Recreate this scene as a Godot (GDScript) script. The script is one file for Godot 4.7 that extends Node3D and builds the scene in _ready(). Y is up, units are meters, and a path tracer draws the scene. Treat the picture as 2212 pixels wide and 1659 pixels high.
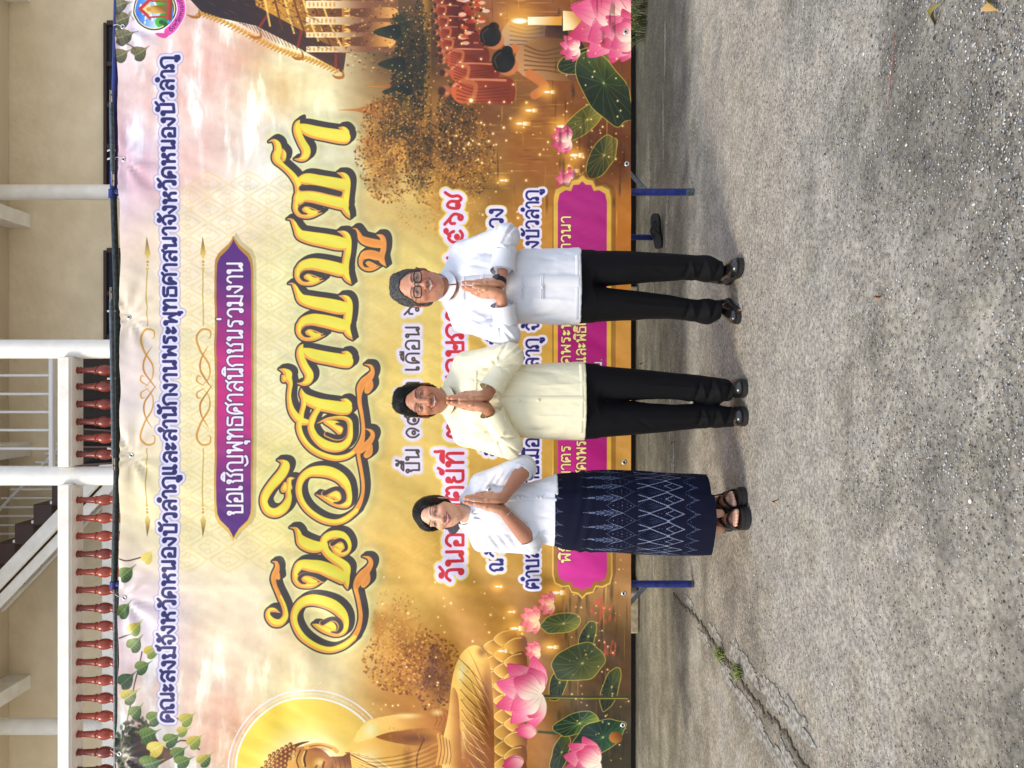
extends Node3D
# A banner in front of a building, three people greeting with pressed palms. The photograph was taken with the phone held upright
# but stored on its side, so the camera is rolled by a quarter turn. z points towards the viewer; the camera stands at the origin.
const EYE := 1.1       # height of the camera above the ground
const FOCAL := 1600.0  # focal length in units of the upright frame, which is 1659 wide and 2212 high
const MID_U := 829.5
const MID_V := 1106.0
var taken := {}
var M := {}
var rng := RandomNumberGenerator.new()

func _ready() -> void:
	rng.seed = 20260531
	# camera, sky, sun, exposure
	var cam := Camera3D.new()
	cam.name = "camera"
	cam.transform = Transform3D(Basis(Vector3(0, -1, 0), Vector3(1, 0, 0), Vector3(0, 0, 1)), Vector3(0, EYE, 0))
	cam.fov = rad_to_deg(2.0 * atan(MID_U / FOCAL))
	cam.near = 0.05
	cam.far = 400.0
	add_child(cam)
	cam.current = true
	var sky_m := ProceduralSkyMaterial.new()
	sky_m.sky_top_color = Color(0.74, 0.81, 0.93)
	sky_m.sky_horizon_color = Color(0.92, 0.93, 0.94)
	sky_m.sky_curve = 0.25
	sky_m.ground_bottom_color = Color(0.45, 0.43, 0.4)
	sky_m.ground_horizon_color = Color(0.7, 0.7, 0.7)
	sky_m.sun_angle_max = 12.0
	var sky := Sky.new()
	sky.sky_material = sky_m
	var env := Environment.new()
	env.background_mode = Environment.BG_SKY
	env.sky = sky
	env.background_energy_multiplier = 0.92
	env.tonemap_mode = Environment.TONE_MAPPER_LINEAR
	env.tonemap_exposure = 1.9
	env.sdfgi_enabled = true
	env.ssao_enabled = true
	env.ssil_enabled = true
	var we := WorldEnvironment.new()
	we.name = "world"
	we.environment = env
	add_child(we)
	var sun := DirectionalLight3D.new()
	sun.name = "sun"
	sun.light_color = Color(1.0, 0.95, 0.87)
	sun.light_energy = 0.6
	sun.light_angular_distance = 20.0
	sun.shadow_enabled = true
	add_child(sun)
	sun.look_at_from_position(Vector3(-6.0, 8.0, 4.5), Vector3(0, 0, 0))
	materials()
	build_ground()
	build_building()
	build_banner()
	build_people()
	build_small_things()

# ---------------------------------------------------------------- helpers
func at(u: float, v: float, d: float) -> Vector3:
	return Vector3((u - MID_U) * d / FOCAL, EYE - (v - MID_V) * d / FOCAL, -d)

func on_ground(u: float, v: float) -> Vector3:
	var d := EYE * FOCAL / (v - MID_V)
	return Vector3((u - MID_U) * d / FOCAL, 0.0, -d)

func numbered(called: String) -> String:
	if not taken.has(called):
		taken[called] = 0
		return called
	taken[called] += 1
	return "%s_%03d" % [called, taken[called]]

func tag(o: Node, label: String, category: String, group := "", kind := "") -> void:
	if label != "": o.set_meta("label", label)
	if category != "": o.set_meta("category", category)
	if group != "": o.set_meta("group", group)
	if kind != "": o.set_meta("kind", kind)

func thing(called: String, label: String, category: String, where := Vector3.ZERO, group := "") -> Node3D:
	var o := Node3D.new()
	o.name = numbered(called)
	o.position = where
	add_child(o)
	tag(o, label, category, group)
	return o

func put(called: String, g: Geo, mat: Material, parent: Node3D = self) -> MeshInstance3D:
	var o := MeshInstance3D.new()
	o.mesh = g.mesh()
	o.material_override = mat
	if parent == self:
		o.name = numbered(called)
		add_child(o)
	else:
		var n := 0
		var nm := called
		while parent.has_node(nm):
			n += 1
			nm = "%s_%03d" % [called, n]
		o.name = nm
		parent.add_child(o, true)
	return o

func put_mesh(called: String, m: Mesh, mat: Material, parent: Node3D, where := Transform3D()) -> MeshInstance3D:
	var o := MeshInstance3D.new()
	o.mesh = m
	o.material_override = mat
	o.transform = where
	var n := 0
	var nm := called
	while parent.has_node(nm):
		n += 1
		nm = "%s_%03d" % [called, n]
	o.name = nm
	parent.add_child(o, true)
	return o

func lin(r: float, g: float, b: float) -> Color:  # from 0..255 as seen on a screen to a linear base colour
	return Color(r / 255.0, g / 255.0, b / 255.0).srgb_to_linear()

func mat(called: String, c: Color, rough: float, metal := 0.0, spec := 0.5) -> StandardMaterial3D:
	var m := StandardMaterial3D.new()
	m.resource_name = called
	m.albedo_color = c
	m.roughness = rough
	m.metallic = metal
	m.metallic_specular = spec
	M[called] = m
	return m

func noise_tex(freq: float, seed_: int, lo: Color, hi: Color, size := 256, octaves := 4) -> NoiseTexture2D:
	var n := FastNoiseLite.new()
	n.noise_type = FastNoiseLite.TYPE_SIMPLEX_SMOOTH
	n.seed = seed_
	n.frequency = freq
	n.fractal_octaves = octaves
	var t := NoiseTexture2D.new()
	t.width = size
	t.height = size
	t.seamless = true
	t.noise = n
	var g := Gradient.new()
	g.set_color(0, lo)
	g.set_color(1, hi)
	t.color_ramp = g
	return t

func noise_bump(freq: float, seed_: int, strength: float, size := 256) -> NoiseTexture2D:
	var n := FastNoiseLite.new()
	n.noise_type = FastNoiseLite.TYPE_SIMPLEX_SMOOTH
	n.seed = seed_
	n.frequency = freq
	n.fractal_octaves = 4
	var t := NoiseTexture2D.new()
	t.width = size
	t.height = size
	t.seamless = true
	t.as_normal_map = true
	t.bump_strength = strength
	t.noise = n
	return t

func worn(m: StandardMaterial3D, scale: float, lo: Color, hi: Color, seed_: int, bump := 2.0) -> void:
	m.albedo_texture = noise_tex(0.02, seed_, lo, hi)
	m.uv1_triplanar = true
	m.uv1_world_triplanar = true
	m.uv1_scale = Vector3.ONE * scale
	if bump > 0.0:
		m.normal_enabled = true
		m.normal_texture = noise_bump(0.08, seed_ + 7, bump)
		m.normal_scale = 0.5

func materials() -> void:
	var m: StandardMaterial3D
	m = mat("cream_wall", Color(0.955, 0.9, 0.79), 0.85)
	worn(m, 0.35, Color(0.93, 0.92, 0.9), Color(1, 1, 1), 3, 1.0)
	m = mat("white_paint", Color(0.965, 0.96, 0.94), 0.5)
	worn(m, 0.8, Color(0.93, 0.92, 0.9), Color(1, 1, 1), 5, 0.6)
	m = mat("ceiling", Color(0.8, 0.74, 0.64), 0.85)
	m = mat("rail_white", Color(0.92, 0.92, 0.92), 0.4)
	m = mat("terracotta", Color(0.62, 0.25, 0.17), 0.28)
	worn(m, 4.0, Color(0.8, 0.78, 0.76), Color(1, 1, 1), 11, 0.5)
	m = mat("terracotta_dark", Color(0.56, 0.225, 0.16), 0.32)
	worn(m, 4.0, Color(0.72, 0.7, 0.68), Color(1, 1, 1), 12, 0.5)
	m = mat("terracotta_pale", Color(0.66, 0.28, 0.19), 0.26)
	worn(m, 4.0, Color(0.85, 0.82, 0.8), Color(1, 1, 1), 14, 0.5)
	m = mat("dark_frame", Color(0.24, 0.17, 0.16), 0.5)
	m = mat("stair_brown", Color(0.25, 0.17, 0.16), 0.55)
	m = mat("pane", Color(0.1, 0.13, 0.2), 0.08)
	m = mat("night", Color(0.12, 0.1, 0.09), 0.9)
	m = mat("block", Color(0.7, 0.66, 0.57), 0.9)
	worn(m, 3.0, Color(0.75, 0.74, 0.7), Color(1, 1, 1), 13, 3.0)
	m = mat("blue_pipe", Color(0.1, 0.19, 0.56), 0.42)
	worn(m, 5.0, Color(0.45, 0.45, 0.5), Color(1, 1, 1), 15, 1.5)
	m = mat("grey_pipe", Color(0.46, 0.5, 0.53), 0.42, 0.6)
	worn(m, 6.0, Color(0.6, 0.6, 0.6), Color(1, 1, 1), 17, 1.0)
	m = mat("dark_pipe", Color(0.27, 0.31, 0.31), 0.45, 0.5)
	worn(m, 5.0, Color(0.5, 0.5, 0.5), Color(1, 1, 1), 19, 1.0)
	m = mat("chrome", Color(0.8, 0.8, 0.78), 0.25, 0.9)
	m = mat("string", Color(0.85, 0.85, 0.8), 0.8)
	m = mat("black_rubber", Color(0.1, 0.1, 0.11), 0.7)

# ---------------------------------------------------------------- mesh building
class Geo:
	var V := PackedVector3Array()
	var N := PackedVector3Array()
	var C := PackedColorArray()
	var T := PackedVector2Array()
	var I := PackedInt32Array()
	var paint := Color.WHITE

	func vert(p: Vector3, n: Vector3, uv := Vector2.ZERO) -> int:
		V.append(p); N.append(n); C.append(paint); T.append(uv)
		return V.size() - 1

	func tri(a: int, b: int, c: int) -> void:
		var f := (V[c] - V[a]).cross(V[b] - V[a])
		if f.dot(N[a] + N[b] + N[c]) < 0.0:
			I.append(a); I.append(c); I.append(b)
		else:
			I.append(a); I.append(b); I.append(c)

	func quad(a: int, b: int, c: int, d: int) -> void:
		tri(a, b, c); tri(a, c, d)

	func quad_if(a: int, b: int, c: int, d: int, forward: bool) -> void:
		if a < 0 or b < 0 or c < 0 or d < 0: return
		if not forward:
			I.append(a); I.append(b); I.append(c); I.append(a); I.append(c); I.append(d)
		else:
			I.append(a); I.append(c); I.append(b); I.append(a); I.append(d); I.append(c)

	func face(p: Array, n := Vector3.ZERO) -> void:  # flat convex polygon
		var nn := n
		if nn == Vector3.ZERO:
			nn = (p[2] - p[0]).cross(p[1] - p[0]).normalized()
		var at := V.size()
		for q in p: vert(q, nn)
		for k in range(1, p.size() - 1): tri(at, at + k, at + k + 1)

	func box(lo: Vector3, hi: Vector3, bev := 0.0, xf := Transform3D()) -> void:
		var c := (lo + hi) * 0.5
		var e := (hi - lo).abs() * 0.5
		var b := minf(bev, minf(e.x, minf(e.y, e.z)) * 0.9)
		for ax in 3:
			for s in [-1.0, 1.0]:
				var n := Vector3.ZERO; n[ax] = s
				var a1 := (ax + 1) % 3; var a2 := (ax + 2) % 3
				var q := []
				for t in [[-1, -1], [1, -1], [1, 1], [-1, 1]]:
					var p := Vector3.ZERO
					p[ax] = s * e[ax]; p[a1] = t[0] * (e[a1] - b); p[a2] = t[1] * (e[a2] - b)
					q.append(xf * (c + p))
				face(q, xf.basis * n)
		if b <= 0.0: return
		for ax in 3:
			var a1 := (ax + 1) % 3; var a2 := (ax + 2) % 3
			for s1 in [-1.0, 1.0]:
				for s2 in [-1.0, 1.0]:
					var n := Vector3.ZERO; n[a1] = s1; n[a2] = s2
					var q := []
					for t in [[-1, 0], [1, 0], [1, 1], [-1, 1]]:
						var p := Vector3.ZERO
						p[ax] = t[0] * (e[ax] - b)
						p[a1] = s1 * (e[a1] - (b if t[1] == 1 else 0.0)); p[a2] = s2 * (e[a2] - (0.0 if t[1] == 1 else b))
						q.append(xf * (c + p))
					face(q, (xf.basis * n).normalized())
		for s in 8:
			var sg := Vector3(1 if s & 1 else -1, 1 if s & 2 else -1, 1 if s & 4 else -1)
			var q := []
			for ax in 3:
				var p := e - Vector3.ONE * b
				p[ax] = e[ax]
				q.append(xf * (c + p * sg))
			face(q, (xf.basis * sg).normalized())

	func tube(pts: Array, r, seg := 8, caps := true, flat := Vector2.ONE) -> void:  # r: one radius, or one for each point
		var n := pts.size()
		var up := Vector3.UP
		var dir: Vector3 = (pts[1] - pts[0]).normalized()
		if absf(dir.dot(up)) > 0.9: up = Vector3.RIGHT
		var side := dir.cross(up).normalized()
		var start := V.size()
		for k in n:
			var a: Vector3 = pts[maxi(k - 1, 0)]
			var b: Vector3 = pts[mini(k + 1, n - 1)]
			dir = (b - a).normalized()
			side = (side - dir * side.dot(dir)).normalized()
			var over := side.cross(dir)
			var rr: float = r[k] if r is Array else r
			for s in seg:
				var t := TAU * s / seg
				var off := side * cos(t) * flat.x + over * sin(t) * flat.y
				vert(pts[k] + off * rr, (side * cos(t) / flat.x + over * sin(t) / flat.y).normalized(), Vector2(float(s) / seg, float(k) / n))
		for k in n - 1:
			for s in seg:
				var s2 := (s + 1) % seg
				quad(start + k * seg + s, start + k * seg + s2, start + (k + 1) * seg + s2, start + (k + 1) * seg + s)
		if caps:
			for e in [0, n - 1]:
				var nn: Vector3 = (pts[0] - pts[1]).normalized() if e == 0 else (pts[n - 1] - pts[n - 2]).normalized()
				var q := []
				for s in seg: q.append(V[start + e * seg + s])
				face(q, nn)

	func lathe(profile: Array, seg := 16, xf := Transform3D()) -> void:  # profile: Vector2(radius, height)
		var start := V.size()
		var n := profile.size()
		for k in n:
			var a: Vector2 = profile[maxi(k - 1, 0)]
			var b: Vector2 = profile[mini(k + 1, n - 1)]
			var t := (b - a).normalized()
			for s in seg + 1:
				var w := TAU * s / seg
				var out := Vector3(cos(w), 0, sin(w))
				vert(xf * (out * profile[k].x + Vector3(0, profile[k].y, 0)), (xf.basis * (out * t.y - Vector3(0, t.x, 0)) * (1.0 if profile[n - 1].y > profile[0].y else -1.0)).normalized(), Vector2(float(s) / seg, float(k) / n))
		for k in n - 1:
			for s in seg:
				quad(start + k * (seg + 1) + s, start + k * (seg + 1) + s + 1, start + (k + 1) * (seg + 1) + s + 1, start + (k + 1) * (seg + 1) + s)

	func ball(c: Vector3, r: Vector3, seg := 12, rings := 8, b := Basis()) -> void:
		var start := V.size()
		for k in rings + 1:
			var t := PI * k / rings
			for s in seg + 1:
				var w := TAU * s / seg
				var n := Vector3(sin(t) * cos(w), cos(t), sin(t) * sin(w))
				vert(c + b * (n * r), (b * (n / r)).normalized(), Vector2(float(s) / seg, float(k) / rings))
		for k in rings:
			for s in seg:
				quad(start + k * (seg + 1) + s, start + k * (seg + 1) + s + 1, start + (k + 1) * (seg + 1) + s + 1, start + (k + 1) * (seg + 1) + s)

	func slab(outline: PackedVector2Array, y0: float, y1: float) -> void:  # outline in x, z; flat top at y1
		var t := Geometry2D.triangulate_polygon(outline)
		var at := V.size()
		for p in outline: vert(Vector3(p.x, y1, p.y), Vector3.UP, p)
		for k in range(0, t.size(), 3): tri(at + t[k], at + t[k + 1], at + t[k + 2])
		var turn := -1.0 if Geometry2D.is_polygon_clockwise(outline) else 1.0
		for k in outline.size():
			var p := outline[k]
			var q := outline[(k + 1) % outline.size()]
			var e := (q - p).normalized()
			var n := Vector3(e.y, 0, -e.x) * turn
			face([Vector3(p.x, y0, p.y), Vector3(q.x, y0, q.y), Vector3(q.x, y1, q.y), Vector3(p.x, y1, p.y)], n)

	func mesh() -> ArrayMesh:
		var a := []
		a.resize(Mesh.ARRAY_MAX)
		a[Mesh.ARRAY_VERTEX] = V
		a[Mesh.ARRAY_NORMAL] = N
		a[Mesh.ARRAY_COLOR] = C
		a[Mesh.ARRAY_TEX_UV] = T
		a[Mesh.ARRAY_INDEX] = I
		var m := ArrayMesh.new()
		m.add_surface_from_arrays(Mesh.PRIMITIVE_TRIANGLES, a)
		return m

# ---------------------------------------------------------------- a distance field on a grid, meshed as surface nets
class Field:
	var o: Vector3
	var h: float
	var nx: int
	var ny: int
	var nz: int
	var d := PackedFloat32Array()

	func _init(lo: Vector3, hi: Vector3, cell: float) -> void:
		o = lo; h = cell
		nx = int((hi.x - lo.x) / h) + 2; ny = int((hi.y - lo.y) / h) + 2; nz = int((hi.z - lo.z) / h) + 2
		d.resize(nx * ny * nz)
		d.fill(1.0)

	func span(lo: Vector3, hi: Vector3) -> PackedInt32Array:
		var a := (lo - o) / h
		var b := (hi - o) / h
		return PackedInt32Array([clampi(int(a.x), 0, nx), clampi(int(b.x) + 2, 0, nx), clampi(int(a.y), 0, ny), clampi(int(b.y) + 2, 0, ny), clampi(int(a.z), 0, nz), clampi(int(b.z) + 2, 0, nz)])

	# mode 0 joins, 1 cuts away, 2 keeps what is inside
	func capsule(a: Vector3, b: Vector3, ra: float, rb: float, k := 0.0, mode := 0) -> void:
		var m := maxf(ra, rb) + k + 3.0 * h
		var s := span(a.min(b) - Vector3.ONE * m, a.max(b) + Vector3.ONE * m)
		var ab := b - a
		var inv := 1.0 / maxf(ab.length_squared(), 1e-9)
		for z in range(s[4], s[5]):
			for y in range(s[2], s[3]):
				var i := (z * ny + y) * nx + s[0]
				var p := Vector3(o.x + s[0] * h, o.y + y * h, o.z + z * h) - a
				for x in range(s[0], s[1]):
					var t := clampf(p.dot(ab) * inv, 0.0, 1.0)
					var e := (p - ab * t).length() - (ra + (rb - ra) * t)
					var f := d[i]
					if mode == 0:
						if e < f + k:
							var g := maxf(k - absf(e - f), 0.0)
							d[i] = minf(e, f) - (g * g / (4.0 * k) if k > 0.0 else 0.0)
					else:
						e = -e
						if e > f - k:
							var g := maxf(k - absf(e - f), 0.0)
							d[i] = maxf(e, f) + (g * g / (4.0 * k) if k > 0.0 else 0.0)
					p.x += h
					i += 1

	func chain(pts: Array, k := 0.0) -> void:  # each point [Vector3, radius]
		for j in pts.size() - 1: capsule(pts[j][0], pts[j + 1][0], pts[j][1], pts[j + 1][1], k)

	func ellipsoid(c: Vector3, r: Vector3, k := 0.0, mode := 0, b := Basis()) -> void:
		var m := maxf(r.x, maxf(r.y, r.z)) + k + 3.0 * h
		var ext := Vector3.ONE * m
		if b == Basis(): ext = r + Vector3.ONE * (k + 3.0 * h)
		var s := span(c - ext, c + ext)
		var bt := b.transposed()
		var ir := Vector3.ONE / r
		for z in range(s[4], s[5]):
			for y in range(s[2], s[3]):
				var i := (z * ny + y) * nx + s[0]
				var p := Vector3(o.x + s[0] * h, o.y + y * h, o.z + z * h) - c
				for x in range(s[0], s[1]):
					var q := (bt * p) * ir
					var k0 := q.length()
					var k1 := (q * ir).length()
					var e := k0 * (k0 - 1.0) / maxf(k1, 1e-6)
					var f := d[i]
					if mode == 0:
						if e < f + k:
							var g := maxf(k - absf(e - f), 0.0)
							d[i] = minf(e, f) - (g * g / (4.0 * k) if k > 0.0 else 0.0)
					else:
						e = -e
						if e > f - k:
							var g := maxf(k - absf(e - f), 0.0)
							d[i] = maxf(e, f) + (g * g / (4.0 * k) if k > 0.0 else 0.0)
					p.x += h
					i += 1

	# rows from the top down: [y, centre x, centre z, half width, half depth]; power 2 is an ellipse, more is boxier
	func loft(rows: Array, k := 0.0, power := 2.4) -> void:
		var n := rows.size()
		var wide := 0.0; var deep := 0.0
		var lo := Vector3.ONE * 1e9; var hi := -lo
		for r in rows:
			lo = lo.min(Vector3(r[1] - r[3], r[0], r[2] - r[4])); hi = hi.max(Vector3(r[1] + r[3], r[0], r[2] + r[4]))
		var m := Vector3.ONE * (k + 3.0 * h)
		var s := span(lo - m, hi + m)
		for y in range(s[2], s[3]):
			var py := o.y + y * h
			var j := 0
			while j < n - 2 and py < rows[j + 1][0]: j += 1
			var t := clampf((rows[j][0] - py) / maxf(rows[j][0] - rows[j + 1][0], 1e-6), 0.0, 1.0)
			var w := []
			for q in range(1, 5):
				w.append(cubic_interpolate(rows[j][q], rows[j + 1][q], rows[maxi(j - 1, 0)][q], rows[mini(j + 2, n - 1)][q], t))
			var cap := maxf(py - rows[0][0], rows[n - 1][0] - py)
			var thin := minf(w[2], w[3])
			for z in range(s[4], s[5]):
				var i := (z * ny + y) * nx + s[0]
				var qz := pow(absf(o.z + z * h - w[1]) / w[3], power)
				for x in range(s[0], s[1]):
					var qx := pow(absf(o.x + x * h - w[0]) / w[2], power)
					var e := maxf((pow(qx + qz, 1.0 / power) - 1.0) * thin, cap)
					var f := d[i]
					if e < f + k:
						var g := maxf(k - absf(e - f), 0.0)
						d[i] = minf(e, f) - (g * g / (4.0 * k) if k > 0.0 else 0.0)
					i += 1

	func plane_cut(n: Vector3, off: float, k := 0.0) -> void:  # removes what lies beyond n . p > off
		for z in nz:
			for y in ny:
				var i := (z * ny + y) * nx
				for x in nx:
					var e := n.dot(Vector3(o.x + x * h, o.y + y * h, o.z + z * h)) - off
					var f := d[i]
					if e > f - k:
						var g := maxf(k - absf(e - f), 0.0)
						d[i] = maxf(e, f) + (g * g / (4.0 * k) if k > 0.0 else 0.0)
					i += 1

	func crease(a: Vector3, b: Vector3, w: float, depth: float) -> void:  # a fold (positive: valley) along a line, fading to its ends
		var m := Vector3.ONE * w * 2.2
		var s := span(a.min(b) - m, a.max(b) + m)
		var ab := b - a
		var inv := 1.0 / maxf(ab.length_squared(), 1e-9)
		for z in range(s[4], s[5]):
			for y in range(s[2], s[3]):
				var i := (z * ny + y) * nx + s[0]
				var p := Vector3(o.x + s[0] * h, o.y + y * h, o.z + z * h) - a
				for x in range(s[0], s[1]):
					if absf(d[i]) < 5.0 * h:
						var t := clampf(p.dot(ab) * inv, 0.0, 1.0)
						var q := (p - ab * t).length_squared() / (w * w)
						if q < 4.0: d[i] += depth * exp(-q * 1.5) * minf(1.0, 4.0 * t * (1.0 - t) + 0.15)
					p.x += h
					i += 1

	func fold(a: Vector3, b: Vector3, w: float, depth: float, back := -0.02) -> void:  # the same, drawn on the front of a garment whatever its distance
		var m := Vector3(w * 2.2, w * 2.2, 0)
		var lo := a.min(b) - m; var hi := a.max(b) + m
		var s := span(Vector3(lo.x, lo.y, o.z), Vector3(hi.x, hi.y, o.z + nz * h))
		var pa := Vector2(a.x, a.y)
		var ab := Vector2(b.x, b.y) - pa
		var inv := 1.0 / maxf(ab.length_squared(), 1e-9)
		for y in range(s[2], s[3]):
			for x in range(s[0], s[1]):
				var p := Vector2(o.x + x * h, o.y + y * h) - pa
				var t := clampf(p.dot(ab) * inv, 0.0, 1.0)
				var q := (p - ab * t).length_squared() / (w * w)
				if q > 4.0: continue
				var add := depth * (0.5 * exp(-q * 1.5) + 0.5 * exp(-2.6 * sqrt(q))) * minf(1.0, 4.0 * t * (1.0 - t) + 0.1)
				var i := y * nx + x
				for z in nz:
					if absf(d[i]) < 5.0 * h and o.z + z * h > back: d[i] += add
					i += nx * ny

	func ripple(n: FastNoiseLite, amp: float, stretch: Vector3) -> void:
		for z in nz:
			for y in ny:
				var i := (z * ny + y) * nx
				for x in nx:
					if absf(d[i]) < 5.0 * h:
						d[i] += amp * n.get_noise_3d((o.x + x * h) * stretch.x, (o.y + y * h) * stretch.y, (o.z + z * h) * stretch.z)
					i += 1

	func front(x: float, y: float) -> float:  # where the surface first meets a line of sight along -z
		var ix := clampi(int((x - o.x) / h + 0.5), 0, nx - 1)
		var iy := clampi(int((y - o.y) / h + 0.5), 0, ny - 1)
		for z in range(nz - 1, 0, -1):
			var f := d[((z - 1) * ny + iy) * nx + ix]
			if f < 0.0:
				var g := d[(z * ny + iy) * nx + ix]
				return o.z + (z - 1 + (f / (f - g) if g > 0.0 else 1.0)) * h
		return o.z

	func top(x: float, z: float) -> float:  # the height at which the surface is met from above; a very low number where it is not
		var ix := int((x - o.x) / h + 0.5)
		var iz := int((z - o.z) / h + 0.5)
		if ix < 0 or iz < 0 or ix >= nx or iz >= nz: return -9.0
		for y in range(ny - 1, 0, -1):
			var f := d[(iz * ny + y - 1) * nx + ix]
			if f < 0.0:
				var g := d[(iz * ny + y) * nx + ix]
				return o.y + (y - 1 + (f / (f - g) if g > 0.0 else 1.0)) * h
		return -9.0

	func into(g: Geo, colour = null, xf := Transform3D()) -> void:
		var at := PackedInt32Array()
		at.resize(nx * ny * nz)
		at.fill(-1)
		var sy := nx; var sz := nx * ny
		var far := 4.0 * h
		var c := PackedFloat32Array(); c.resize(8)
		for z in nz - 1:
			for y in ny - 1:
				var i := (z * ny + y) * nx - 1
				for x in nx - 1:
					i += 1
					if absf(d[i]) > far: continue
					c[0] = d[i]; c[1] = d[i + 1]; c[2] = d[i + sy]; c[3] = d[i + sy + 1]
					c[4] = d[i + sz]; c[5] = d[i + sz + 1]; c[6] = d[i + sz + sy]; c[7] = d[i + sz + sy + 1]
					var inside := 0
					for q in 8:
						if c[q] < 0.0: inside += 1
					if inside == 0 or inside == 8: continue
					var p := Vector3.ZERO
					var n := 0
					for e in 12:
						var ax := e / 4
						var q := e % 4
						var a: int
						var b: int
						if ax == 0: a = q * 2; b = a + 1
						elif ax == 1: a = (q & 1) + (q >> 1) * 4; b = a + 2
						else: a = q; b = a + 4
						if (c[a] < 0.0) != (c[b] < 0.0):
							var t := c[a] / (c[a] - c[b])
							var pa := Vector3(a & 1, (a >> 1) & 1, a >> 2)
							pa[ax] += t
							p += pa
							n += 1
					p = p / n
					var w := Vector3(o.x + (x + p.x) * h, o.y + (y + p.y) * h, o.z + (z + p.z) * h)
					var gr := Vector3(
						lerpf(lerpf(c[1] - c[0], c[3] - c[2], p.y), lerpf(c[5] - c[4], c[7] - c[6], p.y), p.z),
						lerpf(lerpf(c[2] - c[0], c[3] - c[1], p.x), lerpf(c[6] - c[4], c[7] - c[5], p.x), p.z),
						lerpf(lerpf(c[4] - c[0], c[5] - c[1], p.x), lerpf(c[6] - c[2], c[7] - c[3], p.x), p.y)).normalized()
					if colour != null: g.paint = colour.call(w, gr)
					at[i] = g.vert(xf * w, xf.basis.orthonormalized() * gr, Vector2(w.x, w.y))
		for z in range(1, nz - 1):
			for y in range(1, ny - 1):
				var i := (z * ny + y) * nx
				for x in range(1, nx - 1):
					i += 1
					if at[i] < 0: continue
					var s := d[i] < 0.0
					if s != (d[i + 1] < 0.0): g.quad_if(at[i], at[i - sy], at[i - sy - sz], at[i - sz], s)
					if s != (d[i + sy] < 0.0): g.quad_if(at[i], at[i - sz], at[i - sz - 1], at[i - 1], s)
					if s != (d[i + sz] < 0.0): g.quad_if(at[i], at[i - 1], at[i - 1 - sy], at[i - sy], s)

# ---------------------------------------------------------------- a painter for flat print (units: those of the upright frame)
class Ink:  # distances to a set of strokes
	var x0: int
	var y0: int
	var w: int
	var h: int
	var k: float
	var d := PackedFloat32Array()

	func _init(lo: Vector2, hi: Vector2, kk: float) -> void:  # already in pixels
		k = kk
		x0 = int(floor(lo.x)); y0 = int(floor(lo.y))
		w = int(ceil(hi.x)) - x0 + 1; h = int(ceil(hi.y)) - y0 + 1
		d.resize(w * h)
		d.fill(1e3)

	func seg(a: Vector2, b: Vector2, ra: float, rb: float, pad: float) -> void:  # pixels
		var m := maxf(ra, rb) + pad
		var xa := clampi(int(minf(a.x, b.x) - m) - x0, 0, w); var xb := clampi(int(maxf(a.x, b.x) + m) + 2 - x0, 0, w)
		var ya := clampi(int(minf(a.y, b.y) - m) - y0, 0, h); var yb := clampi(int(maxf(a.y, b.y) + m) + 2 - y0, 0, h)
		var ab := b - a
		var inv := 1.0 / maxf(ab.length_squared(), 1e-6)
		for y in range(ya, yb):
			var i := y * w + xa
			var p := Vector2(xa + x0 + 0.5, y + y0 + 0.5) - a
			for x in range(xa, xb):
				var t := clampf(p.dot(ab) * inv, 0.0, 1.0)
				var e := (p - ab * t).length() - (ra + (rb - ra) * t)
				if e < d[i]: d[i] = e
				p.x += 1.0
				i += 1

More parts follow.
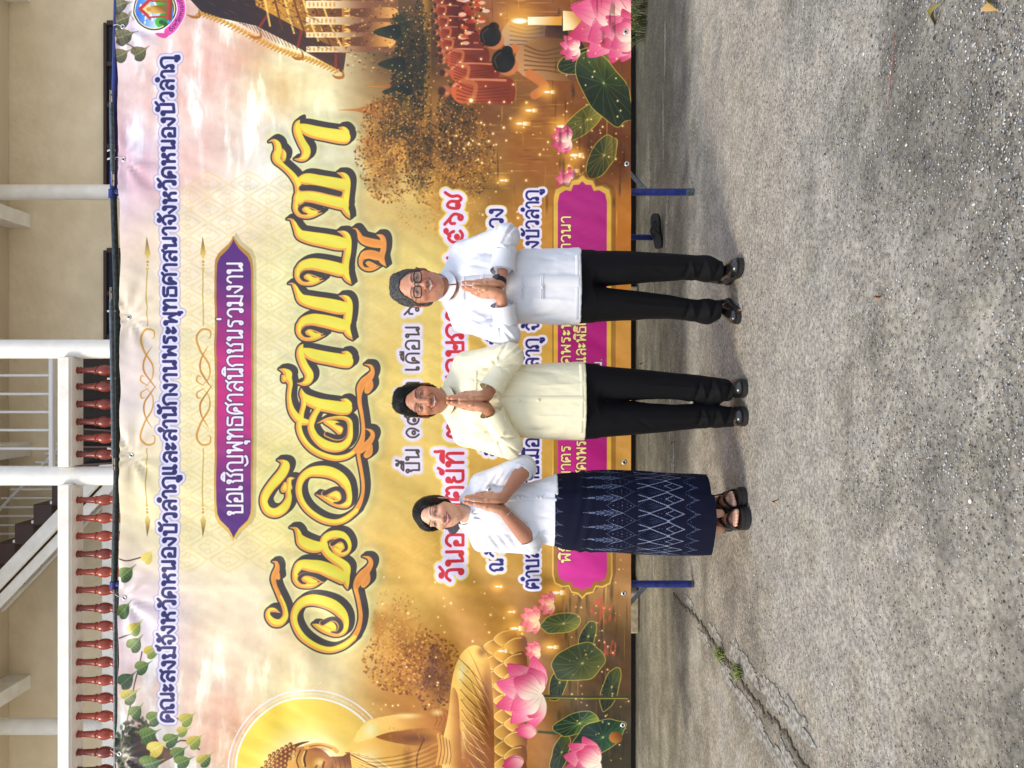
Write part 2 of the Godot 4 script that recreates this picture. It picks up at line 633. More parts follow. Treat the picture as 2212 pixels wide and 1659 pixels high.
class Canvas:
	var W: int
	var H: int
	var k: float
	var o: Vector2
	var b: PackedByteArray

	func _init(lo: Vector2, hi: Vector2, scale: float) -> void:
		k = scale; o = lo
		W = int((hi.x - lo.x) * k); H = int((hi.y - lo.y) * k)
		b.resize(W * H * 3)

	func to(p: Vector2) -> Vector2:
		return (p - o) * k

	func dab(x: int, y: int, c: Color, a: float) -> void:
		if a <= 0.003 or x < 0 or y < 0 or x >= W or y >= H: return
		var i := (y * W + x) * 3
		b[i] = int(b[i] + (c.r * 255.0 - b[i]) * a + 0.5)
		b[i + 1] = int(b[i + 1] + (c.g * 255.0 - b[i + 1]) * a + 0.5)
		b[i + 2] = int(b[i + 2] + (c.b * 255.0 - b[i + 2]) * a + 0.5)

	func blob(u: float, v: float, ru: float, rv: float, c: Color, alpha := 1.0, soft := 1.0, ang := 0.0) -> void:  # soft 0: a hard edge, 1: fades from its centre
		var p := to(Vector2(u, v))
		var m := maxf(ru, rv) * k
		var ca := cos(ang); var sa := sin(ang)
		var edge := maxf(soft, 1.2 / (minf(ru, rv) * k))
		for y in range(maxi(0, int(p.y - m)), mini(H, int(p.y + m) + 2)):
			for x in range(maxi(0, int(p.x - m)), mini(W, int(p.x + m) + 2)):
				var dx := (x + 0.5 - p.x) / k; var dy := (y + 0.5 - p.y) / k
				var q := Vector2((dx * ca + dy * sa) / ru, (dy * ca - dx * sa) / rv).length()
				if q < 1.0: dab(x, y, c, alpha * smoothstep(0.0, 1.0, minf(1.0, (1.0 - q) / edge)))

	func spark(u: float, v: float, r: float, c := Color(1, 0.9, 0.55)) -> void:
		blob(u, v, r * 2.6, r * 2.6, c.lerp(Color(1, 0.6, 0.15), 0.5), 0.5, 1.0)
		blob(u, v, r, r, Color(1, 0.97, 0.85), 1.0, 0.7)

	func smooth(p: Array, n := 6, closed := false) -> PackedVector2Array:
		var out := PackedVector2Array()
		var m := p.size()
		for j in (m if closed else m - 1):
			var p0: Vector2 = p[(j - 1 + m) % m] if closed or j > 0 else p[0]
			var p1: Vector2 = p[j]
			var p2: Vector2 = p[(j + 1) % m]
			var p3: Vector2 = p[(j + 2) % m] if closed or j + 2 < m else p[m - 1]
			for q in n: out.append(p1.cubic_interpolate(p2, p0, p3, float(q) / n))
		if not closed: out.append(p[m - 1])
		return out

	# c1 fades in from g0 to g1 (frame units); alpha constant
	func poly(pts: PackedVector2Array, c0: Color, c1 = null, g0 := Vector2.ZERO, g1 := Vector2.ONE, alpha := 1.0) -> void:
		var n := pts.size()
		var q := PackedVector2Array()
		var lo := Vector2(1e9, 1e9); var hi := -lo
		for p in pts:
			var t := to(p)
			q.append(t); lo = lo.min(t); hi = hi.max(t)
		var xa := clampi(int(lo.x) - 1, 0, W); var xb := clampi(int(hi.x) + 2, 0, W)
		if xb <= xa: return
		var cov := PackedFloat32Array()
		cov.resize(xb - xa)
		var gd := g1 - g0
		var gi := 1.0 / maxf(gd.length_squared(), 1e-6)
		for y in range(clampi(int(lo.y), 0, H), clampi(int(hi.y) + 2, 0, H)):
			cov.fill(0.0)
			var any := false
			for s in 3:
				var sy := y + (s + 0.5) / 3.0
				var xs := []
				for j in n:
					var a := q[j]; var c := q[(j + 1) % n]
					if (a.y <= sy) != (c.y <= sy): xs.append(a.x + (sy - a.y) / (c.y - a.y) * (c.x - a.x))
				xs.sort()
				for j in range(0, xs.size() - 1, 2):
					var l := maxf(xs[j], xa); var r := minf(xs[j + 1], xb)
					if r <= l: continue
					any = true
					var il := int(l); var ir := int(r)
					if il == ir:
						if il < xb: cov[il - xa] += (r - l) / 3.0
						continue
					cov[il - xa] += (il + 1 - l) / 3.0
					if ir < xb: cov[ir - xa] += (r - ir) / 3.0
					for x in range(il + 1, mini(ir, xb)): cov[x - xa] += 1.0 / 3.0
			if not any: continue
			for x in range(xa, xb):
				var a := cov[x - xa]
				if a > 0.0:
					var c := c0
					if c1 != null:
						c = c0.lerp(c1, smoothstep(0.0, 1.0, (Vector2(x, y) / k + o - g0).dot(gd) * gi))
					dab(x, y, c, minf(a, 1.0) * alpha)

	func ink_of(paths: Array, pad: float) -> Ink:  # paths: arrays of Vector3(u, v, radius) in frame units
		var lo := Vector2(1e9, 1e9); var hi := -lo
		for p in paths:
			for q in p:
				lo = lo.min(to(Vector2(q.x, q.y)) - Vector2.ONE * (q.z + pad) * k); hi = hi.max(to(Vector2(q.x, q.y)) + Vector2.ONE * (q.z + pad) * k)
		lo = lo.max(Vector2(-40, -40)); hi = hi.min(Vector2(W + 40, H + 40))
		if hi.x <= lo.x or hi.y <= lo.y:
			lo = Vector2.ZERO; hi = Vector2.ONE
		var ink := Ink.new(lo, hi, k)
		for p in paths:
			if p.size() == 1: ink.seg(to(Vector2(p[0].x, p[0].y)), to(Vector2(p[0].x, p[0].y)), p[0].z * k, p[0].z * k, pad * k)
			for j in p.size() - 1:
				ink.seg(to(Vector2(p[j].x, p[j].y)), to(Vector2(p[j + 1].x, p[j + 1].y)), p[j].z * k, p[j + 1].z * k, pad * k)
		return ink

	func lay(ink: Ink, c: Color, grow := 0.0, soft := 0.0, alpha := 1.0, shift := Vector2.ZERO) -> void:
		var sx := int(round(shift.x * k)); var sy := int(round(shift.y * k))
		var fade := maxf(soft * k, 1.0)
		for y in ink.h:
			for x in ink.w:
				var e := ink.d[y * ink.w + x] - grow * k
				if e < fade * 0.5: dab(x + ink.x0 + sx, y + ink.y0 + sy, c, alpha * clampf(0.5 - e / fade, 0.0, 1.0))

	func stroke(pts: Array, r: float, c: Color, alpha := 1.0, soft := 0.0, taper := false) -> void:
		var s := smooth(pts, 5)
		var p := []
		for j in s.size():
			var t := float(j) / (s.size() - 1)
			p.append(Vector3(s[j].x, s[j].y, r * (4.0 * t * (1.0 - t) + 0.12 if taper else 1.0)))
		lay(ink_of([p], soft + 1.5), c, 0.0, soft, alpha)

	func texture() -> ImageTexture:
		var im := Image.create_from_data(W, H, false, Image.FORMAT_RGB8, b)
		return ImageTexture.create_from_image(im)

# ---------------------------------------------------------------- Thai letters as pen strokes
# each letter: its width, then its strokes on a square ten units high; o x y r is a ring, | starts the next stroke
const LETTERS := {
	"ก": [7.6, "1 0 , 1 4.8 , 0.2 6.6 , 1.4 9 , 3.8 10 , 6 9.2 , 6.8 7 , 6.8 0"],
	"ข": [7.4, "o 1.6 8.7 1 | 2.6 8.8 , 2.2 7.2 , 1.4 6 , 2.2 5 , 2.2 0.2 | 2.2 0 , 6.8 0 | 6.8 0 , 6.8 10"],
	"ค": [7.8, "o 3.7 4.6 1 | 3 3.8 , 1.2 0 | 1 0 , 0.9 6 , 2 9.2 , 4 10 , 6.2 9 , 7 6.6 , 7 0"],
	"ฆ": [8.4, "o 1.5 8.8 0.9 | 2.3 8.8 , 1.4 6.4 , 2.2 4.6 , 2.2 2 | o 1.9 1 1 | 2.6 1.2 , 7.6 0.2 | 7.6 0 , 7.6 10"],
	"ง": [5.6, "o 3.5 9 1 | 4.5 9 , 4.6 3 , 3.8 0.2 , 0.4 5"],
	"จ": [7, "0.8 8 , 2.4 9.8 , 4.8 9.6 , 6.2 7.4 , 6.2 2.4 , 5 0.2 , 3.4 0.4 , 2.8 3 | o 2 4.2 0.9"],
	"ช": [7.6, "o 1.6 8.7 1 | 2.6 8.8 , 2.2 7.2 , 1.4 6 , 2.2 5 , 2.2 0.2 | 2.2 0 , 6.4 0 | 6.4 0 , 6.4 6 , 5.2 7.4 , 7.4 10.2"],
	"ญ": [11, "1 0 , 0.9 5 , 0.1 6.6 , 1.4 9 , 3.4 9.9 , 5.4 9 , 6 7 , 6 0.2 | 6 0 , 10.2 0 | 10.2 0 , 10.2 10 | 4 -2 , 6 -3.4 , 10 -2.6 , 10.2 -1.8"],
	"ณ": [11, "o 1.9 1 0.9 | 1 1 , 0.9 5 , 0.1 6.6 , 1.4 9 , 3.4 9.9 , 5.4 9 , 6 7 , 6 0.4 , 8.4 1.6 | o 9.3 1 0.9 | 10.2 1 , 10.2 10"],
	"ด": [7.8, "o 3.3 4.2 1 | 2.6 3.4 , 2 1.8 , 1.2 0 | 1 0 , 0.9 6 , 2 9.2 , 4 10 , 6.2 9 , 7 6.6 , 7 0"],
	"ต": [7.8, "o 3.3 4.2 1 | 2.6 3.4 , 1.2 0 | 1 0 , 0.8 6.4 , 1.8 9.6 , 2.9 9.9 , 4 8.6 | 4 8.6 , 5 9.9 , 6.2 9.4 , 7 6.8 , 7 0"],
	"ถ": [7.6, "o 1.9 1 0.9 | 1 1 , 0.9 5 , 0.2 6.6 , 1.4 9 , 3.8 10 , 6 9.2 , 6.8 7 , 6.8 0"],
	"ท": [7.8, "o 1.5 8.9 1 | 2.4 8.9 , 2.4 0 | 2.4 5 , 4.8 9.4 , 6.2 9.6 , 7 8 , 7 0"],
	"ธ": [7.4, "6.6 9.6 , 2 9.8 , 1.2 8.2 , 2.4 6.8 , 5.6 6.6 , 6.6 5.2 , 6.6 0 | 6.6 0 , 1.4 0 | 1.4 0 , 1.4 4.4"],
	"น": [8, "o 1.5 8.9 1 | 2.4 8.9 , 2.4 0.2 | 2.4 0.6 , 3.6 0.4 , 5.4 2 | o 6.2 1 0.9 | 7 1.2 , 7 10"],
	"บ": [7.6, "o 1.5 8.9 1 | 2.4 8.9 , 2.4 0 | 2.4 0 , 7 0 | 7 0 , 7 10"],
	"พ": [8.4, "o 1.5 8.9 1 | 2.4 8.9 , 2.4 0 | 2.4 0.2 , 4.9 6 , 7.4 0.2 | 7.6 0 , 7.6 10"],
	"ภ": [7.8, "o 1.1 1 0.9 | 2 1 , 1.6 4.8 , 0.5 6.6 , 1.6 9 , 4 10 , 6.2 9.2 , 7 7 , 7 0"],
	"ม": [8, "o 1.5 8.9 1 | 2.4 8.9 , 2.4 1.6 | o 1.6 1 0.9 | 2.4 1.4 , 6.8 0.2 | 7 0 , 7 10"],
	"ย": [7.4, "o 1.9 8.9 1 | 1.2 8.2 , 1 6.6 , 3.2 5.4 | 3.2 5.4 , 1.2 4.2 , 1.3 1.4 , 2.4 0 , 6.6 0 | 6.6 0 , 6.6 10"],
	"ร": [6, "o 3.4 1 1 | 4.4 1 , 4.5 5 , 3.6 6.6 , 1.2 7.4 , 1.8 9.4 , 5.2 9.4"],
	"ล": [7.6, "1 7.6 , 2.6 9.8 , 5 9.8 , 6.8 7.6 , 6.8 0 | o 2.2 1 1 | 1.3 1.4 , 2 4 , 4 5.6 , 6.6 4"],
	"ว": [6.6, "0.6 7.6 , 2.2 9.8 , 4.6 9.6 , 5.8 7.4 , 5.8 1 | o 4.8 1 1"],
	"ศ": [7.8, "o 3.7 4.6 1 | 3 3.8 , 1.2 0 | 1 0 , 0.9 6 , 2 9.2 , 4 10 , 6.2 9 , 7 6.6 , 7 0 | 6 9 , 8 11.2"],
	"ษ": [8, "o 1.5 8.9 1 | 2.4 8.9 , 2.4 0 | 2.4 0 , 7 0 | 7 0 , 7 10 | o 4.6 4.6 0.8 | 5.2 4.6 , 8.4 6.6"],
	"ส": [7.6, "1 7.6 , 2.6 9.8 , 5 9.8 , 6.8 7.6 , 6.8 0 | o 2.2 1 1 | 1.3 1.4 , 2 4 , 4 5.6 , 6.6 4 | 5.8 9 , 7.8 11.2"],
	"ห": [8, "o 1.5 8.9 1 | 2.4 8.9 , 2.4 0 | 2.4 4 , 4.6 6.2 , 6.2 7.4 | o 6.4 8.7 1 | 4.4 6.2 , 6.4 4.6 , 7 3 , 7 0"],
	"อ": [7.4, "1 7.6 , 2.6 9.8 , 5 9.8 , 6.6 7.6 , 6.6 0 | 6.6 0 , 1.4 0 | 1.4 0 , 1.4 3.4 | o 2.4 4.2 1"],
	"ฤ": [7.6, "o 1.9 1 0.9 | 1 1 , 0.9 5 , 0.2 6.6 , 1.4 9 , 3.8 10 , 6 9.2 , 6.8 7 , 6.8 -3"],
	"ะ": [4.8, "o 1.4 7 0.8 | 1 6 , 2 5.4 , 4 7.4 | o 1.4 2.4 0.8 | 1 1.4 , 2 0.8 , 4 2.8"],
	"า": [5.6, "0.6 7.6 , 2 9.8 , 4 9.6 , 4.8 7.6 , 4.8 0"],
	"เ": [3.8, "1.2 10 , 1.2 1 | o 2.1 1 0.9"],
	"แ": [7.2, "1.2 10 , 1.2 1 | o 2.1 1 0.9 | 4.6 10 , 4.6 1 | o 5.5 1 0.9"],
	"ำ": [5.6, "0.6 7.6 , 2 9.8 , 4 9.6 , 4.8 7.6 , 4.8 0 | o -1 13 1"],
	"ิ": [0, "-6.4 11.8 , -4.8 13.4 , -2.4 13.2 , -0.8 11.8 | -6.4 11.8 , -0.8 11.8"],
	"ี": [0, "-6.4 11.8 , -4.8 13.4 , -2.4 13.2 , -0.8 11.8 | -6.4 11.8 , -0.8 11.8 | -0.8 11.8 , -0.8 14.2"],
	"ึ": [0, "-6.4 11.8 , -4.8 13.4 , -2.4 13 , -0.8 11.8 | -6.4 11.8 , -0.8 11.8 | o -1.2 13.4 0.8"],
	"ื": [0, "-6.4 11.8 , -4.8 13.4 , -2.4 13.2 , -0.8 11.8 | -6.4 11.8 , -0.8 11.8 | -0.8 11.8 , -0.8 14.2 | -2.4 12 , -2.4 14.2"],
	"ั": [0, "o -4.6 12.9 0.9 | -4.4 11.9 , -2.6 11.9 , -0.4 14"],
	"่": [0, "-1 14.8 , -1 17"],
	"้": [0, "o -2.6 16.6 0.7 | -2.6 15.8 , -0.4 15.4 , 0.2 17.4"],
	"์": [0, "o -2.6 12.8 0.9 | -1.6 12.8 , -0.6 15"],
	"ุ": [0, "o -1.8 -2.4 0.7 | -1 -2 , -1 -4.6"],
	"ู": [0, "o -3.2 -2.4 0.7 | -2.6 -2.2 , -2.6 -4.4 , -0.8 -4.4 , -0.8 -1.8"],
	"๑": [7.6, "o 3.9 4 1.1 | 2.8 0.2 , 1 3 , 1.2 7 , 3.8 9.6 , 6.4 7.6 , 6.6 4 , 5 0.4"],
	"๒": [8, "o 3.2 6 0.9 | 2 9.4 , 0.8 6 , 1.4 0.4 , 6.8 0.4 , 7.2 3 , 6 5.6 | 2.2 0.4 , 5 3"],
	"๓": [8.4, "o 2.4 3 0.9 | 2.4 2 , 0.8 2.6 , 1 7.6 , 2.4 9.4 , 4.2 7.4 | 4.2 7 , 5.6 9.4 , 7.4 7.4 , 7.4 0"],
	"๕": [8, "o 3.6 3.6 0.9 | 6.6 1.6 , 4.4 0.2 , 1.4 2 , 1 6 , 3 8.6 , 5.4 7.6 , 6.4 5.6 | 4 7.8 , 6 10.4 | o 6.6 10.2 0.8"],
	"๖": [7.4, "o 4.4 1.4 1.1 | 5.6 1.6 , 6.2 5 , 4.2 7.6 , 1.6 7.4 , 1.4 5 | 4.4 7.4 , 1 11"],
	"๙": [8.4, "o 2.4 3 0.9 | 2.4 2 , 0.8 3 , 1 7.6 , 2.4 9.4 , 4.2 7.4 , 4.2 3 , 5.6 1 , 7 3 , 6.8 7 , 8.6 10.6"],
	".": [2.2, "1 0.3 , 1 0.3"], " ": [4.6, ""]}

func letter_paths(text: String, place: Callable, weight: float) -> Array:  # place(x, y) -> Vector2 in frame units; weight: pen radius there
	var out := []
	var x := 0.0
	for ch in text:
		if not LETTERS.has(ch): continue
		var g: Array = LETTERS[ch]
		if g[1] != "":
			for part: String in g[1].split(" | "):
				var pts := []
				if part.begins_with("o"):
					var q := part.split(" ")
					for s in 11:
						pts.append(Vector2(x + float(q[1]) + float(q[3]) * cos(TAU * s / 10.0), float(q[2]) + float(q[3]) * sin(TAU * s / 10.0)))
				else:
					for q: String in part.split(" , "):
						pts.append(Vector2(x + float(q.get_slice(" ", 0)), float(q.get_slice(" ", 1))))
					if pts.size() > 2: pts = Array(Canvas.new(Vector2.ZERO, Vector2.ONE, 1.0).smooth(pts, 4))
				var p := []
				for q in pts:
					var t: Vector2 = place.call(q.x, q.y)
					p.append(Vector3(t.x, t.y, weight))
				out.append(p)
		x += g[0] + (1.0 if g[0] > 0 else 0.0)
	return out

func letters_width(text: String) -> float:
	var x := 0.0
	for ch in text:
		if LETTERS.has(ch): x += LETTERS[ch][0] + (1.0 if LETTERS[ch][0] > 0 else 0.0)
	return x

# a line of print from u0 to u1 with letters of the given height; halos: [grow, colour, softness] from the outermost in
func write(c: Canvas, text: String, u0: float, u1: float, base: float, high: float, weight: float, ink_colour: Color, halos: Array, bow := 0.0) -> void:
	var sx := (u1 - u0) / letters_width(text)
	var paths := letter_paths(text, func(x, y): return Vector2(u0 + x * sx, base - y * high / 10.0 + bow * (1.0 - pow((u0 + x * sx - 829.0) / 740.0, 2.0))), weight)
	var pad := 2.0
	for hl in halos: pad = maxf(pad, hl[0] + hl[2] + 2.0)
	var ink := c.ink_of(paths, pad)
	for hl in halos: c.lay(ink, hl[1], hl[0], hl[2])
	c.lay(ink, ink_colour)

# ---------------------------------------------------------------- the print on the banner
func rgb(r: float, g: float, b: float) -> Color:
	return Color(r / 255.0, g / 255.0, b / 255.0)

# body of a brush path traced in one of five frames: [u of its origin, step]; v starts at 548.6 in all of them
const FRAMES := {"A": [1428.5, 0.13889], "B": [1198.1, 0.13889], "C": [967.7, 0.13889], "D": [737.3, 0.13889], "E": [506.9, 0.17192]}

func brush(frame: String, n: Array, dx := 0.0, dy := 0.0) -> Array:
	var f: Array = FRAMES[frame]
	var p := []
	for j in range(0, n.size(), 3):
		p.append(Vector3(f[0] - (n[j + 1] + dy) * f[1], 548.6 + (n[j] + dx) * f[1], n[j + 2] * f[1]))
	var out := []
	var m := p.size()
	for j in m - 1:
		for q in 5:
			out.append(p[j].cubic_interpolate(p[j + 1], p[maxi(j - 1, 0)], p[mini(j + 2, m - 1)], q / 5.0))
	out.append(p[m - 1])
	for j in out.size(): out[j].z = maxf(out[j].z, 0.5)
	return out

func curl(dx: float, dy: float, fr := "B") -> Array:  # the drop-shaped end of a letter
	return [brush(fr, [640, 880, 42, 640, 980, 45, 690, 1060, 42, 780, 1095, 32, 900, 1085, 30, 1055, 1036, 5], dx, dy), brush(fr, [790, 985, 50, 860, 1040, 55, 950, 1045, 40], dx, dy)]

func curl_cut(dx: float, dy: float, fr := "B") -> Array:
	return [brush(fr, [1010, 985, 14, 900, 925, 26, 790, 915, 18, 710, 970, 24, 740, 1035, 16, 810, 1055, 3], dx, dy)]

func title(c: Canvas) -> void:
	var y := []   # yellow strokes
	var t := []   # orange tails
	var cut := [] # dark hollows
	# aa at the end, and the same letter after the third one
	for s in [["A", 0, 0], ["C", 35, 170]]:
		y.append(brush(s[0], [690, 205, 6, 655, 260, 40, 645, 340, 60, 660, 430, 62, 720, 560, 66, 785, 680, 72, 770, 770, 65, 700, 820, 35, 600, 815, 6], s[1], s[2]))
		y.append(brush(s[0], [690, 300, 40, 780, 350, 85, 920, 395, 100, 1100, 430, 102, 1300, 465, 108, 1385, 480, 100], s[1], s[2]))
		y.append(brush(s[0], [1300, 326, 6, 1370, 350, 40, 1400, 410, 70], s[1], s[2]))
	# cho chang
	y.append(brush("A", [200, 545, 4, 270, 525, 25, 330, 585, 52, 345, 680, 62, 320, 770, 70, 330, 840, 60, 410, 920, 45, 510, 1010, 45, 590, 1100, 52, 650, 1210, 55, 660, 1320, 45]))
	y.append(brush("A", [410, 650, 8, 435, 740, 42, 430, 820, 35]))
	y.append(brush("A", [690, 1150, 55, 800, 1130, 92, 1000, 1165, 98, 1200, 1200, 102, 1360, 1225, 100]))
	y.append(brush("A", [1270, 1030, 6, 1370, 1065, 40, 1420, 1150, 58, 1420, 1300, 58, 1395, 1450, 62, 1385, 1570, 60, 1430, 1670, 40, 1470, 1740, 5]))
	y.append(brush("A", [660, 1340, 40, 660, 1450, 78, 740, 1400, 88, 870, 1400, 96, 1050, 1440, 98, 1250, 1490, 98, 1370, 1530, 85]))
	for p in curl(-20, 614, "A"): y.append(p)
	cut.append_array(curl_cut(-20, 614, "A"))
	cut.append(brush("A", [722, 1270, 38, 850, 1265, 40, 1000, 1285, 40, 1150, 1320, 40, 1310, 1358, 36]))
	# bo baimai, kho khai
	for s in [[0, 0, 0, 0], [15, 1000, 15, 862]]:
		y.append(brush("B", [480, 92, 4, 545, 95, 16, 590, 160, 36, 625, 240, 48, 680, 330, 75, 770, 365, 92, 900, 395, 102, 1050, 420, 108, 1250, 460, 112, 1370, 480, 95], s[0], s[1]))
		y.append(brush("B", [1275, 280, 6, 1380, 315, 42, 1430, 400, 56, 1435, 550, 54, 1410, 700, 58], s[0], s[1]))
		y.append(brush("B", [1420, 600, 55, 1400, 760, 58, 1390, 860, 60, 1395, 950, 60, 1430, 1030, 42, 1490, 1105, 4], s[2], s[3]))
		y.append(brush("B", [645, 900, 48, 720, 820, 75, 850, 790, 92, 980, 805, 100, 1130, 835, 104, 1300, 880, 104, 1380, 900, 75], s[2], s[3]))
		for p in curl(s[2], s[3]): y.append(p)
		cut.append_array(curl_cut(s[2], s[3]))
	# long u beneath
	t.append(brush("B", [1510, 236, 4, 1565, 245, 14, 1605, 310, 26, 1640, 390, 48, 1720, 435, 66, 1850, 465, 68, 1960, 480, 60]))
	t.append(brush("B", [1885, 330, 5, 1960, 360, 34, 1992, 430, 44, 1992, 560, 45, 1965, 670, 46, 1972, 740, 44, 2035, 828, 4]))
	t.append(brush("B", [1640, 710, 30, 1690, 650, 58, 1780, 640, 72, 1900, 665, 68, 1960, 685, 50]))
	t.append(brush("B", [1635, 700, 32, 1640, 790, 34, 1700, 850, 34, 1780, 872, 28, 1860, 856, 20, 1945, 822, 4]))
	t.append(brush("B", [1735, 765, 26, 1790, 810, 38, 1860, 822, 24]))
	cut.append(brush("B", [1900, 790, 10, 1830, 745, 14, 1750, 722, 12, 1690, 760, 14, 1700, 815, 10, 1750, 832, 2]))
	# so suea
	y.append(brush("C", [345, 765, 4, 420, 785, 34, 490, 840, 62, 490, 900, 60, 525, 1000, 40, 510, 1120, 36, 508, 1250, 38, 535, 1380, 50, 600, 1490, 60, 690, 1570, 62, 770, 1590, 50]))
	y.append(brush("C", [405, 870, 20, 425, 930, 42]))
	y.append(brush("C", [700, 1065, 8, 705, 1130, 34, 745, 1200, 58, 850, 1270, 85, 1000, 1320, 96, 1150, 1345, 100, 1300, 1370, 106, 1400, 1378, 100]))
	y.append(brush("C", [1318, 1236, 6, 1390, 1260, 42, 1430, 1320, 66]))
	y.append(brush("C", [735, 1220, 40, 735, 1320, 42, 705, 1440, 42, 690, 1540, 48]))
	y.append(brush("C", [960, 1390, 50, 910, 1470, 50, 870, 1560, 55, 850, 1640, 52, 860, 1720, 55, 930, 1840, 62, 1070, 1945, 78, 1240, 1985, 76, 1370, 1950, 66, 1450, 1850, 52, 1470, 1720, 42, 1455, 1590, 42, 1380, 1530, 32, 1250, 1520, 28, 1100, 1545, 24, 945, 1607, 4]))
	y.append(brush("C", [1080, 1590, 30, 1230, 1640, 75, 1300, 1720, 62]))
	cut.append(brush("C", [1255, 1612, 6, 1350, 1630, 22, 1390, 1690, 24, 1350, 1800, 30, 1240, 1820, 30, 1100, 1770, 24]))
	y.append(brush("C", [680, 1560, 45, 660, 1660, 46, 690, 1790, 46, 765, 1920, 46, 885, 2030, 46, 1050, 2110, 46, 1230, 2150, 46, 1390, 2130, 44, 1500, 2075, 40]))
	t.append(brush("C", [1480, 2085, 38, 1570, 2010, 44, 1640, 1900, 46, 1670, 1770, 32, 1672, 1640, 28, 1650, 1480, 28, 1622, 1330, 32, 1612, 1180, 36, 1630, 1050, 60, 1690, 960, 66, 1770, 890, 58, 1820, 800, 34, 1790, 715, 22, 1690, 688, 4]))
	t.append(brush("C", [1790, 960, 30, 1770, 1030, 58, 1735, 1100, 48]))
	# first wo waen pair, sara i, mai han-akat
	t.append(brush("D", [1705, 32, 4, 1790, 65, 24, 1822, 130, 34, 1785, 215, 46, 1710, 300, 55, 1650, 350, 55, 1600, 420, 30, 1620, 560, 28, 1650, 720, 27, 1672, 900, 27, 1665, 1060, 28, 1620, 1200, 36, 1540, 1330, 44]))
	t.append(brush("D", [1790, 300, 30, 1765, 400, 55, 1725, 445, 45]))
	y.append(brush("D", [1560, 1310, 42, 1410, 1430, 50, 1250, 1490, 48, 1080, 1470, 48, 930, 1400, 48, 800, 1300, 48, 710, 1180, 48, 660, 1050, 50, 660, 920, 52, 710, 800, 60, 820, 715, 72, 970, 695, 88, 1130, 712, 94, 1280, 780, 88, 1380, 880, 78, 1435, 1000, 58, 1455, 1120, 48, 1420, 1210, 50, 1320, 1225, 46, 1200, 1190, 46, 1080, 1130, 36, 925, 1055, 5]))
	y.append(brush("D", [1130, 1090, 30, 1230, 1070, 62, 1280, 1120, 55]))
	cut.append(brush("D", [1215, 1185, 4, 1300, 1185, 18, 1370, 1120, 34, 1340, 1000, 34, 1230, 965, 26, 1060, 1040, 30]))
	y.append(brush("D", [318, 520, 4, 400, 545, 32, 445, 610, 72, 400, 720, 82, 310, 830, 82, 215, 940, 76, 140, 1060, 72, 112, 1180, 62, 170, 1305, 68, 300, 1340, 76, 430, 1260, 76, 495, 1130, 54, 490, 1010, 42, 500, 900, 38, 515, 820, 34, 595, 802, 4]))
	y.append(brush("D", [440, 880, 20, 420, 970, 48, 410, 1000, 30]))
	y.append(brush("D", [530, 900, 12, 530, 960, 26]))
	y.append(brush("E", [425, -75, 4, 490, -62, 18, 525, -10, 34, 545, 50, 44, 590, 115, 74, 680, 160, 80, 770, 175, 70, 840, 165, 50]))
	y.append(brush("E", [830, 150, 40, 870, 65, 50, 960, 22, 55, 1075, 35, 56, 1145, 110, 46, 1150, 200, 48, 1095, 255, 42, 1020, 235, 40, 935, 172, 4]))
	y.append(brush("E", [1000, 160, 30, 1060, 175, 50]))
	cut.append(brush("E", [1085, 232, 3, 1135, 195, 14, 1115, 115, 16, 1050, 85, 18, 960, 135, 22]))
	y.append(brush("E", [850, 150, 52, 880, 235, 50, 960, 310, 52, 1060, 375, 58, 1130, 440, 62, 1135, 540, 52, 1148, 620, 38, 1165, 695, 6]))
	y.append(brush("E", [505, 470, 45, 565, 395, 62, 690, 405, 76, 820, 425, 82, 960, 485, 86, 1090, 560, 70]))
	y.append(brush("E", [490, 500, 36, 500, 580, 40, 560, 645, 38, 680, 660, 30, 760, 640, 22, 840, 602, 4]))
	y.append(brush("E", [610, 565, 42, 690, 605, 46, 760, 612, 26]))
	cut.append(brush("E", [850, 590, 8, 740, 525, 18, 620, 512, 14, 550, 560, 17, 580, 615, 10, 630, 625, 2]))
	t.append(brush("E", [1340, 295, 4, 1415, 312, 20, 1448, 370, 30, 1415, 450, 42, 1340, 530, 54, 1290, 610, 52, 1268, 690, 30, 1290, 800, 25, 1318, 930, 25, 1330, 1060, 26, 1300, 1200, 30, 1230, 1320, 38]))
	t.append(brush("E", [1415, 520, 25, 1400, 590, 45, 1365, 645, 36]))
	y.append(brush("E", [1245, 1305, 36, 1110, 1415, 42, 960, 1470, 40, 820, 1450, 40, 680, 1370, 40, 560, 1260, 42, 490, 1120, 42, 490, 1000, 48, 560, 890, 60, 680, 842, 72, 830, 852, 76, 980, 905, 76, 1090, 1000, 65, 1140, 1110, 45, 1110, 1220, 45, 1000, 1262, 40, 870, 1222, 40, 770, 1170, 28, 712, 1143, 4]))
	y.append(brush("E", [870, 1175, 26, 940, 1165, 56, 975, 1190, 48]))
	cut.append(brush("E", [960, 1240, 3, 1040, 1240, 14, 1085, 1170, 24, 1050, 1090, 26, 960, 1070, 20, 840, 1130, 24]))
	t.append(brush("E", [200, 355, 4, 250, 368, 20, 265, 430, 32, 245, 500, 42, 220, 570, 34, 235, 640, 28, 270, 730, 28, 320, 840, 30]))
	y.append(brush("E", [300, 800, 28, 340, 880, 30, 370, 970, 32, 372, 1050, 40, 310, 1120, 48, 220, 1115, 50, 155, 1045, 36, 160, 975, 28, 220, 960, 28, 312, 996, 3]))
	t.append(brush("E", [285, 500, 12, 280, 560, 25]))
	var all := y + t
	var ink := c.ink_of(all, 26.0)
	c.lay(ink, rgb(150, 150, 110), 16.0, 22.0, 0.35, Vector2(10, 12))
	c.lay(ink, rgb(246, 246, 170), 9.0, 18.0, 0.9, Vector2(4, 5))
